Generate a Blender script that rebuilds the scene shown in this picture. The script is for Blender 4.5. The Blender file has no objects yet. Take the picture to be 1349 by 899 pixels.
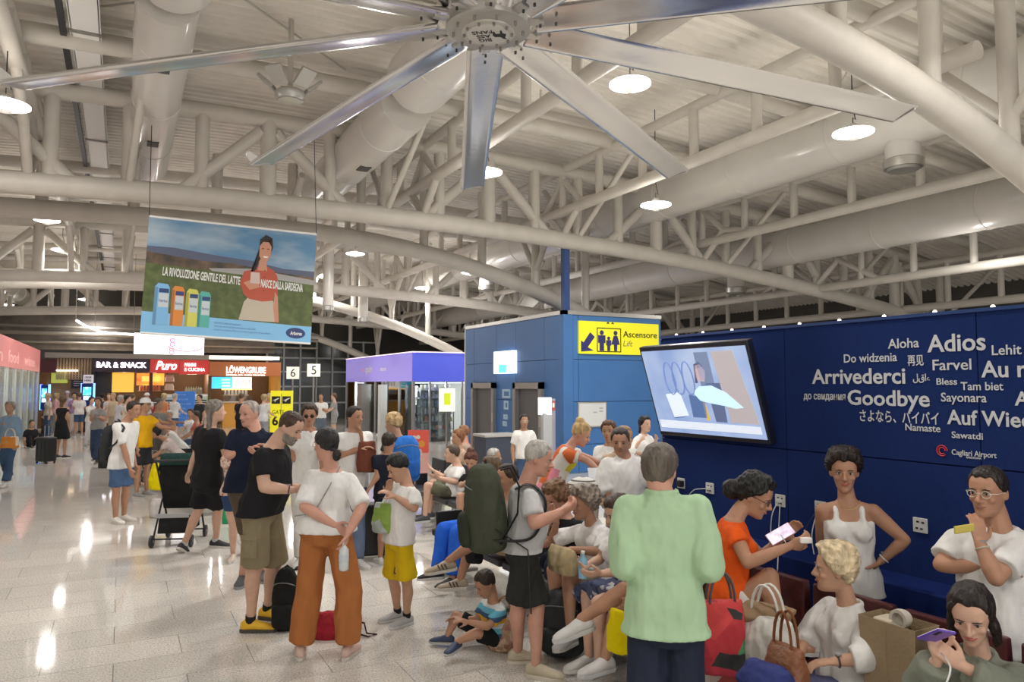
import bpy, bmesh, math, random
import numpy as np
from mathutils import Vector, Matrix, Quaternion
random.seed(7)
PI = math.pi
SC = bpy.context.scene
COL = SC.collection
# ---------------------------------------------------------------- camera
FPX = 960.0; YAW = math.radians(28.1); PIT = math.radians(3.43)
CAM = Vector((0, 0, 2.0))
FW = Vector((math.sin(YAW)*math.cos(PIT), math.cos(YAW)*math.cos(PIT), math.sin(PIT)))
RT = Vector((math.cos(YAW), -math.sin(YAW), 0)); UP = RT.cross(FW)
cd = bpy.data.cameras.new('camera'); cam = bpy.data.objects.new('camera', cd); COL.objects.link(cam)
cd.sensor_width = 36; cd.lens = FPX/1349*36; cd.clip_start = .05; cd.clip_end = 300
cam.matrix_world = Matrix((( RT.x, UP.x, -FW.x, CAM.x), (RT.y, UP.y, -FW.y, CAM.y), (RT.z, UP.z, -FW.z, CAM.z), (0,0,0,1)))
SC.camera = cam
# ---------------------------------------------------------------- world, exposure
W = bpy.data.worlds.new('world'); SC.world = W; W.use_nodes = True
W.node_tree.nodes['Background'].inputs[0].default_value = (1.0, .975, .955, 1); W.node_tree.nodes['Background'].inputs[1].default_value = 1.5
SC.view_settings.view_transform = 'Standard'; SC.view_settings.look = 'None'; SC.view_settings.gamma = 1
SC.view_settings.use_curve_mapping = False; SC.view_settings.exposure = 0.38
LAMP_W = 60.0
# the hall's fill: rows of pendant lamps behind the camera and over the seats (real lamps outside the frame)
def point(name, loc, w, r=.25, col=(1, .965, .92)):
    l = bpy.data.lights.new(name, 'POINT'); l.energy = w; l.shadow_soft_size = r; l.color = col
    o = bpy.data.objects.new(name, l); o.location = loc; COL.objects.link(o); return o
def down(name, loc, w, size=.42, col=(1,.965,.92)):
    l = bpy.data.lights.new(name, 'AREA'); l.shape = 'DISK'; l.size = size; l.energy = w; l.color = col
    o = bpy.data.objects.new(name, l); o.location = loc; COL.objects.link(o); return o
def hall_lamp(loc, w): a = down('lamp_light', loc, w); b = point('lamp_glow', (loc[0], loc[1], loc[2]-.4), w*.30, .16); return a, b
for (x, y) in ((-1.3,-1.5),(-6,2.2),(3.0,-2.5),(6.8,3.0),(2.4,-7),(10.5,1.5),(2.9,4.2),(-4.5,6.0)):
    hall_lamp((x, y, 5.7), LAMP_W*1.1)

# ---------------------------------------------------------------- pixel helpers
def ray(px, py): return FW + RT*((px-674.5)/FPX) - UP*((py-449.5)/FPX)
def PW(px, py, w): return CAM + ray(px, py)*w
def PZ(px, py, z): d = ray(px, py); return CAM + d*((z-CAM.z)/d.z)
def PX(px, py, x): d = ray(px, py); return CAM + d*((x-CAM.x)/d.x)
def PY(px, py, y): d = ray(px, py); return CAM + d*((y-CAM.y)/d.y)
# ---------------------------------------------------------------- materials
MC = {}
def mat(name, col, rough=.6, metal=0, emit=0, var=0, scale=8, bump=0, bscale=60, coat=0, spec=.5, stretch=(1,1,1), sss=0, bdist=.02):
    if name in MC: return MC[name]
    m = bpy.data.materials.new(name); m.use_nodes = True; nt = m.node_tree; b = nt.nodes['Principled BSDF']
    c = (*col, 1)
    b.inputs['Base Color'].default_value = c; b.inputs['Roughness'].default_value = rough
    b.inputs['Metallic'].default_value = metal; b.inputs['Specular IOR Level'].default_value = spec
    if coat: b.inputs['Coat Weight'].default_value = coat; b.inputs['Coat Roughness'].default_value = .08
    if emit: b.inputs['Emission Color'].default_value = c; b.inputs['Emission Strength'].default_value = emit
    if sss: b.inputs['Subsurface Weight'].default_value = sss; b.inputs['Subsurface Scale'].default_value = .01
    if var or bump:
        tc = nt.nodes.new('ShaderNodeTexCoord'); mp = nt.nodes.new('ShaderNodeMapping'); mp.inputs['Scale'].default_value = stretch
        nt.links.new(tc.outputs['Object'], mp.inputs[0])
    if var:
        n = nt.nodes.new('ShaderNodeTexNoise'); n.inputs['Scale'].default_value = scale; n.inputs['Detail'].default_value = 3
        nt.links.new(mp.outputs[0], n.inputs['Vector'])
        r = nt.nodes.new('ShaderNodeMapRange'); r.inputs[1].default_value = .3; r.inputs[2].default_value = .7
        r.inputs[3].default_value = 1-var; r.inputs[4].default_value = 1+var; nt.links.new(n.outputs['Fac'], r.inputs[0])
        mx = nt.nodes.new('ShaderNodeMix'); mx.data_type = 'RGBA'; mx.blend_type = 'MULTIPLY'; mx.inputs[0].default_value = 1
        mx.inputs[6].default_value = c; nt.links.new(r.outputs[0], mx.inputs[7]); nt.links.new(mx.outputs[2], b.inputs['Base Color'])
    if bump:
        n2 = nt.nodes.new('ShaderNodeTexNoise'); n2.inputs['Scale'].default_value = bscale; n2.inputs['Detail'].default_value = 2
        nt.links.new(mp.outputs[0], n2.inputs['Vector'])
        bp = nt.nodes.new('ShaderNodeBump'); bp.inputs['Strength'].default_value = bump; bp.inputs['Distance'].default_value = bdist
        nt.links.new(n2.outputs['Fac'], bp.inputs['Height']); nt.links.new(bp.outputs[0], b.inputs['Normal'])
    MC[name] = m; return m
def floor_mat():
    m = bpy.data.materials.new('granite_tile'); m.use_nodes = True; nt = m.node_tree; b = nt.nodes['Principled BSDF']
    tc = nt.nodes.new('ShaderNodeNewGeometry'); n = nt.nodes.new('ShaderNodeTexNoise'); n.inputs['Scale'].default_value = 75; n.inputs['Detail'].default_value = 4
    nt.links.new(tc.outputs['Position'], n.inputs['Vector'])
    cr = nt.nodes.new('ShaderNodeValToRGB'); e = cr.color_ramp.elements
    e[0].position = .36; e[0].color = (.42, .39, .35, 1); e[1].position = .60; e[1].color = (.74, .71, .66, 1)
    e2 = cr.color_ramp.elements.new(.47); e2.color = (.64, .61, .56, 1)
    nt.links.new(n.outputs['Fac'], cr.inputs[0])
    oi = nt.nodes.new('ShaderNodeObjectInfo'); r = nt.nodes.new('ShaderNodeMapRange'); r.inputs[3].default_value = .93; r.inputs[4].default_value = 1.05
    nt.links.new(oi.outputs['Random'], r.inputs[0])
    mx = nt.nodes.new('ShaderNodeMix'); mx.data_type = 'RGBA'; mx.blend_type = 'MULTIPLY'; mx.inputs[0].default_value = 1
    nt.links.new(cr.outputs[0], mx.inputs[6]); nt.links.new(r.outputs[0], mx.inputs[7]); nt.links.new(mx.outputs[2], b.inputs['Base Color'])
    n2 = nt.nodes.new('ShaderNodeTexNoise'); n2.inputs['Scale'].default_value = 1.3; nt.links.new(tc.outputs['Position'], n2.inputs['Vector'])
    r2 = nt.nodes.new('ShaderNodeMapRange'); r2.inputs[3].default_value = .035; r2.inputs[4].default_value = .09; nt.links.new(n2.outputs['Fac'], r2.inputs[0])
    nt.links.new(r2.outputs[0], b.inputs['Roughness']); b.inputs['Specular IOR Level'].default_value = .32
    return m
def glass_mat(name='glass', tint=(.9,.95,.95)):
    if name in MC: return MC[name]
    m = bpy.data.materials.new(name); m.use_nodes = True; nt = m.node_tree; nt.nodes.remove(nt.nodes['Principled BSDF'])
    t = nt.nodes.new('ShaderNodeBsdfTransparent'); t.inputs[0].default_value = (*tint, 1); g = nt.nodes.new('ShaderNodeBsdfGlossy'); g.inputs['Roughness'].default_value = .03
    f = nt.nodes.new('ShaderNodeFresnel'); mx = nt.nodes.new('ShaderNodeMixShader')
    nt.links.new(f.outputs[0], mx.inputs[0]); nt.links.new(t.outputs[0], mx.inputs[1]); nt.links.new(g.outputs[0], mx.inputs[2])
    nt.links.new(mx.outputs[0], nt.nodes['Material Output'].inputs[0]); MC[name] = m; return m
# ---------------------------------------------------------------- mesh builder
def frame(d, upref=Vector((0,0,1))):
    d = d.normalized()
    if abs(d.dot(upref)) > .995: upref = Vector((0,1,0)) if abs(d.y) < .9 else Vector((1,0,0))
    x = upref.cross(d).normalized(); y = d.cross(x); return x, y, d
class MB:
    def __init__(s): s.v = []; s.f = []
    def add(s, vs, fs):
        n = len(s.v); s.v += [tuple(v) for v in vs]; s.f += [tuple(i+n for i in f) for f in fs]; return s
    def box(s, c, sz, R=None, ax=None):
        c = Vector(c); X, Y, Z = (Vector((1,0,0)), Vector((0,1,0)), Vector((0,0,1))) if ax is None else ax
        if R is not None: X, Y, Z = R @ X, R @ Y, R @ Z
        a, b, d = sz[0]/2, sz[1]/2, sz[2]/2
        vs = [c + X*(a*i) + Y*(b*j) + Z*(d*k) for k in (-1,1) for j in (-1,1) for i in (-1,1)]
        return s.add(vs, [(0,2,3,1),(4,5,7,6),(0,1,5,4),(2,6,7,3),(0,4,6,2),(1,3,7,5)])
    def bbox(s, a, b): # corner to corner
        return s.box([(a[i]+b[i])/2 for i in range(3)], [abs(b[i]-a[i]) for i in range(3)])
    def tube(s, p0, p1, r0, r1=None, n=12, cap=True):
        return s.path([p0, p1], [r0, r0 if r1 is None else r1], n, cap)
    def path(s, pts, rs, n=8, cap=True, flat=1.0, upref=Vector((0,0,1))):
        pts = [Vector(p) for p in pts]
        if not hasattr(rs, '__len__'): rs = [rs]*len(pts)
        base = len(s.v); vs = []; fs = []
        x = None
        for i, p in enumerate(pts):
            d = (pts[min(i+1, len(pts)-1)] - pts[max(i-1, 0)])
            if d.length < 1e-9: d = Vector((0,0,1))
            if x is None: x, y, d = frame(d, upref)
            else:
                d = d.normalized(); y = d.cross(x).normalized(); x = y.cross(d)
            for k in range(n):
                a = 2*PI*k/n; vs.append(p + x*(rs[i]*math.cos(a)) + y*(rs[i]*flat*math.sin(a)))
        for i in range(len(pts)-1):
            for k in range(n): fs.append((i*n+k, i*n+(k+1) % n, (i+1)*n+(k+1) % n, (i+1)*n+k))
        if cap: fs.append(tuple(reversed(range(n)))); fs.append(tuple((len(pts)-1)*n+k for k in range(n)))
        return s.add(vs, fs)
    def lathe(s, c, prof, n=20, ax=None): # prof [(r,z)]
        c = Vector(c); X, Y, Z = ax if ax else (Vector((1,0,0)), Vector((0,1,0)), Vector((0,0,1)))
        vs = []; fs = []
        for (r, z) in prof:
            for k in range(n):
                a = 2*PI*k/n; vs.append(c + X*(r*math.cos(a)) + Y*(r*math.sin(a)) + Z*z)
        m = len(prof)
        for i in range(m-1):
            for k in range(n): fs.append((i*n+k, i*n+(k+1) % n, (i+1)*n+(k+1) % n, (i+1)*n+k))
        fs.append(tuple(reversed(range(n)))); fs.append(tuple((m-1)*n+k for k in range(n)))
        return s.add(vs, fs)
    def ell(s, c, r, ax=None, n=12, m=8):
        c = Vector(c)
        if not hasattr(r, '__len__'): r = (r, r, r)
        X, Y, Z = ax if ax else (Vector((1,0,0)), Vector((0,1,0)), Vector((0,0,1)))
        vs = [c - Z*r[2]]; fs = []
        for i in range(1, m):
            t = -PI/2 + PI*i/m
            for k in range(n):
                a = 2*PI*k/n; vs.append(c + X*(r[0]*math.cos(t)*math.cos(a)) + Y*(r[1]*math.cos(t)*math.sin(a)) + Z*(r[2]*math.sin(t)))
        vs.append(c + Z*r[2]); L = len(vs)-1
        for k in range(n): fs.append((0, 1+(k+1) % n, 1+k)); fs.append((L, 1+(m-2)*n+k, 1+(m-2)*n+(k+1) % n))
        for i in range(m-2):
            for k in range(n): a = 1+i*n; fs.append((a+k, a+(k+1) % n, a+n+(k+1) % n, a+n+k))
        return s.add(vs, fs)
    def prism(s, poly, d): # poly: list of 3D points, d extrude vector
        n = len(poly); d = Vector(d); P = [Vector(p) for p in poly]
        vs = P + [p + d for p in P]
        fs = [tuple(range(n)), tuple(reversed(range(n, 2*n)))] + [(i, i+n, (i+1) % n+n, (i+1) % n) for i in range(n)]
        return s.add(vs, fs)
    def build(s, name, m, parent=None, smooth=None, bev=0, keep=False):
        me = bpy.data.meshes.new(name); me.from_pydata(s.v, [], s.f)
        bm = bmesh.new(); bm.from_mesh(me)
        if not keep: bmesh.ops.recalc_face_normals(bm, faces=bm.faces)
        bm.to_mesh(me); bm.free()
        if m: me.materials.append(m)
        o = bpy.data.objects.new(name, me); COL.objects.link(o)
        if smooth is not None:
            me.shade_smooth() if smooth >= 180 else me.set_sharp_from_angle(angle=math.radians(smooth))
            if smooth < 180:
                me.polygons.foreach_set('use_smooth', [True]*len(me.polygons))
        if bev:
            b = o.modifiers.new('bevel', 'BEVEL'); b.width = bev; b.segments = 2; b.limit_method = 'ANGLE'; b.angle_limit = .8
        if parent is not None: setp(o, parent)
        return o
def setp(o, parent):
    o.parent = parent; o.matrix_parent_inverse = Matrix.Translation(wloc(parent)).inverted()
def wloc(o): # accumulated location of nested empties (translations only)
    if o.type != 'EMPTY': return Vector((0,0,0))
    return Vector(o.location)
def tag(o, label, cat, group=None, kind=None):
    if label: o['label'] = label
    if cat: o['category'] = cat
    if group: o['group'] = group
    if kind: o['kind'] = kind
    return o
def thing(name, label, cat, loc=(0,0,0), group=None):
    o = bpy.data.objects.new(name, None); o.empty_display_size = .1; COL.objects.link(o); o.location = loc
    return tag(o, label, cat, group)
def struct(o): o['kind'] = 'structure'; return o
def copy_tree(o, parent=None, delta=Vector((0,0,0))):
    c = o.copy(); COL.objects.link(c)
    if parent is not None: c.parent = parent
    else: c.location = Vector(o.location) + delta
    for ch in list(o.children): copy_tree(ch, c)
    return c
def bx(a, b, name, m, parent=None, bev=0): return MB().bbox(a, b).build(name, m, parent, bev=bev)
# ---------------------------------------------------------------- text as flat meshes
def text(s, O, Rv, Uv, m, parent=None, name='lettering', cap=.1, width=None, bold=0, thick=.003, align='L', shear=0):
    cu = bpy.data.curves.new('t', 'FONT'); cu.body = s; cu.size = 1; cu.offset = bold; cu.extrude = 0; cu.shear = shear; cu.resolution_u = 3
    to = bpy.data.objects.new('t', cu); me = to.to_mesh()
    vs = np.array([v.co[:] for v in me.vertices]) if len(me.vertices) else np.zeros((1,3)); fs = [tuple(p.vertices) for p in me.polygons]
    bpy.data.objects.remove(to); bpy.data.curves.remove(cu)
    x0, x1 = vs[:,0].min(), vs[:,0].max()
    k = cap/.70; kx = k if width is None else width/max(1e-6, x1-x0)
    off = x0 if align == 'L' else (x0+x1)/2
    Rv = Vector(Rv).normalized(); Uv = Vector(Uv).normalized(); N = Rv.cross(Uv)
    O = Vector(O); V = [O + Rv*((v[0]-off)*kx) + Uv*(v[1]*k) + N*thick for v in vs]
    mb = MB(); mb.add(V, fs); o = mb.build(name, m, parent, keep=True)
    sm = o.modifiers.new('thick', 'SOLIDIFY'); sm.thickness = thick*.9; sm.offset = -1
    return o
# ================================================================ setting: floor, walls, roof
cream = mat('cream_paint', (.60,.565,.505), .5, var=.05, scale=3)
deckm = mat('cream_deck', (.84,.80,.73), .65, var=.06, scale=2)
ductm = mat('duct_white', (.66,.635,.59), .3, var=.03, scale=2, coat=.3)
darkm = mat('dark_void', (.035,.033,.032), .8)
greym = mat('grey_metal', (.32,.31,.29), .4, .6)
steelm = mat('steel', (.62,.61,.58), .3, .9)
blackm = mat('black_plastic', (.015,.015,.017), .45)
whitem = mat('white_paint', (.8,.79,.76), .5)
granite = floor_mat()
grout = mat('grout', (.30,.28,.25), .7)
fl = MB().bbox((-14,-14,-.2),(26,47,-.006)).build('floor', grout); struct(fl)
TX, TY = .9, .45
tile0 = None; far = MB(); ntile = 0
cand = []
for j in range(-10, 104):
    for i in range(-15, 28):
        x = i*TX + (TX/2 if j % 2 else 0); y = j*TY; cand.append((x, y))
def inview(x, y):
    d = Vector((x,y,0))-CAM; w = d.dot(FW)
    if w < .5: return False
    u = d.dot(RT)/w*FPX; v = -d.dot(UP)/w*FPX
    return abs(u) < 720 and v < 500
near = sorted([c for c in cand if inview(*c) and c[0] < 4.6 and c[1] < 13], key=lambda c: c[0]**2+c[1]**2)[:290]
ns = set(near)
for (x, y) in near:
    if tile0 is None:
        o = MB().box((0,0,-.006), (TX-.005, TY-.005, .012)).build('tile', granite, None); tile0 = o
    else: o = tile0.copy(); COL.objects.link(o)
    o.location = (x, y, 0); o.parent = fl
for (x, y) in cand:
    if (x, y) not in ns: far.box((x, y, -.006), (TX-.005, TY-.005, .012))
o = far.build('tile_field', granite, fl); o['kind'] = 'stuff'
# outer shell
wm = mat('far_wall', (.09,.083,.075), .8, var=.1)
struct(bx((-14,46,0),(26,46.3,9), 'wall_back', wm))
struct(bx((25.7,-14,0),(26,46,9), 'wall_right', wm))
struct(bx((-14.3,-14,0),(-14,46,9), 'wall_left', mat('left_wall', (.45,.42,.37), .7)))
# corrugated roof deck (arched across the hall)
def zroof(x): return 7.55 - .0045*(x-4)**2
V=[];F=[]; X0, X1, NX = -14, 26, 20; py_ = .22; ny = int(60/py_*4)
prof = [(-.03,0),(-.03,.35),(.03,.5),(.03,.85)]
rows = []
y = -14
while y < 46.2:
    for (dz, t) in prof: rows.append((y+t*py_, dz))
    y += py_
for (yy, dz) in rows:
    for i in range(NX+1):
        x = X0+(X1-X0)*i/NX; V.append((x, yy, zroof(x)+dz))
for r in range(len(rows)-1):
    for i in range(NX): a = r*(NX+1)+i; F.append((a, a+1, a+NX+2, a+NX+1))
ceil = MB().add(V, F).build('ceiling', deckm, keep=True); struct(ceil); ceil.modifiers.new('t','SOLIDIFY').thickness = -.02
# ---------------------------------------------------------------- trusses
def zt(x): return 6.98 - .0035*(x-4)**2
def zb(x): return 5.4 - .0042*(x-4)**2
XL, XR = -12, 24
def arcpts(f, x0, x1, y, n=18): return [(x0+(x1-x0)*i/n, y, f(x0+(x1-x0)*i/n)) for i in range(n+1)]
ROOF = []
bays = (2.5, 14.0, 25.5, 37.0)
def truss(yk, lab, xr=XR):
    t = thing('roof_truss', lab, 'truss', (4, yk, 5.4), 'flat arched roof trusses')
    MB().path(arcpts(zb, XL, xr, yk), .19, 14).build('bottom_chord', cream, t, smooth=60)
    MB().path(arcpts(zt, XL, xr, yk), .15, 12).build('top_chord', cream, t, smooth=60)
    x = XL+.5; k = 0
    while x < xr:
        r = .15 if k % 4 == 0 else .12
        MB().tube((x, yk, zb(x)), (x, yk, zt(x)), r, n=12).build('post', cream, t, smooth=60)
        if k % 4 == 0: # a V of diagonals at each node
            for s in (-1, 1):
                MB().tube((x+s*1.5, yk, zb(x+s*1.5)+.05), (x+s*.15, yk, zt(x)-.25), .115, n=10).build('diagonal', cream, t, smooth=60)
        if k % 4 == 2:
            for s in (-1, 1): MB().tube((x, yk, zb(x)+.08), (x+.2, yk+s*1.85, zt(x)+.05), .065, n=8).build('strut', cream, t, smooth=60)
        x += 1.15; k += 1
    return t
def rib(yk, lab, k=.026, z0=5.42, xc=3.2):
    f = lambda x: z0 - (k if x > xc else .0042)*(x-xc)**2
    xe = {4.8: 14.2, 16.3: 11.35, 27.8: 12.4, 39.3: 14.2}[yk]
    t = thing('arched_rib', lab, 'rib', (xc, yk, z0), 'arched ribs between the trusses')
    MB().path(arcpts(f, XL, xe, yk, 34), .19, 14).build('rib_tube', cream, t, smooth=60)
    if xe > 14: MB().tube((xe-.05, yk, 0), (xe-.05, yk, f(xe)+.15), .22, n=16).build('column', cream, t, smooth=60)
    for i in range(-9, 7):
        x = xc+i*1.55
        if x > xe-.1: continue
        MB().tube((x, yk, f(x)), (x, yk, zt(x)-.1), .11, n=10).build('post', cream, t, smooth=60)
        if i % 2 == 0:
            for s in (-1,1):
                MB().tube((x, yk, f(x)+.5), (x, yk+s*1.0, zt(x)-.6), .075, n=8).build('brace', cream, t, smooth=60)
    return t
tl = ['cream tubular roof truss just behind the camera', 'cream tubular roof truss crossing above the milk banner', 'cream tubular roof truss in the middle distance', 'cream tubular roof truss furthest down the hall']
for yk, l in zip(bays, tl): truss(yk, l)
rl = ['thick cream arched tube at top right beside the fan', 'cream arched tube passing just behind the milk banner', 'second cream arched tube in the middle distance', 'furthest cream arched tube above the shops']
for yk, l in zip((4.8, 16.3, 27.8, 39.3), rl): rib(yk, l, z0=5.72 if yk < 5 else 5.42)
# cross tubes (purlins across the hall) under the deck
for i, (yk, dz, r) in enumerate(((6.2,.12,.13),(9.0,.1,.12),(12.1,.12,.15),(19.2,.1,.13),(22.2,.12,.13),(30.5,.1,.13),(33.5,.12,.13))):
    o = MB().path(arcpts(lambda x: zt(x)+dz, XL, XR, yk), r, 10).build('cross_tube', cream, None, smooth=60)
    tag(o, 'cream cross tube under the roof deck, %s of seven from the camera' % ('nearest','second','third','fourth','fifth','sixth','furthest')[i], 'tube', 'cross tubes under the deck')
# longitudinal lattice girders
def girder(x, zt_, zb_, lab, y0=4.8, y1=45, r=.115, step=1.45, knee=True):
    t = thing('lattice_girder', lab, 'girder', (x, y0, zb_), 'long lattice girders')
    MB().tube((x, y0, zt_), (x, y1, zt_), r*.8, n=10).build('upper_tube', cream, t, smooth=60)
    MB().tube((x, y0, zb_), (x, y1, zb_), r, n=12).build('lower_tube', cream, t, smooth=60)
    y = y0+.5
    while y < y1:
        MB().tube((x, y, zb_), (x, y, zt_), r*.75, n=8).build('post', cream, t, smooth=60)
        y += step
    if knee:
        for yk in bays[1:]:
            for s in (-1, 1):
                MB().tube((x, yk, zb(x)+.1), (x, yk+s*.75, zb(x)+.75), .08, n=8).build('knee_brace', cream, t, smooth=60)
                MB().tube((x, yk+s*.75, zb(x)+.75), (x, yk+s*2.0, zb_), .08, n=8).build('knee_brace', cream, t, smooth=60)
                MB().tube((x, yk+s*.75, zb(x)+.75), (x, yk+s*.05, zt(x)-.25), .07, n=8).build('knee_brace', cream, t, smooth=60)
    return t
girder(-1.45, 6.9, 6.55, 'long cream girder at the left beside the cable tray')
girder(5.4, 6.95, 6.15, 'long cream girder rising behind the fan hub')
girder(8.8, 6.92, 5.95, 'long cream girder right of the fan, nearest the wide duct')
girder(13.0, 6.5, 5.6, 'long cream girder between the two right ducts', knee=True)
girder(17.2, 6.1, 4.7, 'long cream girder at far right below the last duct', knee=True)
girder(21.0, 5.6, 4.3, 'long cream girder at the far right end of the hall', knee=False)
# bracing rods
for (a, b, l) in (((-.9,8.5,7.35),(3.2,12.0,7.35),'thin steel bracing rod at upper left'), ((3.2,8.5,7.35),(-.9,12.0,7.35),'thin steel bracing rod crossing the other at upper left'),
                  ((9.2,6.5,6.9),(12.8,11.5,6.5),'thin steel bracing rod by the right hanging lamp'), ((5.6,16.5,6.8),(8.6,20.5,6.4),'thin steel bracing rod behind the black camera')):
    tag(MB().tube(a, b, .018, n=6).build('bracing_rod', steelm), l, 'rod', 'bracing rods')
# cable tray at left with a dark cable run beside it
t = thing('cable_tray', 'long white cable tray running up the roof at left', 'tray', (-.55, 6, 7.0))
bx((-.78,5,7.0),(-.42,44,7.03), 'tray_bed', whitem, t)
for s in (-.78,-.42): bx((s-.012,5,7.0),(s+.012,44,7.09), 'tray_side', whitem, t)
for i in range(12): bx((-.8,6.5+i*2.6,6.97),(-.4,6.56+i*2.6,7.0), 'bracket', greym, t)
bx((-.92,5,6.98),(-.84,44,7.06), 'cable_run', blackm, t)
# ---------------------------------------------------------------- air ducts
def duct(lab, x, z, r, y0, y1, endcap=True, group='round air ducts', seams=2.4, vents=()):
    t = thing('air_duct', lab, 'duct', (x, y0, z), group)
    pts = [(x, y0, z), (x, y1, z)]; rs = [r, r]
    MB().path(pts, rs, 32).build('duct_tube', ductm, t, smooth=60)
    y = y0+1.2
    while y < y1-.3:
        MB().lathe((x, y, z), [(r,-.02),(r+.012,-.012),(r+.012,.012),(r,.02)], 32, (Vector((1,0,0)), Vector((0,0,1)), Vector((0,1,0)))).build('seam_ring', ductm, t, smooth=60)
        y += seams
    for vy in vents:
        a = -PI*.5
        for k in range(1):
            g = MB()
            for i in range(5):
                an = a-.17+.085*i
                g.box((x+r*1.0*math.cos(an), vy, z+r*1.0*math.sin(an)), (.066, .3, .02), Matrix.Rotation(-(an+PI/2), 3, 'Y').inverted())
            g.build('vent_grille', mat('vent_dark',(.09,.085,.08),.6), t)
    return t
duct('white round air duct at the left above the milk banner', .37, 6.75, .37, 9.6, 17.4, vents=(11.0, 14.6))
duct('wider white duct with rounded end at the top left', .42, 6.95, .48, -2, 9.4)
tag(MB().ell((.42,9.4,6.95), (.48,.3,.48), n=24, m=12).build('duct_end', ductm, smooth=180), 'rounded end of the wide white duct at top left', 'duct cap')
duct('white round air duct running down behind the fan', 3.95, 6.55, .44, 11.0, 17.0, vents=(13.4,))
duct('short wide white duct with a rounded end beside the fan hub', 4.0, 6.8, .52, 6, 10.6)
tag(MB().ell((4.0,10.6,6.8), (.52,.35,.52), n=24, m=12).build('duct_end', ductm, smooth=180), 'rounded end of the white duct beside the fan hub', 'duct cap')
duct('long cream air duct nearest the blue wall at right', 11.4, 6.5, .52, 5, 44)
duct('long cream air duct further right over the blue wall', 15.9, 5.75, .5, 5, 44)
duct('cream air duct furthest left down the hall', -4.6, 6.4, .42, 14, 44)
# drop outlets hanging from the ducts
def outlet(lab, p, r, h, zd=None):
    h = (zd or zroof(p[0])-.05)-p[2]
    t = thing('duct_outlet', lab, 'duct outlet', p, 'hanging duct outlets')
    MB().tube(p, (p[0],p[1],p[2]+h), r, n=24).build('drop_pipe', ductm, t, smooth=60)
    MB().lathe(p, [(r*1.12,0),(r*1.12,.14),(r*1.02,.16)][::-1], 24).build('collar', steelm, t, smooth=40)
    MB().lathe((p[0],p[1],p[2]-.02), [(r*.3,0),(r*.85,-.02),(r*1.05,.05),(r*.6,.06)], 24).build('diffuser_cone', greym, t, smooth=40)
p = PX(1190, 222, 11.4); outlet('fat cream duct outlet hanging below the right ceiling lamp', p, .27, 1.0, 6.4)
p = PX(970, 386, 15.9); outlet('cream duct outlet hanging over the television', p, .26, 1.0, 5.6)
p = PX(641, 382, 11.4); outlet('small cream duct outlet hanging above the lift block', p, .26, .8, 6.4)
p = PW(432, 409, 25); outlet('small duct outlet left of the purple shop', p, .18, .5)
p = PW(478, 424, 27); outlet('small duct outlet above the purple shop', p, .18, .5)
# ---------------------------------------------------------------- ceiling lamps
glow = mat('lamp_glow', (1,.95,.86), emit=6)
lampgrey = mat('lamp_grey', (.5,.49,.46), .35, .5)
def lamp(px, py, z, lab, k=1.0, cord=1.1, light=True):
    p = PZ(px, py, z)
    t = thing('ceiling_lamp', lab, 'lamp', p, 'glowing saucer lamps')
    MB().lathe(p, [(.05,-.035),(.2,-.03),(.29,0),(.29,.02),(.16,.045),(.08,.05)], 24).build('diffuser', glow, t, smooth=60)
    MB().lathe(p, [(.02,-.1),(.07,-.09),(.075,-.05),(.05,-.036)], 16).build('driver_cap', lampgrey, t, smooth=60)
    MB().lathe(p, [(.09,.052),(.07,.12),(.04,.15)], 16).build('socket', lampgrey, t, smooth=60)
    zt_ = zroof(p.x)-.1
    MB().path([p+Vector((0,0,.15)), p+Vector((0,0,.24)), p+Vector((.06,0,.22)), p+Vector((.03,0,.33)), p+Vector((0,0,.45)), Vector((p.x,p.y,zt_))], .008, 6).build('cord', blackm, t)
    if light:
        for l in hall_lamp(p+Vector((0,0,-.12)), LAMP_W*k): setp(l, t)
L = [(830,112,6.2,'glowing saucer lamp above the long blue-grey fan blade'),
     (1124,176,5.75,'glowing saucer lamp at the far right beside the fat duct outlet'),
     (640,228,5.7,'glowing saucer lamp just right of the downward fan blade'),
     (864,271,5.45,'glowing saucer lamp below the blue fan blade tip'),
     (468,335,6.15,'glowing saucer lamp right of the milk banner, higher of two'),
     (424,364,6.05,'glowing saucer lamp touching the right edge of the milk banner'),
     (556,380,5.9,'glowing saucer lamp above the purple shop'),
     (619,360,5.9,'glowing saucer lamp half hidden by a tube above the lift block'),
     (7,139,5.7,'glowing saucer lamp cut by the left edge of the picture'),
     (62,291,6.1,'nearest of the left row of saucer lamps'),
     (82,330,6.1,'second of the left row of saucer lamps'),
     (94,359,6.1,'third of the left row of saucer lamps'),
     (112,395,6.1,'fourth of the left row of saucer lamps'),
     (115,407,6.1,'fifth and smallest of the left row of saucer lamps'),
     (8,388,6.1,'saucer lamp low at the left edge, higher of two'),
     (10,402,6.1,'saucer lamp low at the left edge, lower of two'),
     (437,421,6.0,'tiny far lamp right of the milk banner'),
     (508,441,5.9,'tiny far lamp over the end of the purple shop'),
     (478,448,5.9,'tiny far lamp below the arches left of the purple shop'),
     (646,412,5.9,'tiny far lamp just above the lift block roof')]
for i, (px, py, z, l) in enumerate(L): lamp(px, py, z, l, light=i not in (13,15,16,18,19))
# more lamps of the same rows, hidden by banner or beams
for (x, y) in ((2.6,8.6),(3.2,20.8),(3.2,29),(7.2,35),(-1.2,38),(12.0,20),(16,9),(15,27),(-8,16),(-8,28)):
    hall_lamp((x, y, 5.0), LAMP_W)
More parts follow.
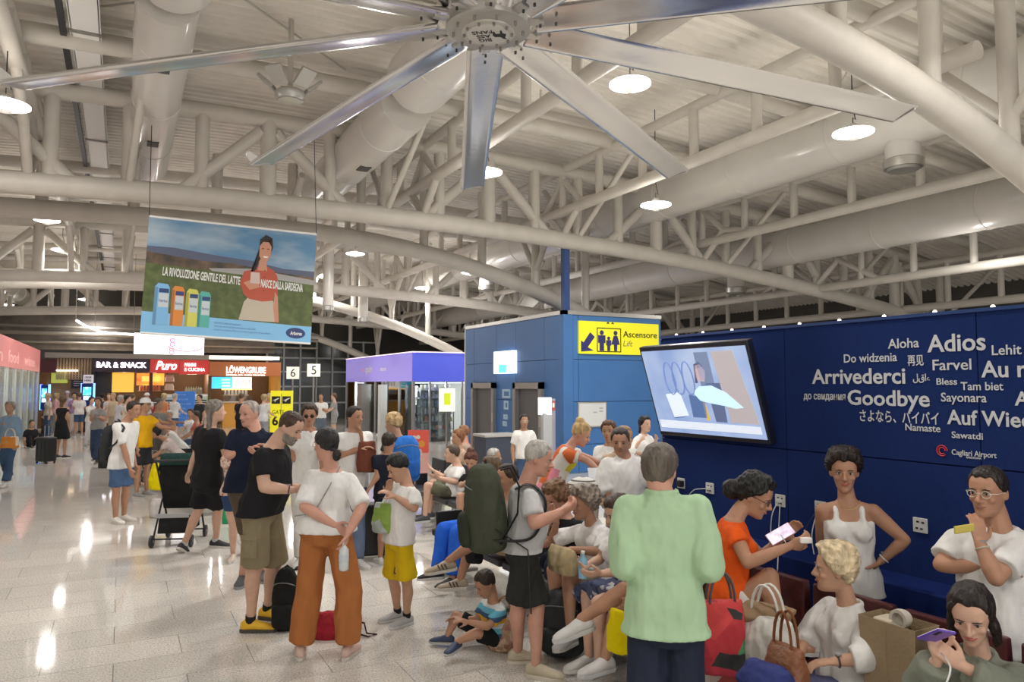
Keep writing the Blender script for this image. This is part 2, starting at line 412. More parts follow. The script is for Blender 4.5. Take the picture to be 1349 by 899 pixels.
# ---------------------------------------------------------------- big ceiling fan
alum = mat('fan_aluminium', (.70,.69,.68), .2, .95, bump=.05, bscale=9, stretch=(1,1,1))
fz = 4.28
HP = PZ(643, 36, fz); fz = HP.z
tf = thing('ceiling_fan', 'huge ten-blade aluminium ceiling fan with an oval hub plate', 'fan', HP)
hubm = mat('hub_grey', (.50,.48,.44), .4, .3)
MB().lathe(HP, [(.16,-.035),(.255,-.03),(.27,-.02),(.27,.05),(.2,.09)], 40).build('hub_plate', hubm, tf, smooth=40)
MB().lathe(HP+Vector((0,0,-.02)), [(.12,-.026),(.168,-.024),(.172,-.018),(.172,0)], 40).build('hub_ring', mat('hub_pale',(.66,.63,.57),.4,.2), tf, smooth=40)
MB().lathe(HP+Vector((0,0,-.02)), [(.09,-.034),(.132,-.032),(.135,-.03),(.135,0)], 40).build('badge', mat('badge_white',(.74,.72,.67),.4), tf, smooth=40)
bl = MB()
for i in range(10):
    a = i*PI/5+.1
    for r in (.222,.152): bl.lathe(HP+Vector((r*math.cos(a), r*math.sin(a), -.055 if r > .2 else -.058)), [(.006,-.006),(.009,0),(.009,.03)], 8)
bl.build('bolts', greym, tf)
MB().tube(HP+Vector((0,0,.05)), HP+Vector((0,0,.5)), .13, n=24).build('motor', hubm, tf, smooth=40)
MB().tube(HP+Vector((0,0,.5)), Vector((HP.x,HP.y,zroof(HP.x))), .05, n=16).build('down_rod', cream, tf, smooth=40)
def fandir(px, py): d = PZ(px, py, fz)-HP; d.z = 0; return d.normalized(), d.length
d0, L0 = fandir(897, 230); a0 = math.atan2(d0.y, d0.x)
inkm = mat('ink_black', (.01,.01,.01), .5)
# badge lettering, read from below
bR = Vector((math.cos(a0+PI*.62), math.sin(a0+PI*.62), 0)); bU = bR.cross(Vector((0,0,-1)))*-1
for s, dy in (('BIG', .038), ('ASS', -.014), ('FANS', -.066)):
    text(s, HP+Vector((0,0,-.0545))-bU*(-dy)+bR*.03, bR, bU, inkm, tf, cap=.040, bold=.02, align='C', thick=.001)
mb = MB()   # the donkey emblem as a small silhouette
dk = [(0,0),(.012,.03),(.005,.045),(.02,.04),(.035,.02),(.06,.018),(.068,0),(.06,-.03),(.054,-.03),(.05,-.008),(.03,-.008),(.024,-.035),(.017,-.035),(.016,-.01)]
mb.prism([HP+Vector((0,0,-.0545))-bR*(.118-p[0]*1.3)+bU*(p[1]*1.5) for p in dk], (0,0,-.001)); mb.build('emblem', inkm, tf)
bolt = mat('bolt_dark', (.08,.08,.08), .4, .8)
R_ = 3.72
for k in range(10):
    a = a0 + k*2*PI/10; D = Vector((math.cos(a), math.sin(a), 0)); T = Vector((-D.y, D.x, 0)); Z = Vector((0,0,1))
    tw = math.radians(-10); A = T*math.cos(tw) + Z*math.sin(tw); B = D.cross(A)*-1
    # airfoil section
    sec = []
    c = .215
    for i in range(16):
        th = 2*PI*i/16; x = math.cos(th); yv = math.sin(th)
        sec.append((x*c/1.0*.62, yv*.022*(1+.35*x) + .018*(1-x*x)))
    V = []; F = []
    NS = 14
    for j in range(NS):
        q = .30+(R_-.30)*j/(NS-1); droop = -.035*(j/(NS-1))**2
        for (x, z) in sec: V.append(HP + D*q + A*x + B*z*-1 + Z*(.01+droop))
    n = len(sec)
    for j in range(NS-1):
        for i in range(n): F.append((j*n+i, j*n+(i+1) % n, (j+1)*n+(i+1) % n, (j+1)*n+i))
    F.append(tuple(range(n))); F.append(tuple((NS-1)*n+i for i in range(n)))
    b = MB().add(V, F).build('blade', alum, tf, smooth=50)
    mb = MB(); mb.box(HP+D*.27+Z*.005, (.18,.06,.02), ax=(D,A,B)); mb.build('blade_bracket', steelm, b)
    for q in (.34, .44): MB().box(HP+D*q+Z*-.03, (.012,.012,.02)).build('screw', bolt, b)
    # winglet: rounded end plate sweeping up
    P = HP+D*(R_-.01)+Z*-.03
    W_ = [(-.11,-.01),(.10,-.01),(.11,.02),(.14,.12),(.13,.17),(.09,.185),(.03,.14),(-.05,.07),(-.11,.03)]
    MB().prism([P+A*x*.9+(B*-1*.9+D*.25).normalized()*z*.8 for x, z in W_], D*.012).build('winglet', mat('winglet',(.62,.6,.57),.3,.3), tf)
# ---------------------------------------------------------------- uplight fitting left of fan, security camera
p = PW(382, 128, 11.0)
t = thing('uplight_cluster', 'cluster of grey floodlights on a ring, left of the fan', 'floodlight', p)
MB().lathe(p, [(.19,-.05),(.22,0),(.22,.06),(.18,.1)], 24).build('ring_body', lampgrey, t, smooth=40)
MB().lathe(p-Vector((0,0,.02)), [(.12,-.05),(.17,-.045),(.17,0)], 24).build('lens', steelm, t, smooth=40)
for k in range(5):
    a = PI*(.05+.4*k); D = Vector((math.cos(a), math.sin(a), 0)); ax = (D.cross(Vector((0,0,1))), (D*.75+Vector((0,0,.65))).normalized(), Vector((0,0,0)))
    ax = (ax[0], ax[1], ax[0].cross(ax[1]))
    MB().box(p+D*.34+Vector((0,0,.22)), (.26,.3,.05), ax=ax).build('flood_panel', lampgrey, t, bev=.01)
MB().tube(p+Vector((0,0,.1)), p+Vector((0,0,1.2)), .04, n=10).build('stem', cream, t)
p = PW(705, 152, 12.5)
t = thing('security_camera', 'small black security camera on a roof tube right of the fan hub', 'camera', p)
MB().tube(p+RT*-.11+Vector((0,0,-.07)), p+RT*.05+Vector((0,0,.02)), .055, n=14).build('camera_body', blackm, t, smooth=50)
MB().ell(p+RT*.07+Vector((0,0,.06)), .06).build('swivel', blackm, t, smooth=180)
MB().tube(p+RT*.08+Vector((0,0,.06)), p+RT*.1+Vector((0,0,.45)), .02).build('mount_arm', cream, t)
# big twin lamp head at the left rail etc.
# ================================================================ blue wall with farewells
XW = 4.2
bluem = mat('blue_wall', (.013,.029,.125), .85, var=.08, scale=40, bump=.08, bscale=220, spec=.08)
bluem2 = mat('blue_seat_ledge', (.007,.019,.11), .7, spec=.12)
wt = bpy.data.objects.new('wall_blue_partition', None); COL.objects.link(wt); wt.location = (XW,1.5,0); struct(wt)
ys = [5.06, 3.7, 2.36, 1.0, -.4, -1.8]
HW = 2.405
bx((XW+.02,-1.8,0),(XW+.3,5.06,HW-.01),'core', bluem, wt)
for a, b in zip(ys[:-1], ys[1:]):
    for z0, z1 in ((.0,1.535),(1.543,HW)):
        bx((XW, b+.003, z0),(XW+.02, a-.003, z1), 'panel', bluem, wt)
bx((XW-.01,-1.8,HW),(XW+.31,5.07,HW+.02),'capping', mat('blue_cap',(.03,.07,.22),.35,.3), wt)
led = mat('led_dot',(1,.9,.75),emit=4)
for i in range(9):
    MB().ell((XW+.08, 4.95-.33*i, HW+.03), .012, n=6, m=4).build('spot_light', led, wt)
struct(bx((XW-.27,-1.8,0),(XW,4.6,.86),'trim_1', bluem2, bev=.01))
wr = mat('wall_lettering', (.62,.64,.66), .5)
def wword(s, x0, yb, x1, cap, m=wr, bold=.012, full=None, xw=XW-.002):
    A = PX(x0, yb, xw); B = PX(x1, yb, xw); T = PX(x0, yb-cap, xw)
    o = text(s, A, (0,-1,0), (0,0,1), m, wt, cap=(T.z-A.z), width=(A.y-B.y), bold=bold, thick=.002); return o
for w in [("Aloha",1170,459.5,1211,12.5),("Adios",1222,464,1299,22),("Lehit",1307,468,1346,13),("Do widzenia",1112,478,1182,11),
          ("再见",1196,481,1217,11),("Farvel",1229,488,1280,14),("Au revoir",1293,497,1427,21),("Arrivederci",1070,505.5,1193,18.5),
          ("لقاء",1203,502,1225,9),("Bless",1234,507,1261,8.5),("Tam biet",1266,514,1322,10.5),("до свидания",1059,526,1114,9),
          ("Goodbye",1117,533,1225,19),("Sayonara",1240,529,1300,11.5),("Adeus",1337,534,1412,18),("さよなら、バイバイ",1133,554,1237,12),
          ("Auf Wiedersehen",1248,558.5,1470,18.5),("Namaste",1193,567,1239,9),("Sawatdi",1254,577,1295,8.5),("Cagliari Airport",1254,599,1313,7)]:
    wword(*w, bold=.018 if w[4] > 16 else .01)
wword("SARDEGNA", 1273, 604, 1293, 2.6)
lp = PX(1241, 594, XW-.003); lm = MB()
redm = mat('logo_red', (.55,.03,.05), .5)
Yx = (Vector((0,-1,0)), Vector((0,0,1)), Vector((-1,0,0)))
for r in (.030, .018):
    pts = [lp+Vector((0,-r*math.cos(a), r*math.sin(a))) for a in [2*PI*i/22 for i in range(20)]]
    lm.path(pts, .0035, 5)
lm.build('logo_emblem', redm, wt)
# television
def quad_frame(TL, TR, BR, BL): 
    TL, TR, BR, BL = map(Vector, (TL,TR,BR,BL)); c = (TL+TR+BR+BL)/4
    X = ((TR+BR)-(TL+BL)).normalized(); Y = ((TL+TR)-(BL+BR)); Y = (Y - X*Y.dot(X)).normalized(); Z = X.cross(Y)
    w = ((TR+BR)/2-(TL+BL)/2).length; h = ((TL+TR)/2-(BL+BR)/2).length
    return c, X, Y, Z, w, h
def screen_mat(name, cols, strength=1.0, scale=3):
    m = bpy.data.materials.new(name); m.use_nodes = True; nt = m.node_tree; b = nt.nodes['Principled BSDF']
    tc = nt.nodes.new('ShaderNodeTexCoord'); n = nt.nodes.new('ShaderNodeTexNoise'); n.inputs['Scale'].default_value = scale
    nt.links.new(tc.outputs['Object'], n.inputs['Vector']); cr = nt.nodes.new('ShaderNodeValToRGB')
    el = cr.color_ramp.elements; el[0].position = .3; el[0].color = (*cols[0],1); el[1].position = .7; el[1].color = (*cols[-1],1)
    for i, c in enumerate(cols[1:-1]): e = el.new(.3+.4*(i+1)/(len(cols)-1)); e.color = (*c,1)
    nt.links.new(n.outputs['Fac'], cr.inputs[0]); nt.links.new(cr.outputs[0], b.inputs['Emission Color']); b.inputs['Emission Strength'].default_value = strength
    b.inputs['Base Color'].default_value = (.02,.02,.02,1); b.inputs['Roughness'].default_value = .2; return m
BLp = PX(870.4,573,XW-.05); BRp = PX(1016.5,586.5,XW-.05); 
BLp.z = BRp.z = (BLp.z+BRp.z)/2
def solveTop(px,py,Y): return PY(px,py,Y)
TLp = PY(840,456,BLp.y); TRp = PY(985,451,BRp.y); tz=(TLp.z+TRp.z)/2; tx=(TLp.x+TRp.x)/2
TLp.z=TRp.z=tz; TLp.x=TRp.x=tx
c, X, Y, Z, w, h = quad_frame(TLp, TRp, BRp, BLp)
if Z.dot(CAM-c) < 0: Z = -Z
tv = thing('television', 'large tilted television on a blue wall, showing a pale blue picture', 'television', c)
MB().box(c-Z*.03, (w, h, .06), ax=(X,Y,Z)).build('casing', mat('tv_dark',(.012,.014,.03),.3), tv, bev=.006)
MB().box(c+Z*.002, (w-.05, h-.075, .006), ax=(X,Y,Z)).build('screen', screen_mat('tv_picture', [(.30,.44,.80),(.45,.58,.90),(.62,.74,.98)], .62, 2.2), tv)
def flat(parent, c, X, Y, Z, poly, m, name='picture_shape', off=.008, th=.0015):
    return MB().prism([c+X*a+Y*b+Z*off for a, b in poly], Z*th).build(name, m, parent)
sh = [('tv_white',(.80,.88,1.0),[(-.56,-.33),(.56,-.33),(.56,-.27),(-.56,-.26)]), ('tv_slate',(.12,.16,.30),[(.12,-.25),(.24,-.25),(.26,.08),(.10,.08)]),
      ('tv_brick',(.50,.45,.47),[(.28,-.25),(.56,-.25),(.46,.34),(.24,.34)]), ('tv_door',(.20,.26,.42),[(.05,.05),(.20,.0),(.20,.34),(.05,.34)]),
      ('tv_trousers',(.10,.18,.40),[(-.36,-.24),(-.22,-.22),(-.22,-.10),(-.38,-.06)]), ('tv_trousers',(.10,.18,.40),[(-.13,-.22),(.03,-.22),(.05,-.05),(-.12,-.02)]),
      ('tv_face',(.62,.48,.50),[(.02,.10),(.10,.09),(.13,.18),(.09,.24),(.03,.23),(.0,.16)]), ('tv_hair',(.10,.10,.18),[(-.01,.08),(.02,.24),(.08,.26),(.12,.22),(.03,.2),(.02,.08)]),
      ('tv_yellow',(.75,.50,.12),[(.02,-.24),(.06,-.24),(.04,-.05),(.02,-.04)])]
for n_, c_, p_ in sh: flat(tv, c, X, Y, Z, [(a*w/1.23, b*h/.82) for a,b in p_], mat(n_, c_, .5, emit=.5))
fan_ = MB(); 
pl = [(-.06,.0),(.02,.05),(.16,.06),(.30,.0),(.44,-.12),(.36,-.13),(.26,-.11),(.1,-.09),(-.0,-.07)]
fan_.prism([c+X*a*w/1.23+Y*b*h/.82+Z*.010 for a,b in pl], Z*.0015); fan_.build('picture_shape', mat('tv_fan',(.62,.88,1.0),.5,emit=.6), tv)
hm = MB()
for cx_ in (-.30,-.20,-.08): # bag handles in the picture
    pts = [c+X*(cx_+.06*math.cos(t)*1)*w/1.23+Y*(.10+.12*math.sin(t)*(1 if math.sin(t)<0 else 1.4))*h/.82+Z*.010 for t in [2*PI*i/18 for i in range(19)]]
    hm.path(pts, .006, 4)
hm.build('picture_handles', mat('tv_navy',(.12,.17,.36),.5,emit=.9), tv)
flat(tv, c, X, Y, Z, [(-.40,-.02),(-.22,.0),(-.18,-.2),(-.36,-.22)], mat('tv_shirt',(.78,.88,1.0),.5,emit=.55), off=.009)
MB().tube(c-Z*.05, Vector((XW+.02,c.y,c.z-.05)), .03).build('wall_bracket', greym, tv)
# wall sockets with cables
plm = mat('socket_white',(.62,.62,.60),.4)
socks = [(898,639.5),(936,646.5),(1028.7,662.6),(1081.7,671.7),(1213.3,694.8)]
sl = ['leftmost socket plate on the blue wall, beside the green shirt','second socket plate from the left, white cable plugged in',
      'third socket plate from the left, beside the black-haired woman','fourth socket plate, just left of the tank-top woman','rightmost socket plate, right of the tank-top woman']
SP = []
for i, (x, y) in enumerate(socks):
    p = PX(x, y, XW); p.z = 1.168; SP.append(p)
    t = thing('wall_socket', sl[i], 'socket', p, 'wall sockets')
    bx((XW-.012,p.y-.043,p.z-.043),(XW,p.y+.043,p.z+.043),'plate', plm, t, bev=.003)
    for dy, dz in ((-.02,.018),(.012,.02),(-.01,-.02),(.018,-.018)):
        bx((XW-.0135,p.y+dy-.008,p.z+dz-.005),(XW-.012,p.y+dy+.008,p.z+dz+.005),'outlet_slot', blackm, t)
cabm = mat('cable_white',(.7,.7,.68),.4)
def cable(pts, lab, m=cabm, r=.0035, name='charging_cable'):
    P = [Vector(p) for p in pts]; out = []
    for i in range(len(P)-1):
        p0 = P[max(i-1,0)]; p1 = P[i]; p2 = P[i+1]; p3 = P[min(i+2,len(P)-1)]
        for k in range(6):
            t_ = k/6; out.append(.5*((2*p1)+(-p0+p2)*t_+(2*p0-5*p1+4*p2-p3)*t_*t_+(-p0+3*p1-3*p2+p3)*t_**3))
    out.append(P[-1])
    return tag(MB().path(out, r, 6).build(name, m, smooth=180), lab, 'cable', 'charging cables')
# ---------------------------------------------------------------- seats
burg = mat('burgundy_leather', (.085,.022,.022), .35, var=.15, bump=.1, bscale=40)
def seat_row(name, lab, xb, ys_, face=-1, group='rows of beam seats', m=burg):
    t = thing(name, lab, 'seating', (xb+face*.25, sum(ys_)/len(ys_), 0), group)
    for y in ys_:
        V = []
        mb = MB()
        prof = [(0,.40),(.04,.60),(.02,.86),(-.035*1,.865),(-.045,.60),(-.04,.40)]
        poly = [(xb - face*px_*1.0, y-.245, z) for px_, z in prof]
        mb.prism(poly, (0,.49,0)); b = mb.build('backrest', m, t, bev=.012)
        bx((xb+face*.02, y-.245, .38),(xb+face*.47, y+.245, .45),'seat_pad', m, t, bev=.015)
    y0, y1 = min(ys_)-.25, max(ys_)+.25
    bx((xb+face*.2,y0,.30),(xb+face*.28,y1,.37),'beam', greym, t)
    for y in (y0+.2, (y0+y1)/2, y1-.2):
        bx((xb+face*.21,y-.02,.03),(xb+face*.27,y+.02,.30),'leg', greym, t)
        bx((xb+face*.02,y-.03,0),(xb+face*.46,y+.03,.03),'foot', greym, t)
    for y in ys_[:-1] if len(ys_) < 3 else [ys_[0]-.275, ys_[-1]+.275]:
        bx((xb+face*.1,y-.02,.38),(xb+face*.4,y+.02,.62),'armrest', blackm, t, bev=.008)
    return t
seat_row('beam_seating', 'burgundy leather seat row along the blue wall at lower right', 3.56, [1.05,1.6,2.15,2.7,3.25,3.8])
seat_row('beam_seating', 'dark seat row in the middle where the seated crowd sits', 3.46, [4.45,5.0,5.55,6.1,6.65,7.2], m=mat('dark_seat',(.03,.032,.04),.4))
seat_row('beam_seating', 'short dark seat row under the woman with the high bun', 4.35, [8.3,8.85,9.4,9.95,10.5], m=mat('dark_seat',(.03,.032,.04),.4))
seat_row('beam_seating', 'dark seat row far left under the crouched people', 1.55, [12.2,12.8,13.4,14.0,14.6,15.2,15.8,16.4,17.0], m=mat('dark_seat',(.03,.032,.04),.4))
# ================================================================ lift block
XB = 8.8; YB = 14.0; ZB_ = 3.6
lb = mat('lift_blue', (.055,.17,.42), .38, var=.05, scale=1.5)
lbd = mat('lift_blue_dark', (.015,.05,.16), .6)
wl = bpy.data.objects.new('wall_lift_block', None); COL.objects.link(wl); wl.location = (XB+2, YB+2, 0); struct(wl)
Ye = PX(613,480,XB).y
XR_ = PY(871,480,YB).x
bx((XB+.05,YB+.05,0),(XR_,Ye,ZB_-.02),'core', lbd, wl)
zs = [0,.64,1.61,2.58,ZB_]
ysL = [YB+.25, PX(717,480,XB).y, PX(679.6,480,XB).y, PX(654,480,XB).y, PX(624.5,480,XB).y, Ye]
for i in range(len(ysL)-1):
    for j in range(4):
        if i in (1,3) and j < 2: continue      # door bays
        if i in (1,3) and j == 2:
            bx((XB,ysL[i]+.006,2.06),(XB+.05,ysL[i+1]-.006,zs[j+1]-.006),'panel', lb, wl); continue
        bx((XB,ysL[i]+.006,zs[j]+.006),(XB+.05,ysL[i+1]-.006,zs[j+1]-.006),'panel', lb, wl)
xr = [XB+.25, PY(762,480,YB).x, XR_]
for i in range(2):
    for j in range(4): bx((xr[i]+.006,YB,zs[j]+.006),(xr[i+1]-.006,YB+.05,zs[j+1]-.006),'panel', lb, wl)
bx((XB-.02,YB-.02,0),(XB+.24,YB+.24,ZB_),'corner_column', lb, wl)
bx((XB+.06,YB+.04,ZB_),(XB+.2,YB+.2,zb(XB)),'steel_column', mat('column_blue',(.02,.06,.2),.4), wl)
bx((XB-.03,YB-.03,ZB_),(XR_,YB+.1,ZB_+.09),'roof_trim', steelm, wl)
bx((XB-.03,YB-.03,ZB_),(XB+.1,Ye,ZB_+.09),'roof_trim', steelm, wl)
bx((XB,Ye,0),(XB+.1,Ye+.06,ZB_+.15),'end_trim', whitem, wl)
# lifts: recessed metal frames and doors
for n_, (a, b) in enumerate(((ysL[1],ysL[2]),(ysL[3],ysL[4]))):
    d = bpy.data.objects.new('door_%d' % (n_+1), None); COL.objects.link(d); d.location = (XB,(a+b)/2,0); struct(d)
    fm = mat('lift_frame',(.36,.35,.34),.35,.6); dm = mat('lift_door',(.14,.14,.145),.55,.3)
    for (p, q) in (((XB-.10,a,0),(XB+.05,a+.13,2.05)),((XB-.10,b-.13,0),(XB+.05,b,2.05)),((XB-.10,a,1.9),(XB+.05,b,2.05))): bx(p, q, 'door_frame', fm, d)
    bx((XB+.0,a+.13,0),(XB+.045,(a+b)/2-.004,1.9),'door_leaf', dm, d); bx((XB+.015,(a+b)/2+.004,0),(XB+.045,b-.13,1.9),'door_leaf', dm, d)
    bx((XB-.105,a+.02,1.0),(XB-.10,a+.09,1.25),'call_panel', steelm, d)
def plate(name, lab, cat, corners, m, th=.03, group=None, axis='X', val=None):
    f = (lambda x,y: PX(x,y,val)) if axis == 'X' else (lambda x,y: PY(x,y,val))
    a = f(*corners[0]); b = f(*corners[1])
    if axis == 'X': o = bx((val-th,min(a.y,b.y),min(a.z,b.z)),(val,max(a.y,b.y),max(a.z,b.z)),name,m)
    else: o = bx((min(a.x,b.x),val-th,min(a.z,b.z)),(max(a.x,b.x),val,max(a.z,b.z)),name,m)
    return tag(o, lab, cat, group) if cat else o
t = plate('wall_display','glowing white display high on the lift block','screen',((655.6,464),(681,492)),mat('display_white',(.82,.92,1),emit=1.3),.12,axis='X',val=XB)
c0 = t.data.vertices[0].co
a_ = PX(657,481,XB-.121); b_ = PX(667,491,XB-.121)
tt = bx((XB-.124,b_.y,b_.z),(XB-.121,a_.y,a_.z),'picture_shape',mat('display_blue',(.1,.5,.85),emit=1.2),t)
notice = mat('notice_pale',(.42,.6,.75),.5)
for i, ((x0,y0,x1,y1), l) in enumerate(zip(((662,513,672.5,525),(664,528,670,540),(663.5,546,669,553),(662.5,555,668,562)),
        ('top notice between the two lift doors','second notice between the two lift doors','third notice between the two lift doors','lowest notice between the two lift doors'))):
    o = plate('notice', l, 'notice', ((x0,y0),(x1,y1)), notice, .01, 'notices between the lifts', 'X', XB)
    q0 = PX(x0+2,y0+3,XB-.011); q1 = PX(x1-2,y1-3,XB-.011)
    bx((XB-.013,q1.y,q1.z),(XB-.011,q0.y,q0.z),'picture_shape', mat('notice_blue',(.07,.2,.45),.5), o)
wb = thing('notice_board','white notice board on the lift block under the yellow sign','board', PY(779,547,YB))
A = PY(760.5,530,YB); B = PY(798.5,562.5,YB)
bx((A.x,YB-.03,B.z),(B.x,YB-.001,A.z),'board_frame', steelm, wb); bx((A.x+.03,YB-.034,B.z+.03),(B.x-.03,YB-.03,A.z-.03),'board_face', mat('board_white',(.68,.70,.70),.3), wb)
for i, (x, y) in enumerate(((784,543.5),(792,538),(792,542))):
    q = PY(x,y,YB-.035); bx((q.x-.05,YB-.036,q.z-.015),(q.x+.05,YB-.034,q.z+.015),'pinned_note', mat('note_grey',(.4,.42,.42),.5), wb)
# yellow lift sign
A = PY(763,422.5,YB-.06); B = PY(868,468.5,YB-.06)
sg = thing('lift_sign','yellow Ascensore lift sign with arrow and pictogram of people','sign', ((A.x+B.x)/2,YB-.03,B.z))
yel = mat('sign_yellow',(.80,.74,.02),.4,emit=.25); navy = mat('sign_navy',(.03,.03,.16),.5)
Hs = A.z-B.z; Ws = B.x-A.x
bx((A.x,YB-.06,B.z),(B.x,YB,A.z),'sign_face', yel, sg)
def on(u, v): return Vector((A.x+u*Ws, YB-.062, B.z+v*Hs))
def sp(poly, m, par=sg, name='pictogram'): return MB().prism([on(*p) for p in poly], (0,-.002,0)).build(name, m, par)
sp([(.02,.06),(.02,.40),(.05,.34),(.13,.66),(.185,.52),(.10,.2),(.17,.10)], navy, name='arrow')
mb = MB()
rr = [(.215,.08),(.505,.08),(.505,.80),(.215,.80)]
for i in range(4):
    a, b = on(*rr[i]), on(*rr[(i+1)%4]); mb.tube(a, b, .012, n=6)
mb.build('pictogram_frame', inkm, sg)
for cx_, sc_, sk in ((.27,1,0),(.355,.7,0),(.44,1,1)):
    s_ = sc_
    MB().lathe(on(cx_,.10+.56*s_), [(.0001,0),(.045*s_+.012,.0),(.045*s_+.012,.003)], 12, (Vector((1,0,0)),Vector((0,0,1)),Vector((0,-1,0)))).build('pictogram', navy, sg)
    w_ = .045*s_
    if sk: sp([(cx_-w_*.5,.10+.48*s_),(cx_+w_*.5,.10+.48*s_),(cx_+w_*1.2,.10+.2*s_),(cx_+w_*.5,.10+.2*s_),(cx_+w_*.4,.10),(cx_-w_*.4,.10),(cx_-w_*.5,.10+.2*s_),(cx_-w_*1.2,.10+.2*s_)], navy)
    else: sp([(cx_-w_,.10+.48*s_),(cx_+w_,.10+.48*s_),(cx_+w_,.10+.24*s_),(cx_+w_*.6,.10+.24*s_),(cx_+w_*.6,.10),(cx_-w_*.6,.10),(cx_-w_*.6,.10+.24*s_),(cx_-w_,.10+.24*s_)], navy)
text('Ascensore', on(.535,.55), (1,0,0), (0,0,1), inkm, sg, cap=Hs*.19, width=Ws*.44, bold=.012)
text('Lift', on(.535,.26), (1,0,0), (0,0,1), mat('sign_grey',(.25,.24,.08),.5), sg, cap=Hs*.18, width=Ws*.12, shear=.2)
text('ˆ ˆ', on(.33,.80), (1,0,0), (0,0,1), inkm, sg, cap=Hs*.2, bold=.03)
# info totem and low cabinet in front of the lifts
p = PZ(722, 640, 0); p = PW(720,600,15.3); p.z = 0
t = thing('info_totem','pale info post with a bright white screen beside the right lift','totem',p)
MB().box(p+Vector((0,0,.7)),(.22,.12,1.4)).build('post', mat('totem_grey',(.45,.46,.48),.4), t, bev=.01)
MB().box(p+Vector((-.05,-.02,1.55)),(.28,.05,.36),ax=(RT,Vector((RT.y*-1,RT.x,0)),Vector((0,0,1)))).build('screen', mat('totem_screen',(.95,.97,1),emit=1.3), t)
p = PW(727,600,15.6); p.z=0
t = thing('fire_point','slim grey column with a small red and white sign by the totem','column',p)
MB().box(p+Vector((0,0,.85)),(.12,.1,1.7)).build('post', mat('post_mauve',(.35,.34,.42),.5), t)
MB().box(p+Vector((0,-.06,1.55)),(.1,.02,.2)).build('sign_face', mat('fire_red',(.45,.08,.06),.5), t); MB().box(p+Vector((0,-.072,1.56)),(.05,.006,.1)).build('symbol', whitem, t)
p = PW(655,620,14.2); p.z=0
t = thing('waste_cabinet','low dark blue cabinet with a pale top in front of the lifts','bin',p)
MB().box(p+Vector((0,0,.5)),(.75,.5,1.0)).build('body', mat('bin_dark',(.04,.05,.08),.5), t, bev=.01); MB().box(p+Vector((0,0,1.02)),(.8,.55,.05)).build('top', mat('bin_top',(.4,.39,.37),.4), t, bev=.008)
# ================================================================ purple shop
YS0 = PX(543,480,XB).y; YS1 = PX(456,480,XB).y; Zs1 = PX(543,464.3,XB).z; Zs0 = PX(543,502.5,XB).z
t = bpy.data.objects.new('wall_purple_shop', None); COL.objects.link(t); t.location=(XB+1.5,YS0+4,0); struct(t)
purp = mat('fascia_purple',(.24,.20,.66),.35,emit=.30); indi = mat('fascia_indigo',(.10,.13,.72),.35,emit=.30)
bx((XB,YS0,Zs0),(XB+.15,YS1,Zs1),'fascia', purp, t); bx((XB+.001,YS0-.02,Zs0),(XB+4,YS0+.12,Zs1),'fascia', indi, t)
bx((XB-.02,YS0-.05,Zs1),(XB+.1,YS1,Zs1+.03),'light_strip', mat('pink_strip',(1,.75,.85),emit=.9), t); bx((XB,YS0-.05,Zs1),(XB+4,YS0+.05,Zs1+.03),'light_strip', MC['pink_strip'], t)
bx((XB+.16,YS0+.13,Zs1-.1),(XB+4,YS1,Zs1-.05),'shop_roof', whitem, t)
bx((XB+3.9,YS0+.2,0),(XB+4,YS1,Zs0),'shop_wall', mat('shop_wall',(.5,.49,.47),.6), t)
A = PX(480,492,XB-.005)
text('quin', PX(481,491,XB-.005), (0,-1,0),(0,0,1), whitem, t, cap=.28, width=.95, bold=.02); text('store', PX(501,489,XB-.005),(0,-1,0),(0,0,1), whitem, t, cap=.16, width=.7, bold=.02)
MB().lathe(PX(478.5,488,XB-.004), [(.03,0),(.05,.004)], 12, (Vector((0,1,0)),Vector((0,0,1)),Vector((-1,0,0)))).build('logo_flame', mat('flame_orange',(.9,.25,.05),emit=.3), t)
gl = glass_mat()
fr = mat('shop_frame',(.42,.41,.40),.35,.6)
y = YS0; n_ = 6
for i in range(n_+1):
    yy = YS0+(YS1-YS0)*i/n_
    bx((XB,yy-.04,0),(XB+.1,yy+.04,Zs0),'mullion', fr, t)
    if i < n_ and i != 4: bx((XB+.04,yy+.04,.1),(XB+.055,YS0+(YS1-YS0)*(i+1)/n_-.04,Zs0),'pane', gl, t)
for i in range(4):
    xx = XB+.02+i*.62
    bx((xx,YS0,0),(xx+.06,YS0+.08,Zs0),'mullion', fr, t); 
    if i<3: bx((xx+.06,YS0+.03,.1),(xx+.62,YS0+.045,Zs0),'pane', gl, t)
for l, xy in (('shop',(XB+2,YS0+1.5)),('shop',(XB+2,YS0+5))): point('shop_light', (xy[0]-1.5,xy[1],1.8), 90, .2, (.93,.97,1))
o = MB().bbox((XB+.3,YS0+.4,2.06),(XB+3.5,YS1-.5,2.09)).build('shop_ceiling_light', mat('shop_lum',(1,1,1),emit=1.1), t)
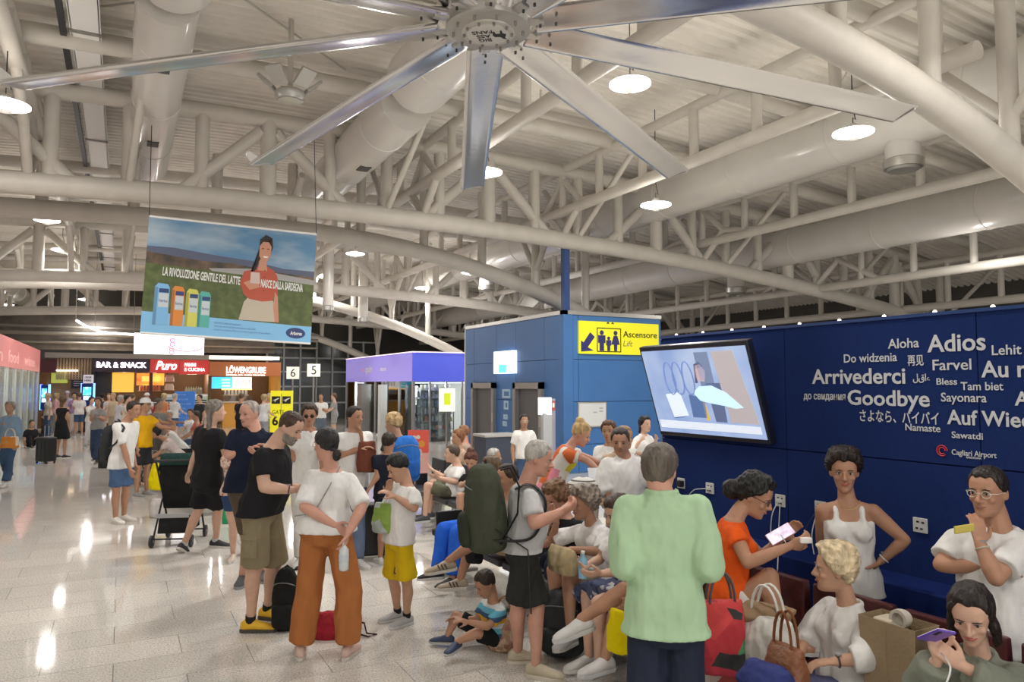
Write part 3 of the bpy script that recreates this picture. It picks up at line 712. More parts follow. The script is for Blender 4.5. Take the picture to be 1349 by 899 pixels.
# shelves with products (each a thing)
pc = [(.75,.72,.68),(.7,.72,.7),(.4,.42,.45),(.6,.28,.2),(.45,.52,.42),(.78,.68,.45),(.35,.45,.52),(.82,.82,.82),(.62,.58,.54),(.5,.48,.46)]
pm = [mat('product_%s' % chr(97+i), c, .5) for i, c in enumerate(pc)]
shelfm = mat('shelf_grey',(.5,.5,.48),.4)
protos = []
def product(kind, m):
    o = MB()
    if kind == 0: o.bbox((-.05,-.07,0),(.05,.07,.20))
    elif kind == 1: o.lathe((0,0,0), [(.045,0),(.045,.14),(.015,.18),(.015,.22)], 10)
    else: o.prism([(-.06,-.06,0),(.06,-.06,0),(.06,.06,0),(-.06,.06,0)], (0,0,.12))
    return o.build(('boxed_product','bottle','small_box')[kind], m)
pl_ = []
def stock(x0, y0, x1, y1, z, n, lab, grp, lv=0, flip=False):
    for i in range(n):
        kind = random.randrange(3); m = random.choice(pm); key = (kind, m.name)
        pr = next((q for q in protos if q[0] == key), None)
        if pr: o = pr[1].copy(); COL.objects.link(o)
        else: o = product(kind, m); protos.append((key, o))
        f = (i+.5)/n; o.location = (x0+(x1-x0)*f, y0+(y1-y0)*f, z); o.rotation_euler = (0,0,random.uniform(-.2,.2))
        tag(o, '%s %s from the left on the %s shelf, %s' % (('box','bottle','small box')[kind], ('first','second','third','fourth','fifth','sixth','seventh','eighth','ninth')[n-1-i if (flip and y0 != y1) else i], ('lowest','second','third','fourth','fifth','sixth','top')[lv], lab), 'goods', grp)
def shelf_unit(x, y, ax, ln, h, levels, lab, plab, pg, n=8, flip=False):
    t = thing('shelf_unit', lab, 'shelf', (x, y, 0), 'shop shelf units')
    dx, dy = (ln, .35) if ax == 'x' else (.35, ln)
    bx((x+(.32 if flip else 0),y,0),(x+(.35 if flip else .03),y+ln,h),'back_panel', mat('shelf_back',(.6,.6,.58),.6), t) if ax == 'y' else bx((x,y+.32,0),(x+ln,y+.35,h),'back_panel', mat('shelf_back',(.6,.6,.58),.6), t)
    for k in range(levels):
        z = .15+(h-.25)*k/(levels-1)
        bx((x,y,z-.02),(x+dx,y+dy,z),'shelf', shelfm, t)
        if ax == 'x': stock(x+.05,y+.12,x+ln-.05,y+.12,z,n,plab,pg,k,flip)
        else: stock(x+.15,y+.05,x+.15,y+ln-.05,z,n,plab,pg,k,flip)
    for q in ((x,y),(x+dx-.03,y+dy-.03),(x,y+dy-.03),(x+dx-.03,y)): bx((q[0],q[1],0),(q[0]+.03,q[1]+.03,h),'upright', fr, t)
shelf_unit(XB+.5, YS0+.5, 'x', 1.3, 1.9, 7, 'stocked shelf unit at the right end of the purple shop', 'right unit in purple shop', 'goods on the right shelf unit', 9)
shelf_unit(XB+.55, YS0+1.7, 'y', 2.3, 1.95, 7, 'stocked shelf unit in the middle of the purple shop', 'middle unit in purple shop', 'goods on the middle shelf unit', 9, True)
shelf_unit(XB+.55, YS0+5.7, 'y', 2.2, 1.95, 7, 'stocked shelf unit at the left end of the purple shop', 'left unit in purple shop', 'goods on the left shelf unit', 9, True)
p = PX(598,488,XB-.3)
o = MB().box(PW(589,527,22.5),(.5,.03,.72),ax=(RT,FW,Vector((0,0,1)))).build('poster', mat('poster_white',(.85,.87,.8),emit=.6)); tag(o,'white lit poster with a lime block in the purple shop window','poster'); pz_ = PW(589,527,22.5); MB().tube(Vector((pz_.x,pz_.y,0)),Vector((pz_.x,pz_.y,pz_.z-.36)),.03).build('stand',greym,o)
MB().box(PW(589,526,22.47),(.2,.03,.36),ax=(RT,FW,Vector((0,0,1)))).build('picture_shape', mat('lime',(.6,.72,.03),emit=.6), o)
pc_ = PW(551,586,21.5)
o = MB().box(pc_,(.62,.03,.85),ax=(RT,FW,Vector((0,0,1)))).build('poster', mat('poster_red',(.62,.09,.06),.5,emit=.2)); tag(o,'red poster with flowers low in the purple shop window','poster')
MB().box(pc_-Vector((0,0,.43+pc_.z/2-.21)),(.08,.05,pc_.z-.42),ax=(RT,FW,Vector((0,0,1)))).build('stand', greym, o)
for dx, dz, r, cm in ((-.12,.2,.07,(.85,.7,.6)),(.0,.22,.06,(.85,.75,.65)),(.1,.02,.1,(.8,.35,.05)),(-.08,-.08,.08,(.25,.12,.3)),(.05,-.2,.07,(.75,.6,.6))):
    MB().lathe(pc_+RT*dx+Vector((0,0,dz))-FW*.016, [(.001,0),(r,0),(r,.003)], 12, (RT,Vector((0,0,1)),-FW)).build('picture_shape', mat('poster_c%d' % int(abs(dx*100)+dz*1000+300), cm, .5), o)
o=bx((XB-.6,YS0+1.6,0),(XB-.35,YS0+1.9,2.0),'display_pillar', mat('pillar_white',(.6,.62,.6),.4)); tag(o,'pale display pillar before the purple shop window','pillar')
o=bx((XB-.3,YS0+5.0,0),(XB+.25,YS0+5.5,2.02),'grey_pillar', mat('pillar_grey',(.20,.185,.17),.5)); tag(o,'dark grey pillar at the entrance of the purple shop','pillar')
# ================================================================ left shop with pink fascia
XS = -3.0
t = bpy.data.objects.new('wall_pink_shop', None); COL.objects.link(t); t.location=(XS-1,20,0); struct(t)
zt1 = 3.40; zb1 = 2.52; ye1 = 35.5
pink = mat('fascia_pink',(.62,.20,.19),.4,emit=.3)
bx((XS-.15,8,zb1),(XS,ye1,zt1),'fascia', pink, t)
bx((XS-4,8,zt1-.1),(XS-.15,ye1,zt1-.05),'shop_roof', whitem, t); bx((XS-4.1,8,0),(XS-4,ye1,zt1),'shop_wall', mat('shop_wall2',(.34,.36,.34),.6), t)
for (x0,x1,s) in ((2,16,'Ha'),(19,32,'lu'),(36,46,'ne'),(50,58,'ra')):
    a = PX(x0,476,XS+.002); b = PX(x1,480,XS+.002)
pf = mat('fascia_letter',(.80,.42,.40),.5,emit=.3)
for (y0,y1,k) in ((18.2,21,0),(22,25,1),(26,28.6,2),(30,33.5,3)):
    z0 = 2.68
    if k == 0: 
        for q in range(3): bx((XS,y0,z0+.02+q*.12),(XS+.01,y1,z0+.10+q*.12),'lettering', pf, t)
    else: text(('','fish','food','wine')[k], Vector((XS+.006,y0,z0)), (0,1,0),(0,0,1), pf, t, cap=.36, width=y1-y0-.1, bold=.02)
def mat_frost():
    m = mat('frosted_green',(.42,.47,.43),.25); m.node_tree.nodes['Principled BSDF'].inputs['Alpha'].default_value = .6; return m
grn = mat('shop_green_glass',(.42,.47,.44),.35)
for i in range(16):
    yy = 8+i*1.83
    bx((XS-.1,yy-.04,0),(XS,yy+.04,zb1),'mullion', mat('mull_pale',(.5,.53,.5),.35,.5), t)
    if i < 15: bx((XS-.06,yy+.04,.1),(XS-.045,yy+1.79,zb1),'pane', mat_frost(), t)
bx((XS-.1,ye1-.5,0),(XS+.0,ye1,zb1),'end_panel', mat('pale_panel',(.6,.62,.6),.4), t)
point('shop_light', (XS-.8,13,2.3), 130, .2, (.95,1,.95)); point('shop_light', (XS-.8,22,2.3), 160, .2, (.95,1,.95))
shelf_unit(XS-1.2, 12.0, 'y', 2.4, 1.9, 5, 'stocked glass shelf behind the left shop window, nearer', 'nearer unit, left shop', 'goods in the left shop, nearer', 8)
shelf_unit(XS-1.2, 17.0, 'y', 2.4, 1.9, 5, 'stocked glass shelf behind the left shop window, further', 'further unit, left shop', 'goods in the left shop, further', 8)
bc = mat('blue_neon',(.12,.25,1.0),emit=3.2)
def kiosk(p, lab, h=1.75, w=.42):
    t = thing('kiosk', lab, 'kiosk', p, 'self service kiosks'); R = RT; N = Vector((-RT.y,RT.x,0)); Z=Vector((0,0,1)); p=Vector(p)
    MB().box(p+Z*.03,(w,.4,.06),ax=(R,N,Z)).build('base', blackm, t); MB().box(p+Z*.45,(w*.5,.1,.8),ax=(R,N,Z)).build('stand', mat('kiosk_brown',(.05,.035,.03),.5), t)
    MB().box(p+Z*(h-.5),(w,.12,1.0),ax=(R,N,Z)).build('casing', mat('kiosk_blue',(.01,.04,.22),.3), t, bev=.02)
    for s in (-1,1): MB().box(p+Z*(h-.5)+R*s*(w/2+.012),(.02,.13,1.02),ax=(R,N,Z)).build('neon_edge', bc, t)
    MB().box(p+Z*(h-.33)-N*.064,(w*.7,.01,.36),ax=(R,N,Z)).build('screen', screen_mat('kiosk_screen',[(.05,.6,.65),(.1,.8,.8),(.9,.95,1)],1.2,6), t)
    MB().box(p+Z*(h-.62)-N*.064,(w*.6,.01,.16),ax=(R,N,Z)).build('screen_lower', mat('kiosk_light',(.6,.8,1),emit=1.0), t)
    return t
kp_ = PZ(116,566,0); kd = 960*2/(565-507.0)
kp = PW(115,540,31); kp.z = 0
kt = kiosk(kp, 'blue neon-edged kiosk at the left with a white sign on top', 2.05, .5)
kk = kp+Vector((0,0,2.24)); MB().box(kk,(.42,.04,.36),ax=(RT,Vector((-RT.y,RT.x,0)),Vector((0,0,1)))).build('top_sign', mat('kiosk_sign',(.78,.76,.8),.4,emit=.3), kt)
for dz_ in (.07,-.06): text('ORDER' if dz_>0 else 'HERE', kk+Vector((0,0,dz_-.04))-Vector((-RT.y,RT.x,0))*.022, RT,(0,0,1), inkm, kt, cap=.08, width=.3, align='C', bold=.02, thick=.004)
kp2 = PW(56,540,29); kp2.z=0; kp2.x = XS+.3
kiosk(kp2, 'blue neon kiosk beside the end of the pink shop', 2.0, .3)
# ================================================================ food court
YF = 37.5
t = bpy.data.objects.new('wall_food_court', None); COL.objects.link(t); t.location=(2,YF,0); struct(t)
def fx(px, y=YF, py=480): return PY(px,py,y).x
ztop = PY(250,474,YF).z; zf0 = PY(250,493,YF).z
ztp = PY(250,474,37.1).z; zbp = PY(250,491,37.1).z
x_ = [fx(60), fx(75), fx(122), fx(197), fx(235), fx(274), fx(368)]
dm_ = mat('fascia_maroon',(.09,.012,.02),.5); wood = mat('slat_wood',(.42,.30,.17),.5); dk = mat('fascia_aubergine',(.035,.018,.035),.5)
redf = mat('fascia_red',(.55,.03,.025),.4,emit=.25); orf = mat('fascia_orange',(.42,.13,.04),.5,emit=.15)
bx((x_[0]-1.5,YF-.3,zbp-.05),(x_[1],YF,ztp-.05),'fascia', dm_, t)
n_=12
for i in range(n_):
    a=x_[1]+(x_[2]-x_[1])*i/n_; bx((a+.01,YF-.22,zbp-.35),(a+(x_[2]-x_[1])/n_-.03,YF-.15,ztp),'slat', wood, t)
bx((x_[1],YF-.15,zbp-.4),(x_[2],YF,ztp),'slat_backing', mat('slat_back',(.2,.14,.08),.6), t)
bx((x_[1],YF-.3,zbp+.02),(x_[1]+(x_[2]-x_[1])*.6,YF-.24,zbp+.08),'light_strip', mat('warm_strip',(1,.85,.6),emit=3), t)
bx((x_[2],YF-.4,zbp),(x_[3],YF,ztp),'fascia', dk, t); bx((x_[3]+.02,YF-.42,zbp-.02),(x_[4],YF,ztp),'fascia', redf, t); bx((x_[4]+.02,YF-.42,zbp-.08),(x_[5],YF,ztp-.02),'fascia', redf, t)
bx((x_[5]+.02,YF-.45,zbp-.15),(x_[6],YF,ztp-.08),'fascia', orf, t)
bx((x_[0],YF-.5,ztp),(x_[6]-.4,YF+.1,ztp+.22),'cornice', mat('cornice',(.34,.30,.25),.5), t)
bx((x_[5],YF-.52,ztp+.04),(x_[6]-.1,YF-.4,ztp+.2),'light_strip', mat('warm_strip2',(1,.9,.75),emit=1.5), t)
def ft(s, px0, pyb, px1, cap, m, y=YF-.46, bold=.03, shear=0):
    A=PY(px0,pyb,y); B=PY(px1,pyb,y); T=PY(px0,pyb-cap,y)
    return text(s, A, (1,0,0),(0,0,1), m, t, cap=T.z-A.z, width=B.x-A.x, bold=bold, shear=shear, thick=.02)
neon = mat('neon_letters',(1,.9,1),emit=2.6); nw = mat('white_letters',(1,1,1),emit=1.2)
ft('BAR & SNACK',127,484,193,7,neon,y=YF-.41); ft('Puro',205,487,233,11,nw,shear=.3); ft('PANINI',243,483,258,4.5,nw); ft('E CUCINA',243,489,270,4,nw)
ft('LÖWENGRUBE',298,491.5,350,8,nw,y=YF-.48); ft('birreria con cucina bavarese',298,495,349,2.2,nw,y=YF-.48)
# openings behind the counters
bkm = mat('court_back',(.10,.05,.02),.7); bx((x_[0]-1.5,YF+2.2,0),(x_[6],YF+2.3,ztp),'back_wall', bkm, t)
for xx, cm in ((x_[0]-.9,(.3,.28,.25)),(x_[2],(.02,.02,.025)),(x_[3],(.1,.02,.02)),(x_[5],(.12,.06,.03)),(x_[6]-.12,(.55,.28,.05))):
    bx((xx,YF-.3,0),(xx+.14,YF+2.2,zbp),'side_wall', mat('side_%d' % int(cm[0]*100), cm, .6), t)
bx((x_[2],YF+.1,1.4),(fx(149),YF+.14,zbp),'shutter', mat('shutter_dark',(.02,.02,.03),.5), t)
def fplate(name, lab, cat, x0,y0,x1,y1, m, y=YF-.1, par=None, th=.06):
    A=PY(x0,y0,y); B=PY(x1,y1,y); o = bx((A.x,y-th,B.z),(B.x,y,A.z), name, m, par)
    if cat: tag(o, lab, cat)
    return o
oy = mat('panel_yellow',(.75,.42,.06),emit=.75)
fplate('lit_panel','plain glowing yellow panel under the bar and snack fascia','panel',148,491,176,517,oy)
o=fplate('menu_screen','lit orange picture of a sandwich over the bar counter','screen',180,492,216,508,screen_mat('burger_screen',[(.5,.03,.01),(.95,.3,.02),(1,.7,.1)],1.1,1.6))
fplate('bun_picture','',None,187,496,210,503,mat('bun',(1,.45,.08),emit=1.1),y=YF-.17,par=o,th=.01)
o=fplate('menu_screen','blue and white menu screen above the orange bar','screen',279,497,331,512,mat('menu_white',(.85,.92,.97),emit=1.1))
fplate('picture_shape','',None,279,497,306,512,mat('menu_blue',(.05,.5,.85),emit=1.0),y=YF-.17,par=o,th=.01)
for q in range(5): fplate('picture_shape','',None,311+q*4,500+(q%2)*3,313+q*4,509,mat('menu_grey',(.5,.55,.6),emit=.5),y=YF-.17,par=o,th=.01)
for q in range(3): fplate('picture_shape','',None,292,499.5+q*4,303,501.5+q*4,mat('menu_pale',(.5,.85,1),emit=.8),y=YF-.185,par=o,th=.01)
o=fplate('wall_poster','green poster left of the wooden slats','poster',68,487,89,505,mat('poster_green',(.42,.48,.08),emit=.4)); fplate('picture_shape','',None,74,490,82,499,mat('poster_leaf',(.15,.3,.03),emit=.3),y=YF-.17,par=o,th=.01)
o=fplate('menu_board','black chalk menu board with lines of white writing','board',94,489,112,512,mat('chalk_black',(.02,.018,.016),.6))
for q in range(6): fplate('written_line','',None,97,493+q*3,108-(q%3)*2,493.8+q*3,mat('chalk_white',(.5,.48,.45),.6),y=YF-.165,par=o,th=.005)
bx((fx(62),YF+.3,0),(fx(120),YF+.4,zbp-.3),'panel', mat('court_wood',(.36,.26,.15),.6), t)
# big white screen under the banner
o = fplate('advert_screen','glowing white advertising screen hanging under the milk banner','screen',177,439,268,468,mat('ad_white',(1,.98,1),emit=1.6),y=31.0,th=.15)
def adt(s,px0,pyb,px1,cap,m): 
    A=PY(px0,pyb,30.83);B=PY(px1,pyb,30.83);T=PY(px0,pyb-cap,30.83); return text(s,A,(1,0,0),(0,0,1),m,o,cap=T.z-A.z,width=B.x-A.x,bold=0,thick=.01)
adt('LAVAZZA',190,451,212,3.5,mat('ad_grey',(.45,.42,.45),emit=.6))
adr = mat('ad_pink',(.75,.12,.25),emit=1.0); adt('8',223,457,231,12,adr); adt('8',222,467,230,9,adr)
pA = PY(245,454,30.83); rg = mat('ad_rim',(.6,.25,.3),emit=.8)
MB().path([pA+Vector((.62*1.0*math.cos(a),0,.22*math.sin(a)-.05)) for a in [PI+PI*i/16 for i in range(17)]], .03, 6).build('picture_shape', rg, o)
MB().path([pA+Vector((.55*math.cos(a),0,.28*math.sin(a)+.03)) for a in [2*PI*i/24 for i in range(25)]], .008, 5).build('picture_shape', mat('ad_line',(.8,.6,.65),emit=.9), o)
adt('mmm',236,458,252,4,adr)
q_=PY(222,440,31); MB().tube(q_,(q_.x,q_.y,zroof(q_.x)),.02).build('hanging_rod', greym, o)
# counters
def counter(x0,x1,y,h,cm,lab,goods=True):
    t = thing('food_counter', lab, 'counter', ((x0+x1)/2,y,0),'food counters')
    bx((x0,y,0),(x1,y+.6,h-.05),'body', mat('counter_'+lab.split()[0],cm,.5), t); bx((x0-.03,y-.05,h-.05),(x1+.03,y+.65,h),'worktop', mat('worktop',(.55,.52,.48),.3), t)
    bx((x0,y-.02,h),(x1,y,h+.3),'glass_front', gl, t)
    return t
counter(fx(150),fx(233,),YF-.9,1.15,(.35,.04,.03),'red bar counter under the sandwich picture')
counter(fx(236),fx(276),YF-.9,1.15,(.45,.43,.4),'pale counter right of the red bar counter')
counter(fx(292),fx(330),YF-.9,1.2,(.75,.36,.06),'orange lit bar counter at the right of the food court')
bx((fx(292),YF-.6,1.75),(fx(330),YF-.2,1.82),'light_strip', mat('bar_glow',(1,.6,.15),emit=2), t)
for k,(xa,xb_,lab,zz) in enumerate(((183,214,'jars and bottles on the shelf below the sandwich picture',1.72),(217,232,'bottles on the upper back shelf of the red bar',2.15),(217,232,'bottles on the lower back shelf of the red bar',1.75),(244,270,'cups on the pale counter back shelf',1.6),(296,330,'bottles on the orange bar back shelf',1.5))):
    bx((fx(xa),YF+.3,zz-.03),(fx(xb_),YF+.6,zz),'shelf', mat('back_shelf',(.4,.3,.2),.5), t)
    for i in range(7):
        o = MB().lathe((0,0,0),[(.06,0),(.06,.18),(.025,.23),(.025,.3)],8).build('bottle', random.choice(pm)) if i == 0 else o.copy()
        if i: COL.objects.link(o)
        o.location=(fx(xa)+.1+(fx(xb_)-fx(xa)-.2)*i/6,YF+.42,zz); tag(o,('leftmost','second','third','middle fourth','fifth','sixth','rightmost')[i]+' of the '+lab,'bottle',lab)
for x in (fx(100),fx(165),fx(200),fx(255),fx(312)): point('court_light',(x,YF-.2+1.0,2.35),55,.2,(1,.8,.55))
# coffee machines on the bar
for i,(px,l) in enumerate(((225,'steel coffee machine on the red bar counter'),(262,'steel coffee machine on the pale counter'))):
    p=Vector((fx(px),YF-.65,1.15)); tm=thing('coffee_machine',l,'machine',p,'coffee machines')
    MB().box(p+Vector((0,0,.22)),(.7,.45,.4)).build('body',steelm,tm,bev=.02); MB().box(p+Vector((0,-.23,.12)),(.6,.04,.06)).build('group_head',blackm,tm); MB().box(p+Vector((0,0,.02)),(.72,.5,.04)).build('drip_tray',blackm,tm)
# blue info stand
p=PW(243,545,27); p.z=0
tb=thing('info_stand','bright blue board standing before the red bar counter','sign',p)
MB().box(p+Vector((0,0,1.1)),(.75,.05,1.3),ax=(RT,Vector((-RT.y,RT.x,0)),Vector((0,0,1)))).build('board',mat('board_blue',(.05,.20,.62),.4,emit=.1),tb,bev=.01)
for q in range(6): text('orari e info', p+Vector((0,0,1.6-q*.17))-Vector((-RT.y,RT.x,0))*.03-RT*.3, RT,(0,0,1), mat('pale_blue',(.35,.5,.8),.5), tb, cap=.07, width=.35+.1*(q%3))
MB().box(p+Vector((0,0,.22)),(.5,.3,.44)).build('base',greym,tb)
# gate area right of the food court
t2 = bpy.data.objects.new('window_1', None); COL.objects.link(t2); t2.location=(6,38,0); struct(t2)
wy = 43.0
gdark = mat('night_glass',(.045,.05,.048),.12)
xa, xb_ = PY(350,500,wy).x, PY(465,500,wy).x+1.5
bx((xa,wy+.1,0),(xb_,wy+.15,4.6),'pane', gdark, t2)
for z in (.9,1.85,2.7,3.5,4.5): bx((xa,wy,z),(xb_,wy+.1,z+.09),'rail', mat('rail_grey',(.42,.43,.42),.4,.4), t2)
for i in range(8): x=xa+(xb_-xa)*i/7; bx((x,wy-.02,0),(x+.1,wy+.1,4.6),'mullion', MC['rail_grey'], t2)
def gate_no(n, px, py, y, lab, sz=.62):
    c = PY(px,py,y); t=thing('gate_number',lab,'sign',c,'gate number signs')
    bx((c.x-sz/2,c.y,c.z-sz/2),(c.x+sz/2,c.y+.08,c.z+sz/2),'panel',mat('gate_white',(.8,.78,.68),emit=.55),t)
    text(n, c+Vector((0,-.004,-.2)),(1,0,0),(0,0,1),inkm,t,cap=.42,align='C',bold=.0,thick=.004)
    bx((c.x-.04,c.y+.02,0),(c.x+.04,c.y+.08,c.z-sz/2),'pole',greym,t)
gate_no('6',386,491.5,38,'square white gate number six sign on a pole'); gate_no('5',413.5,488,36,'square white gate number five sign on a pole')
c = PW(371,540,23.5); t=thing('gate_totem','yellow departure gate 6 totem with two aircraft icons','sign',(c.x,c.y,0))
Nn=Vector((-RT.y,RT.x,0)); zt2=PW(371,515,23.5).z
MB().box(Vector((c.x,c.y,zt2/2)),(.70,.12,zt2),ax=(RT,Nn,Vector((0,0,1)))).build('totem_body',yel,t,bev=.01)
cc=Vector((c.x,c.y,zt2))-Nn*.062
for s in (-1,1):
    q=cc+RT*s*.17-Vector((0,0,.30)); MB().box(q,(.27,.01,.24),ax=(RT,Nn,Vector((0,0,1)))).build('icon_plate',inkm,t)
    MB().prism([q-Nn*.007+RT*a+Vector((0,0,b)) for a,b in ((-.11,.01),(-.08,.0),(.06,.06),(.11,.07),(.10,.04),(.02,.0),(-.02,-.06),(-.04,-.06),(-.03,-.01),(-.08,-.02))],Nn*-.003).build('aircraft_icon',whitem,t)
    bx_=None
text('GATE',cc-RT*.28-Vector((0,0,.75)),RT,(0,0,1),inkm,t,cap=.13,width=.38); text('6',cc-RT*.28-Vector((0,0,1.1)),RT,(0,0,1),inkm,t,cap=.28,bold=.03)
MB().box(cc-Vector((0,0,.6)),(.012,.006,1.0),ax=(RT,Nn,Vector((0,0,1)))).build('groove',inkm,t)
# zigzag light line under the roof at far left
zz=[PY(x,y,33) for x,y in ((100,422),(113,430),(125,434),(133,438),(176,441))]; tz_=thing('light_line','white zigzag light line over the food court','lamp',zz[2])
MB().path(zz,.05,6).build('light_tube',mat('line_glow',(1,.95,.88),emit=2.5),tz_)
for q_ in (zz[0],zz[2],zz[4]): MB().tube(q_,(q_.x,q_.y,zroof(q_.x)),.008,n=6).build('wire',greym,tz_)
# dark upper storey behind the food court
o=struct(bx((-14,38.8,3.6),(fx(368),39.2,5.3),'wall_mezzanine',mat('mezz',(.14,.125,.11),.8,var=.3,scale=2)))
for i,(z,r) in enumerate(((3.7,.05),(4.1,.09),(4.4,.06))):
    tag(MB().tube((-13,38.5,z+.2),(9,38.5,z+.2),r,n=8).build('service_pipe',mat('pipe_grey',(.25,.23,.2),.6)),('lowest','thickest middle','topmost')[i]+' service pipe above the food court','pipe','service pipes')
# ================================================================ hanging banner
YBn = 13.3
cor=[(196.7,285),(416.7,309),(409,453),(184.3,438.5)]
Q=[PY(*c_,YBn) for c_ in cor]
c, X, Y, Z, w, h = quad_frame(Q[0],Q[1],Q[2],Q[3])
if Z.dot(CAM-c)<0: Z=-Z
bn=thing('hanging_banner','large hanging milk advertising banner with a smiling woman and four cartons','banner',c)
nb=15
def bq(u,v,off=0): # u 0..1 left-right, v 0..1 bottom-top, bilinear
    return (Q[3]*(1-u)+Q[2]*u)*(1-v)+(Q[0]*(1-u)+Q[1]*u)*v+Z*off
def bpoly(poly,m,off,name='picture_shape'): return MB().prism([bq(u,v,off) for u,v in poly],Z*.0015).build(name,m,bn)
MB().prism([bq(0,0),bq(1,0),bq(1,1),bq(0,1)],Z*-.01).build('canvas',mat('banner_canvas',(.55,.52,.48),.6),bn)
def bann_mat(name,c0,c1,scale,stretch=(1,1,1),e=.06,lo=.4,hi=.65):
    m=bpy.data.materials.new(name); m.use_nodes=True; nt=m.node_tree; b=nt.nodes['Principled BSDF']; tc=nt.nodes.new('ShaderNodeTexCoord'); mp=nt.nodes.new('ShaderNodeMapping'); mp.inputs['Scale'].default_value=stretch
    n=nt.nodes.new('ShaderNodeTexNoise'); n.inputs['Scale'].default_value=scale; n.inputs['Detail'].default_value=6; cr=nt.nodes.new('ShaderNodeValToRGB')
    nt.links.new(tc.outputs['Object'],mp.inputs[0]); nt.links.new(mp.outputs[0],n.inputs['Vector']); nt.links.new(n.outputs['Fac'],cr.inputs[0]); nt.links.new(cr.outputs[0],b.inputs['Base Color'])
    cr.color_ramp.elements[0].position=lo; cr.color_ramp.elements[0].color=(*c0,1); cr.color_ramp.elements[1].position=hi; cr.color_ramp.elements[1].color=(*c1,1); b.inputs['Roughness'].default_value=.55; return m
bpoly([(0,.62),(1,.62),(1,1),(0,1)],bann_mat('ban_sky',(.085,.21,.36),(.34,.42,.48),.9,(1,1,2.6),.06,.42,.72),.001)
bpoly([(0,.745),(.15,.75),(.3,.73),(.42,.715),(.6,.70),(.8,.655),(1,.655),(1,.55),(0,.6)],mat('ban_hill',(.085,.10,.16),.6),.003)
bpoly([(0,.70),(.1,.685),(.3,.66),(.5,.66),(.75,.62),(1,.60),(1,.52),(0,.60)],bann_mat('ban_heath',(.035,.03,.02),(.16,.10,.06),3),.004)
bpoly([(.35,.60),(.6,.63),(1,.575),(1,.52),(.4,.55)],mat('ban_lake',(.32,.31,.30),.6),.005)
bpoly([(0,.15),(1,.155),(1,.53),(.6,.565),(0,.60)],bann_mat('ban_grass',(.06,.085,.02),(.105,.135,.04),7),.006)
bpoly([(0,0),(1,0),(1,.15),(0,.185)],mat('ban_blue',(.20,.46,.72),.5),.007,'blue_band')
# woman
skn=mat('ban_skin',(.50,.24,.15),.6); hr=mat('ban_hair',(.018,.012,.012),.6); blo=mat('ban_blouse',(.42,.075,.04),.6); tro=mat('ban_trousers',(.48,.42,.33),.6)
bpoly([(.545,.17),(.77,.17),(.765,.30),(.74,.38),(.60,.385),(.57,.33)],tro,.009)
bpoly([(.565,.40),(.60,.36),(.68,.345),(.745,.36),(.755,.44),(.775,.40),(.765,.58),(.74,.63),(.70,.66),(.64,.65),(.60,.62),(.56,.60),(.54,.50)],blo,.010)
bpoly([(.755,.44),(.775,.40),(.79,.17),(.765,.17),(.75,.3)],skn,.0105)
bpoly([(.64,.62),(.70,.62),(.69,.72),(.65,.72)],skn,.011); 
bpoly([(.60,.60),(.625,.61),(.645,.7),(.645,.90),(.68,.945),(.72,.92),(.727,.84),(.72,.80),(.64,.80),(.63,.70),(.635,.63)],hr,.0115)
bpoly([(.645,.75),(.66,.715),(.682,.70),(.70,.715),(.715,.76),(.718,.84),(.70,.88),(.665,.88),(.645,.84)],skn,.0125)
bpoly([(.668,.752),(.70,.752),(.695,.738),(.675,.738)],mat('ban_teeth',(.75,.7,.65),.5),.0135)
for u in (.665,.698): bpoly([(u-.008,.815),(u+.008,.815),(u+.006,.822),(u-.006,.822)],hr,.0135)
bpoly([(.56,.50),(.60,.44),(.66,.47),(.65,.52),(.60,.53)],skn,.0125); bpoly([(.60,.50),(.66,.50),(.655,.60),(.60,.60)],mat('ban_glass',(.55,.42,.38),.5),.0135)
for v0 in (.62,.56,.5,.44): bpoly([(.683,v0),(.688,v0),(.688,v0+.01),(.683,v0+.01)],hr,.012)
bt=mat('ban_text',(.70,.70,.66),.5)
def btext(s,u0,v0,u1,v1,cap,m,bold=.0,off=.015,shear=0):
    A=bq(u0,v0,off);B=bq(u1,v1,off); R=(B-A); U=(bq(u0,v0+.1,off)-A); U=(U-R.normalized()*U.dot(R.normalized())); text(s,A,R,U,m,bn,cap=cap,width=R.length,bold=bold,thick=.001,shear=shear)
btext('LA RIVOLUZIONE GENTILE DEL LATTE',.095,.505,.54,.478,.135,bt,.03); btext('NASCE DALLA SARDEGNA',.665,.475,.93,.462,.135,bt,.03)
btext('Arborea',.865,.068,.94,.068,.065,whitem,.02,shear=.15,off=.012)
bpoly([(.845+.11*.5+.062*math.cos(a),.085+.048*math.sin(a)) for a in [2*PI*i/22 for i in range(22)]],mat('ban_navy',(.02,.04,.16),.5),.009)
for q,s in enumerate(('Latte arborea, qualita sarda ogni giorno','buono per natura e gentile con le persone e gli animali','scopri la nostra filiera su tutta la gamma di prodotti')): btext(s,.405,.125-q*.03,.56+.09*q,.12-q*.03,.026,mat('ban_smalltext',(.1,.2,.4),.5))
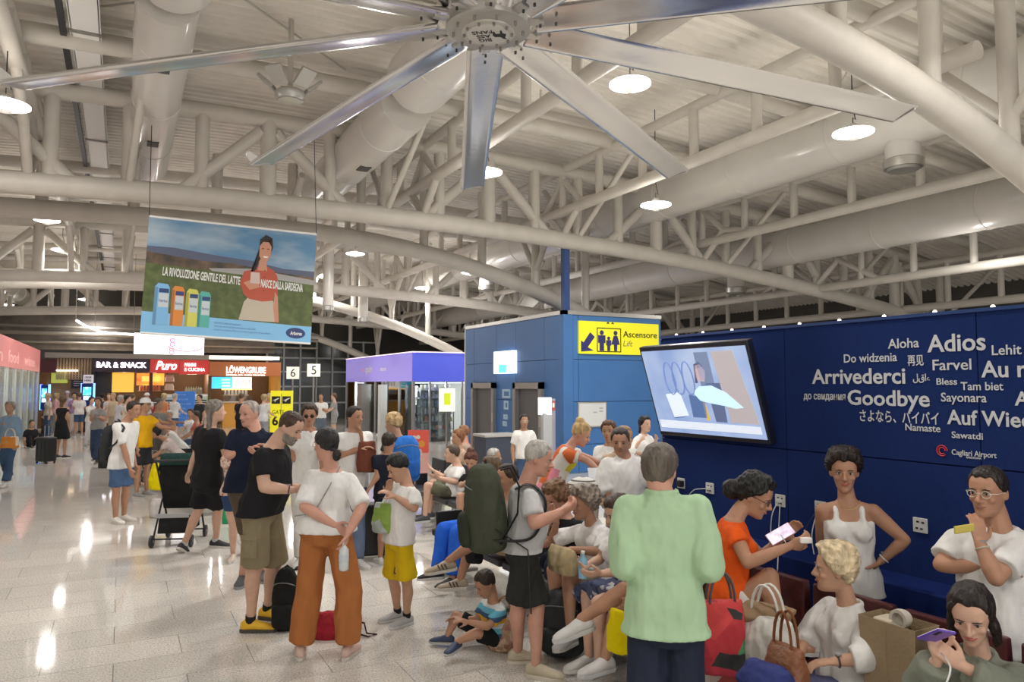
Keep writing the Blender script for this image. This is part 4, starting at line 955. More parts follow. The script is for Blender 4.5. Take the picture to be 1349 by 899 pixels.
for i,(u,cmn) in enumerate(((.06,(.18,.42,.68)),(.155,(.62,.22,.035)),(.235,(.58,.56,.10)),(.305,(.08,.38,.33)))):
    cm_=mat('carton_%d'%i,cmn,.5); wd=.082 if i==0 else .07; v0=.075+.002*i; v1=.40-.014*i
    bpoly([(u,v0),(u+wd,v0),(u+wd,v1),(u+wd*.85,v1+.03),(u+wd*.2,v1+.035),(u,v1)],cm_,.009)
    bpoly([(u,v0),(u+wd*.22,v0+.0),(u+wd*.22,v1),(u,v1)],mat('carton_side_%d'%i,tuple(q*.6 for q in cmn),.5),.0105)
    bpoly([(u+wd*.3,v1-.17),(u+wd*.95,v1-.17),(u+wd*.95,v1-.05),(u+wd*.3,v1-.05)],mat('carton_white',(.5,.55,.58),.5),.011)
    bpoly([(u+wd*.3,v1-.045),(u+wd*.95,v1-.045),(u+wd*.95,v1-.01),(u+wd*.3,v1-.01)],MC['ban_navy'],.011)
    btext('latte',u+wd*.35,v1-.125,u+wd*.9,v1-.128,.05,MC['ban_navy'],.0,.013)
MB().tube(bq(0,1),bq(1,1),.02,n=8).build('top_bar',whitem,bn); MB().tube(bq(0,0),bq(1,0),.02,n=8).build('bottom_bar',whitem,bn)
for u in (.0,1.0): MB().tube(bq(u,1),bq(u,1)+Vector((0,.3,1.9)),.006,n=6).build('suspension_wire',blackm,bn)
# ================================================================ people
V3 = Vector
GF = V3((math.sin(YAW), math.cos(YAW), 0)); GR = V3((math.cos(YAW), -math.sin(YAW), 0)); ZZ = V3((0,0,1))
def facing(yaw): a = math.radians(yaw); return (-GF*math.cos(a) + GR*math.sin(a)).normalized()
def lift(A, px, py, L, s=0):
    d = ray(px, py); dn = d.normalized(); t = (A-CAM).dot(dn); q = CAM + dn*t; dist = (q-A).length
    if s and dist < L: q = CAM + dn*(t + s*math.sqrt(L*L-dist*dist))
    return q
def capsule(mb, a, b, ra, rb, n=12):
    mb.path([a, b], [ra, rb], n); mb.ell(a, ra*.99, n=n, m=8); mb.ell(b, rb*.99, n=n, m=8)
def limb(mb, pts, rs, n=12):
    mb.path(pts, rs, n); mb.ell(pts[0], rs[0]*.98, n=n, m=8); mb.ell(pts[-1], rs[-1]*.98, n=n, m=8)
def ring_loft(mb, rings, n=20): # rings: (center, R, F, hw, front, back)
    vs = []; fs = []
    for (c, R, F, hw, fr, bk) in rings:
        for k in range(n):
            a = 2*PI*k/n; cx = math.cos(a); sy = math.sin(a)
            cx = math.copysign(abs(cx)**.85, cx); sy2 = math.copysign(abs(sy)**.85, sy)
            vs.append(c + R*(hw*cx) + F*((fr if sy > 0 else bk)*sy2))
    m = len(rings)
    for i in range(m-1):
        for k in range(n): fs.append((i*n+k, i*n+(k+1) % n, (i+1)*n+(k+1) % n, (i+1)*n+k))
    fs.append(tuple(reversed(range(n)))); fs.append(tuple((m-1)*n+k for k in range(n)))
    mb.add(vs, fs)
_tex = {}
def clouds(size):
    if size not in _tex:
        t = bpy.data.textures.new('fold_noise', 'CLOUDS'); t.noise_scale = size; t.noise_depth = 2; _tex[size] = t
    return _tex[size]
def soft(o, vox, it=3, disp=0, dsize=.1, fac=.5):
    r = o.modifiers.new('fuse', 'REMESH'); r.mode = 'VOXEL'; r.voxel_size = vox; r.use_smooth_shade = True
    if it: s = o.modifiers.new('smooth', 'SMOOTH'); s.factor = fac; s.iterations = it
    if disp:
        d = o.modifiers.new('folds', 'DISPLACE'); d.texture = clouds(dsize); d.strength = disp; d.mid_level = .5; d.texture_coords = 'GLOBAL'
    return o
HEADP = [(-.117,.016,.074,-.050),(-.110,.034,.086,-.03),(-.092,.048,.090,.02),(-.062,.057,.089,.055),(-.03,.065,.086,.078),(0,.070,.086,.090),(.03,.073,.091,.097),(.06,.072,.085,.096),(.085,.062,.068,.085),(.104,.042,.042,.06),(.115,.016,.012,.028)]
def hand(mb, Wp, D, N, side, curl=.6, sc=1.0, fine=True, spread=.02):
    # Wp wrist, D direction, N palm normal (fingers curl towards N), side = unit vector towards the thumb
    D = D.normalized(); S = (side - D*side.dot(D)); S = S.normalized() if S.length > 1e-4 else D.orthogonal().normalized(); N = (N - D*N.dot(D) - S*N.dot(S))
    N = N.normalized() if N.length > 1e-4 else D.cross(S)
    k = sc
    mb.path([Wp-D*.02, Wp+D*.02*k, Wp+D*.055*k, Wp+D*.088*k], [.026*k,.033*k,.041*k,.038*k], 12, flat=.40, upref=N.cross(D).cross(D)*-1 if False else N)
    for i, (o, L) in enumerate(((.030,.9),(.0105,1.0),(-.0095,.94),(-.028,.76))):
        p = Wp + D*(.082*k) + S*(o*k); d = (D + S*(o*.9)).normalized(); r = (.0098 if i < 3 else .0088)*k
        pts = [Wp+D*.04*k+S*o*.8*k, p]; c = 0
        for seg in (.042,.027,.022):
            c += curl*(.55 if seg > .04 else .75)
            dd = d*math.cos(c) + N*math.sin(c); p = p + dd*(seg*L*k); pts.append(p)
        mb.path(pts, [.011*k,.0105*k,r,r*.92,r*.82], 8); mb.ell(pts[-1], r*.82, n=8, m=6)
    t0 = Wp + D*.02*k + S*.022*k; td = (D*.62 + S*.72 + N*.25).normalized(); t1 = t0 + td*.042*k; td2 = (td + D*.5 + N*curl*.5).normalized(); t2 = t1 + td2*.032*k; td3 = (td2+D*.3+N*curl*.4-S*.2).normalized(); t3 = t2+td3*.026*k
    mb.path([t0, t1, t2, t3], [.017*k,.0135*k,.0115*k,.0095*k], 8); mb.ell(t3, .0095*k, n=8, m=6)
HM = {}
def hairmat(col):
    key = 'hair_%.2f_%.2f_%.2f' % col
    return mat(key, col, .5, var=.45, scale=26, bump=.6, bscale=60, stretch=(1,1,.22), spec=.4)
def skinmat(col):
    return mat('skin_%.2f_%.2f_%.2f' % col, col, .52, var=.07, scale=14, sss=.06, spec=.35)
def clothmat(col, pat=None):
    key = 'cloth_%.2f_%.2f_%.2f' % col
    return mat(key, tuple(min(.8, c) for c in col), .85, var=.06, scale=9, bump=.9, bscale=9, spec=.2, stretch=(1,1,.5), bdist=.05)
def patmat(name, cols, scale=18, kind='vor'):
    if name in MC: return MC[name]
    m = bpy.data.materials.new(name); m.use_nodes = True; nt = m.node_tree; b = nt.nodes['Principled BSDF']; b.inputs['Roughness'].default_value = .85
    tc = nt.nodes.new('ShaderNodeTexCoord'); cr = nt.nodes.new('ShaderNodeValToRGB'); cr.color_ramp.interpolation = 'CONSTANT'
    el = cr.color_ramp.elements
    while len(el) > 1: el.remove(el[-1])
    el[0].position = 0; el[0].color = (*cols[0],1)
    for i, c in enumerate(cols[1:]): e = el.new((i+1)/len(cols)); e.color = (*c,1)
    if kind == 'vor':
        v = nt.nodes.new('ShaderNodeTexVoronoi'); v.inputs['Scale'].default_value = scale; nt.links.new(tc.outputs['Object'], v.inputs['Vector'])
        s = nt.nodes.new('ShaderNodeSeparateColor'); nt.links.new(v.outputs['Color'], s.inputs[0]); nt.links.new(s.outputs[0], cr.inputs[0])
    else: # stripes along z
        s = nt.nodes.new('ShaderNodeSeparateXYZ'); nt.links.new(tc.outputs['Object'], s.inputs[0]); mm = nt.nodes.new('ShaderNodeMath'); mm.operation = 'MULTIPLY'; mm.inputs[1].default_value = scale
        fr_ = nt.nodes.new('ShaderNodeMath'); fr_.operation = 'FRACT'; nt.links.new(s.outputs[2], mm.inputs[0]); nt.links.new(mm.outputs[0], fr_.inputs[0]); nt.links.new(fr_.outputs[0], cr.inputs[0])
    nt.links.new(cr.outputs[0], b.inputs['Base Color']); MC[name] = m; return m
def noise1(a, b, c): return math.sin(a*3.1+b*1.7+1.3*math.sin(c*2.3))*.5+math.sin(a*1.3-b*4.3+c*3.7)*.5
def head_hair(T, hc, R, F, U, k, st, col, face_z=None):
    """hair shell round the skull; st: dict(th, low, front, side, curl)"""
    th = st.get('th', .012); low = st.get('low', -.06); front = st.get('front', .062)+.008; curl = st.get('curl', 0); top = st.get('top', 0); bald = st.get('bald', False); side = st.get('side', -.005)
    n, m = 44, 30; vs = []; fs = []
    seed = (hc.x*7.3+hc.y*3.1)
    for i in range(m+1):
        z0 = -.14 + (.14+.116)*i/m if low < -.11 else -.10 + (.10+.116)*i/m
        for j in range(n):
            a = 2*PI*j/n; az = abs((math.degrees(a)+180) % 360 - 180)  # 0 front
            # head radius at this height
            z = max(-.117, min(.115, z0)); hw = fr = bk = 0
            for q in range(len(HEADP)-1):
                if HEADP[q][0] <= z <= HEADP[q+1][0]:
                    f = (z-HEADP[q][0])/(HEADP[q+1][0]-HEADP[q][0]); hw = HEADP[q][1]+(HEADP[q+1][1]-HEADP[q][1])*f
                    fr = HEADP[q][2]+(HEADP[q+1][2]-HEADP[q][2])*f; bk = HEADP[q][3]+(HEADP[q+1][3]-HEADP[q][3])*f; break
            bk = max(bk, .06 if z < 0 else bk)
            if az < 38: hl = front
            elif az < 78: hl = front + (side-front)*((az-38)/40)
            elif az < 100: hl = side + (low*.5-side)*((az-78)/22)
            else: hl = low*.5 + (low*.5)*min(1, (az-100)/40)
            hl += .004*math.sin(a*9+seed)
            g = max(0, min(1, (z0-hl)/(.014+th*.9))); g = g*g*(3-2*g)
            if bald: g *= max(0, min(1, (.055-z0)/.02)) if az > 60 else 0
            t = th*(1+.35*top*max(0, z0)/.1)
            nz = noise1(a*4+seed, z0*60, seed)*(.10+curl) + noise1(a*9, z0*120+seed, a*2)*(.06+curl*.6)
            add = (t*(1+nz))*g - .012*(1-g)
            x = (hw*1.0+add)*math.sin(a); y = ((fr if math.cos(a) > 0 else bk)+add)*math.cos(a)
            zz = z0 + (t*.9*g if z0 > .09 else 0)*(z0/.116)
            vs.append(hc + R*(x*k) + F*(y*k) + U*(zz*k))
    for i in range(m):
        for j in range(n): fs.append((i*n+j, i*n+(j+1) % n, (i+1)*n+(j+1) % n, (i+1)*n+j))
    vs.append(hc+U*((.116+th*1.05*(0 if bald else 1)-(.015 if bald else 0))*k)); L = len(vs)-1
    for j in range(n): fs.append((m*n+j, m*n+(j+1) % n, L))
    fs.append(tuple(reversed(range(n))))
    mb = MB().add(vs, fs)
    for e in st.get('extra', ()): # (kind, ...)
        if e[0] == 'bun': mb.ell(hc+R*e[1][0]*k+F*e[1][1]*k+U*e[1][2]*k, tuple(q*k for q in e[2]), (R,F,U), 16, 12)
        if e[0] == 'tail': # list of local points, radii
            mb.path([hc+R*p[0]*k+F*p[1]*k+U*p[2]*k for p in e[1]], [q*k for q in e[2]], 12, flat=e[3] if len(e) > 3 else 1, upref=R)
        if e[0] == 'hang': # hanging hair, down in world space behind the head
            L_, w0, w1, th_ = e[1:5]; rings = []
            N_ = 12
            for q in range(N_+1):
                f = q/N_; c = hc - F*((.055+.02*f)*k) + U*(.03*k) - ZZ*(L_*f); wv = w0+(w1-w0)*f+.006*math.sin(q*1.9+seed)
                c = c + R*(.008*math.sin(q*1.3+seed)); rings.append((c, R, F, wv, th_*(1-.3*f), th_*(1-.3*f)))
            ring_loft(mb, rings, 16)
    o = mb.build('hair', hairmat(col), T, smooth=180)
    if st.get('extra') or curl > .25:
        o.modifiers.clear(); soft(o, max(.007, st.get('vox', .008)), 2, .012+.03*curl, .035)
    return o
def build_person(lab, J, H=1.72, sex='m', skin=(.42,.235,.15), hair=(.03,.02,.015), hs=None, head_yaw=0, head_pitch=0, head_roll=0,
                 top=None, bottom=None, shoes=None, vox=.01, belly=0, face=True, hands=None, glasses=None, beard=None, watch=None, socks=None, fat=1.0, group=None, sleeveless=False, hat=None, smile=False, hood=None, toes=None, bust=1.0):
    k = H/1.75; f_ = sex == 'f'
    N, P = J['N'], J['P']; F = J['F']; R = F.cross(ZZ).normalized(); up = (N-P).normalized(); F = (F - up*F.dot(up)).normalized(); R = F.cross(up).normalized()
    Fh = J.get('FH', F); Rh = Fh.cross(ZZ).normalized()
    sh = {'l': J['Sl'], 'r': J['Sr']}; hp = {'l': J['Hl'], 'r': J['Hr']}
    base = V3((P.x, P.y, 0)); 
    T = thing('person', lab, 'person', base, group)
    Lt = (N-P).length
    # ---- head frame
    hd = J['head']; hF = facing(head_yaw); pr = math.radians(head_pitch); hR = hF.cross(ZZ).normalized()
    hF = (hF*math.cos(pr) - ZZ*math.sin(pr)).normalized(); hU = hR.cross(hF).normalized()
    if head_roll: q = Quaternion(hF, math.radians(head_roll)); hR = q @ hR; hU = q @ hU
    hk = k**.55*1.01
    near = vox < .0085
    # ---- body
    mb = MB()
    W = dict(f=[(-.17,.085,.075,.10),(-.04,.168,.10,.125),(.12,.158,.10,.11),(.36,.122,.085,.085),(.58,.135,.095,.09),(.76,.138,.092,.090),(.88,.108,.070,.075),(1.0,.058,.048,.052)],
             m=[(-.17,.09,.08,.09),(-.04,.158,.10,.115),(.12,.148,.105,.10),(.36,.138,.11,.09),(.58,.150,.115,.10),(.76,.158,.108,.100),(.88,.125,.078,.085),(1.0,.065,.052,.055)])[sex]
    def torso_rings(add=0, t0=-1, t1=9, flare=0, ext=None):
        rr = []
        for (t, hw, fr, bk) in W:
            if t < t0-.001 or t > t1+.001: continue
            b_ = belly*math.exp(-((t-.3)/.25)**2)
            RR = (R*max(0,min(1,t*2)) + Rh*(1-max(0,min(1,t*2)))).normalized(); FF = (F*max(0,min(1,t*2)) + Fh*(1-max(0,min(1,t*2)))).normalized()
            rr.append((P + up*(Lt*t), RR, FF, (hw*fat)*k+add+b_*.5+flare*max(0,.4-t), fr*k*fat+add+b_+flare*max(0,.4-t)*.6, bk*k*fat+add+flare*max(0,.4-t)*.6))
        return rr
    bs_ = .90 if bottom else 1.0
    ring_loft(mb, [(q[0], q[1], q[2], q[3]*(bs_ if i < 3 else 1), q[4]*(bs_ if i < 3 else 1), q[5]*(bs_ if i < 3 else 1)) for i, q in enumerate(torso_rings())])
    if f_:
        for s in (-1,1): mb.ell(P+up*(Lt*.66)+R*(s*.066*k)+F*(.075*k), (.06*k*bust,.058*k*bust,.06*k*bust), (R,F,up))
    for s in 'lr':
        sg = -1 if s == 'l' else 1
        mb.ell(hp[s]-Fh*.045*k, (.078*k*fat*bs_**1.6,)*3)
    neckr = (.048 if f_ else .056)*k*fat**.5
    nk_top = hd - hU*(.06*hk) - hF*(.022*hk)
    limb(mb, [N-up*.03*k, (N*.45+nk_top*.55), nk_top], [neckr*1.2, neckr, neckr*.98])
    A_ = .92 if f_ else 1.05
    arms = {}; cl_ = .84 if (top and top.get('neck') != 'tank' and top.get('sleeve', .55) > .28) else 1.0
    for s in 'lr':
        S_, E_, W_ = sh[s], J['E'+s], J['W'+s]
        a = A_*k*fat**.7
        limb(mb, [N-up*.035*k, S_], [.042*k*fat**.5, .046*a*cl_])
        limb(mb, [S_, S_*.6+E_*.4, E_], [.054*a*cl_, .050*a*(cl_*.4+.6), .038*a])
        d = (W_-E_).normalized()
        limb(mb, [E_, E_*.72+W_*.28, W_], [.039*a, .042*a, .0255*a])
        arms[s] = d
        hspec = (hands or {}).get(s, {})
        D = hspec.get('dir', d); D = V3(D).normalized()
        inward = (R if s == 'l' else -R)
        Np = V3(hspec['n']) if 'n' in hspec else (inward*.8+F*.0-D*.0)
        side = V3(hspec['thumb']) if 'thumb' in hspec else F+ZZ*.3
        hand(mb, W_, D, Np, side, hspec.get('curl', .55), k*(1.0 if f_ is False else .93)*(1 if H > 1.5 else 1.05))
        kn, an = J['K'+s], J['A'+s]
        hq = hp[s]
        limb(mb, [hq, hq*.55+kn*.45, kn], [(.074 if bottom else .088)*k*fat, .070*k*fat, .054*k*fat**.6])
        limb(mb, [kn, kn*.70+an*.30+(-Fh*.012*k), kn*.3+an*.7, an], [.052*k*fat**.6, .056*k*fat**.6, .040*k, .034*k])
        if not shoes or shoes.get('kind') in ('sandal', 'bare'):
            fd = J['T'+s]; mb.path([an-fd*.03*k-ZZ*.03*k, an+fd*.06*k-ZZ*.035*k, an+fd*.13*k-ZZ*.055*k, an+fd*.17*k-ZZ*.062*k], [.034*k,.036*k,.030*k,.02*k], 10, flat=.9)
    # skull, jaw, nose, ears
    def hp_(x, y, z): return hd + hR*(x*hk) + hF*(y*hk) + hU*(z*hk)
    fem = .95 if f_ else 1.0
    ring_loft(mb, [(hp_(0,0,z), hR, hF, hw*hk*(fem if z < 0 else 1), fr*hk, bk*hk) for (z, hw, fr, bk) in HEADP], 28)
    nl = 1.0 if not f_ else .85
    mb.path([hp_(0,.082,.018), hp_(0,.098*1,-.006), hp_(0,.086+.028*nl,-.027), hp_(0,.09,-.038)], [.007*hk,.009*hk,.0125*hk,.010*hk], 10); mb.ell(hp_(0,.088+.024*nl,-.027), .0125*hk)
    for s in (-1,1):
        mb.ell(hp_(s*.0125,.094,-.032), (.008*hk,.010*hk,.0075*hk), (hR,hF,hU), 10, 6)
        mb.ell(hp_(s*.074,-.008,-.008), (.009*hk,.017*hk,.030*hk), (hR,(hF-hR*s*.35).normalized(),hU), 12, 8)
        mb.ell(hp_(s*.030,.077,.022), (.024*hk,.012*hk,.007*hk), (hR,hF,hU), 10, 6)   # brow ridge
        mb.ell(hp_(s*.040,.064,-.028), (.020*hk,.018*hk,.018*hk), (hR,hF,hU), 10, 6)  # cheek
    mb.ell(hp_(0,.080,-.098), (.020*hk,.014*hk,.014*hk), (hR,hF,hU), 10, 6)           # chin
    mb.ell(hp_(0,.088,-.060), (.022*hk,.008*hk,.011*hk), (hR,hF,hU), 10, 6)
    body = mb.build('body', skinmat(skin), T); soft(body, vox, 2 if near else 1)
    # ---- face parts
    if face:
        wm_ = mat('eye_white', (.62,.58,.54), .25); im = mat('iris_brown', (.03,.015,.008), .2)
        for s in (-1,1):
            if near:
                e = MB().ell(hp_(s*.031,.0765,.003), (.0135*hk,.010*hk,.0068*hk), (hR,hF,hU), 14, 10).build('eye', wm_, T, smooth=180)
                MB().ell(hp_(s*.031,.0845,.0025), (.0058*hk,.0028*hk,.0058*hk), (hR,hF,hU), 12, 8).build('iris', im, e, smooth=180)
                MB().path([hp_(s*.017,.0835,.006), hp_(s*.026,.0885,.0112), hp_(s*.036,.0875,.0112), hp_(s*.046,.079,.005)], [.0012*hk,.002*hk,.002*hk,.001*hk], 6).build('eyelid', mat('lash_dark',(.04,.02,.015),.6), T)
            else:
                MB().ell(hp_(s*.031,.081,.004), (.012*hk,.007*hk,.006*hk), (hR,hF,hU), 10, 6).build('eye', mat('eye_dark',(.05,.03,.022),.4), T, smooth=180)
            bc_ = hairmat(tuple(min(.25, c*.8) for c in hair))
            MB().path([hp_(s*.014,.091,.020), hp_(s*.030,.094,.0265), hp_(s*.048,.082,.0215)], [.0025*hk,.0036*hk,.0016*hk], 6, flat=.7).build('eyebrow', bc_, T)
        lm_ = mat('lips_rose' if f_ else 'lips_tan', (.40,.10,.09) if f_ else (.30,.13,.10), .4)
        cz = .004 if smile else 0
        MB().path([hp_(-.024,.083,-.059+cz*1.5), hp_(-.010,.0945,-.060), hp_(0,.0965,-.0605), hp_(.010,.0945,-.060), hp_(.024,.083,-.059+cz*1.5)], [.002*hk,.0062*hk,.0068*hk,.0062*hk,.002*hk], 8).build('lips', lm_, T, smooth=180)
        if smile: MB().path([hp_(-.017,.0905,-.058), hp_(0,.0990,-.0605), hp_(.017,.0905,-.058)], [.0015*hk,.0034*hk,.0015*hk], 6).build('teeth', mat('teeth_white',(.75,.72,.66),.3), T)
    if beard:
        b = MB(); rr = []
        for (z, hw, fr, bk) in HEADP[:5]:
            rr.append((hp_(0,.012,z-.004), hR, hF, hw*hk+.0015*hk, fr*hk-.006*hk, .02*hk))
        ring_loft(b, rr, 24); bo = b.build('beard', hairmat(beard), T, smooth=180); soft(bo, .007, 2, .006, .02)
    if hs is not None: head_hair(T, hd, hR, hF, hU, hk, hs, hair)
    if glasses:
        gm = mat('glasses_'+glasses, {'black':(.01,.01,.012),'clear':(.65,.6,.5),'brown':(.06,.02,.01)}[glasses], .25)
        g = MB()
        for s in (-1,1):
            pts = [hp_(s*.032+.021*math.cos(a), .096-.004*abs(math.cos(a)), .001+.016*math.sin(a)) for a in [2*PI*i/16 for i in range(17)]]
            g.path(pts, .0018*hk if near else .003, 5)
            g.path([hp_(s*.052,.092,.006), hp_(s*.074,.06,.006), hp_(s*.077,-.01,.004)], .0018*hk, 5)
        g.path([hp_(-.011,.097,.005), hp_(.011,.097,.005)], .0018*hk, 5)
        go = g.build('glasses', gm, T)
        if glasses == 'black' or (not near and glasses == 'brown'):
            l = MB()
            for s in (-1,1): l.lathe(hp_(s*.032,.095,.001), [(.0001,0),(.02*hk,0),(.02*hk,.001)], 14, (hR,hU,hF))
            l.build('lens', glass_mat('lens_glass',(.55,.5,.48)) if near else mat('lens_dark',(.03,.025,.025),.1), go)
    if hat:
        h_ = MB(); h_.lathe(hp_(0,-.005,.045), [(.118 if hat[1] else .095,-.004),(.118 if hat[1] else .095,.004),(.092,.006),(.09,.05),(.06,.085),(.01,.095)], 24, (hR,hF,hU))
        if not hat[1]: h_.box(hp_(0,.13,.045),(.13,.10,.01),ax=(hR,hF,hU))
        h_.build('hat', clothmat(hat[0]), T, smooth=50)
    cv = max(vox*1.5, .0105)
    # ---- top garment
    if top:
        c = MB(); m_ = top.get('mat') or clothmat(top['col']); ea = top.get('ease', .016)*.8; hem = top.get('hem', -.12); slv = top.get('sleeve', .55); fl_ = top.get('flare', .03)*.5
        rr = torso_rings(ea, t0=-.05, flare=fl_)
        t_ = hem; w = W[1]
        RRx = Rh; b_ = belly*math.exp(-((t_-.3)/.25)**2)
        rr = [r for r in rr if (r[0]-P).dot(up)/Lt > hem+.03]
        rr = [(q[0], q[1], q[2], max(q[3], .184*k*fat) if (q[0]-P).dot(up)/Lt < .2 else q[3], max(q[4], .110*k*fat) if (q[0]-P).dot(up)/Lt < .2 else q[4], max(q[5], .144*k*fat) if (q[0]-P).dot(up)/Lt < .2 else q[5]) for q in rr]
        rr.insert(0, (P+up*(Lt*hem), RRx, Fh, .187*k*fat+ea*.5+fl_*(.4-hem)+b_*.3, .114*k*fat+ea*.5+fl_*.25+b_*.8, .147*k*fat+ea*.5+fl_*.25))
        if top.get('neck', 'round') == 'tank': rr = rr[:-2]+[(rr[-2][0]-up*.05*k, rr[-2][1], rr[-2][2], rr[-2][3]*.9, rr[-2][4]*.95, rr[-2][5]*.95)]
        else:
            l = rr[-1]; rr[-1] = (l[0]-up*.012*k, l[1], l[2], l[3]*.98, l[4]*.95, l[5]*.98)
        ring_loft(c, rr, 24)
        if f_:
            for s in (-1,1): c.ell(P+up*(Lt*.66)+R*(s*.066*k)+F*(.078*k), (.066*k*bust,.062*k*bust,.066*k*bust), (R,F,up))
        for s in 'lr':
            S_, E_, W_ = sh[s], J['E'+s], J['W'+s]; a = A_*k*fat**.7
            if top.get('neck') == 'tank':
                q = N + (S_-N)*.52; c.path([q-up*.17*k+F*.095*k, q-up*.09*k+F*.088*k, q-up*.025*k+F*.055*k, q+up*.004*k+F*.005*k, q-up*.02*k-F*.045*k, q-up*.09*k-F*.085*k, q-up*.17*k-F*.095*k], .021*k, 8, flat=1.0); continue
            limb(c, [N-up*.05*k, S_], [.042*k*fat**.5+ea*.4, .046*a+ea*.6])
            if slv <= 0: continue
            w_ = top.get('loose', .012)*.8
            if slv <= 1:
                e = S_+(E_-S_)*slv; c.ell(S_, (.052*a+ea*.5)); c.path([S_, S_*.5+e*.5, e], [.052*a+ea*.5, .050*a+ea*.6+w_*.5, .048*a+ea*.6+w_], 16)
            else:
                f2 = slv-1; e = E_+(W_-E_)*f2; c.ell(S_, (.054*a+ea*.6)); limb(c, [S_, S_*.5+E_*.5, E_], [.055*a+ea*.6, .053*a+ea+w_*.4, .044*a+ea+w_*.4], 16)
                c.path([E_, e*.6+E_*.4, e], [.044*a+ea+w_*.4, .045*a+ea+w_*.4, .036*a+ea+w_*.7], 16)
        if top.get('collar') and face is not None:
            pts = []; 
            for i in range(17):
                an_ = math.radians(38 + (360-76)*i/16); pts.append(N + up*(.012*k - (0.03*k*max(0,math.cos(an_)))) + F*(.062*k*math.cos(an_)) + R*(.068*k*math.sin(an_)))
            c.path(pts, .016*k, 8, flat=1.0)
            for s in (-1,1): c.path([pts[0 if s > 0 else -1], pts[0 if s > 0 else -1]-up*.05*k+F*.012*k+R*s*.02*k], [.014*k,.007*k], 8)
        o = c.build(top.get('name', 'shirt'), m_, T); soft(o, cv, 4, top.get('disp', .014), .12)
        if top.get('open'): # dark-less open jacket front: inner shirt strip
            s_ = MB(); ring_loft(s_, [(P+up*(Lt*t), R, F, .055*k, (fr+.03)*k*fat+ea, .0) for (t,hw,fr,bk) in W[3:7]], 12)
            so = s_.build('inner_shirt', clothmat(top['open']), T, smooth=180)
    # ---- bottoms
    if bottom:
        c = MB(); m_ = bottom.get('mat') or clothmat(bottom['col']); ea = bottom.get('ease', .010); end = bottom.get('end', 2.0); w_ = bottom.get('loose', .015)*.75
        hi = bottom.get('hi', .06 if (top and top.get('neck') != 'tank') else .14)
        rr = [(P+up*(Lt*hi), Rh, Fh, W[2][1]*k*fat+ea*.6+belly*.3, W[2][2]*k*fat+ea*.6+belly*.6, W[2][3]*k*fat+ea*.6)]
        ring_loft(c, [(P-up*.12*k, Rh, Fh, .10*k*fat+ea, .085*k*fat+ea, .10*k*fat+ea), (P-up*.03*k, Rh, Fh, W[1][1]*k*fat+ea, W[1][2]*k*fat+ea, W[1][3]*k*fat+ea)]+rr, 24)
        if bottom.get('kind') == 'skirt':
            kn = (J['Kl']+J['Kr'])/2; e = P+(kn-P)*end
            ax = (e-P).normalized(); FF = (Fh-ax*Fh.dot(ax)); FF = FF.normalized() if FF.length > .2 else up
            sp_ = (J['Kl']-J['Kr']).length/2
            ring_loft(c, [(P, Rh, FF, .17*k*fat+ea, .12*k*fat+ea, .13*k*fat+ea), (P+(e-P)*.5, Rh, FF, .17*k*fat+ea+sp_*.2+w_, .13*k+w_, .13*k+w_), (e, Rh, FF, .13*k+sp_+w_*1.5, .12*k+w_*1.5, .12*k+w_*1.5)], 24)
        else:
            for s in 'lr':
                hq, kn, an = hp[s], J['K'+s], J['A'+s]
                c.ell(hq-Fh*.045*k, (.075*k*fat+ea*.5))
                r0, r1, r2 = .078*k*fat+ea, .060*k*fat+ea+w_*.7, .045*k+ea+w_
                if end <= 1: e = hq+(kn-hq)*end; c.path([hq, hq*.5+e*.5, e], [r0, r0+(r1-r0)*.4, r1+(r0-r1)*(1-end)*.6+w_*.5], 16)
                else:
                    limb(c, [hq, hq*.5+kn*.5, kn], [r0, (r0+r1)/2, r1], 16); f2 = end-1; e = kn+(an-kn)*f2; b2 = bottom.get('bell', 0)
                    c.path([kn, kn*.5+e*.5-Fh*.01, e], [r1, (r1+r2)/2+.006*k+b2*.5, r2+(r1-r2)*(1-f2)+b2], 16)
        o = c.build(bottom.get('name', 'shorts' if end < 1.5 else 'trousers'), m_, T); soft(o, cv, 4, bottom.get('disp', .013), .13)
    if socks:
        for s in 'lr':
            an = J['A'+s]; kn = J['K'+s]; d = (kn-an).normalized(); MB().path([an-d*.02, an+d*.05*k], [.038*k,.040*k], 12).build('sock', clothmat(socks), T, smooth=60)
    if shoes and shoes.get('kind', 'sneaker') != 'bare':
        for s in 'lr':
            an = J['A'+s]; fd = J['T'+s].normalized(); Uf = V3(J.get('U'+s, ZZ)); Uf = (Uf-fd*Uf.dot(fd)).normalized(); Rf = fd.cross(Uf); q = an - Uf*.085*k
            if shoes.get('kind') == 'sandal':
                MB().prism([q+fd*a*k+Rf*b*k for a,b in ((-.065,-.02),(-.065,.02),(.0,.03),(.08,.04),(.15,.042),(.19,.02),(.19,-.01),(.15,-.036),(.08,-.036),(0,-.03))], Uf*.015).build('sandal', mat('sandal_%.2f'%shoes['col'][0], shoes['col'], .6), T); continue
            c = MB(); n = 14; vs = []; fs = []
            prof = [(-.072,.012,.03,.05),(-.066,.026,.022,.078),(-.04,.035,.016,.098),(0,.037,.016,.104),(.035,.039,.016,.094),(.08,.043,.016,.074),(.13,.047,.016,.060),(.17,.043,.017,.050),(.195,.030,.019,.040),(.205,.012,.024,.030)]
            for (y, hw, z0, z1) in prof:
                for i in range(n):
                    a = 2*PI*i/n; cx = math.cos(a); sz = math.sin(a); vs.append(q+fd*y*k+Rf*(hw*k*math.copysign(abs(cx)**.7,cx)*(1 if sz < .3 else .85))+Uf*(((z0+z1)/2+(z1-z0)/2*math.copysign(abs(sz)**.75,sz))*k))
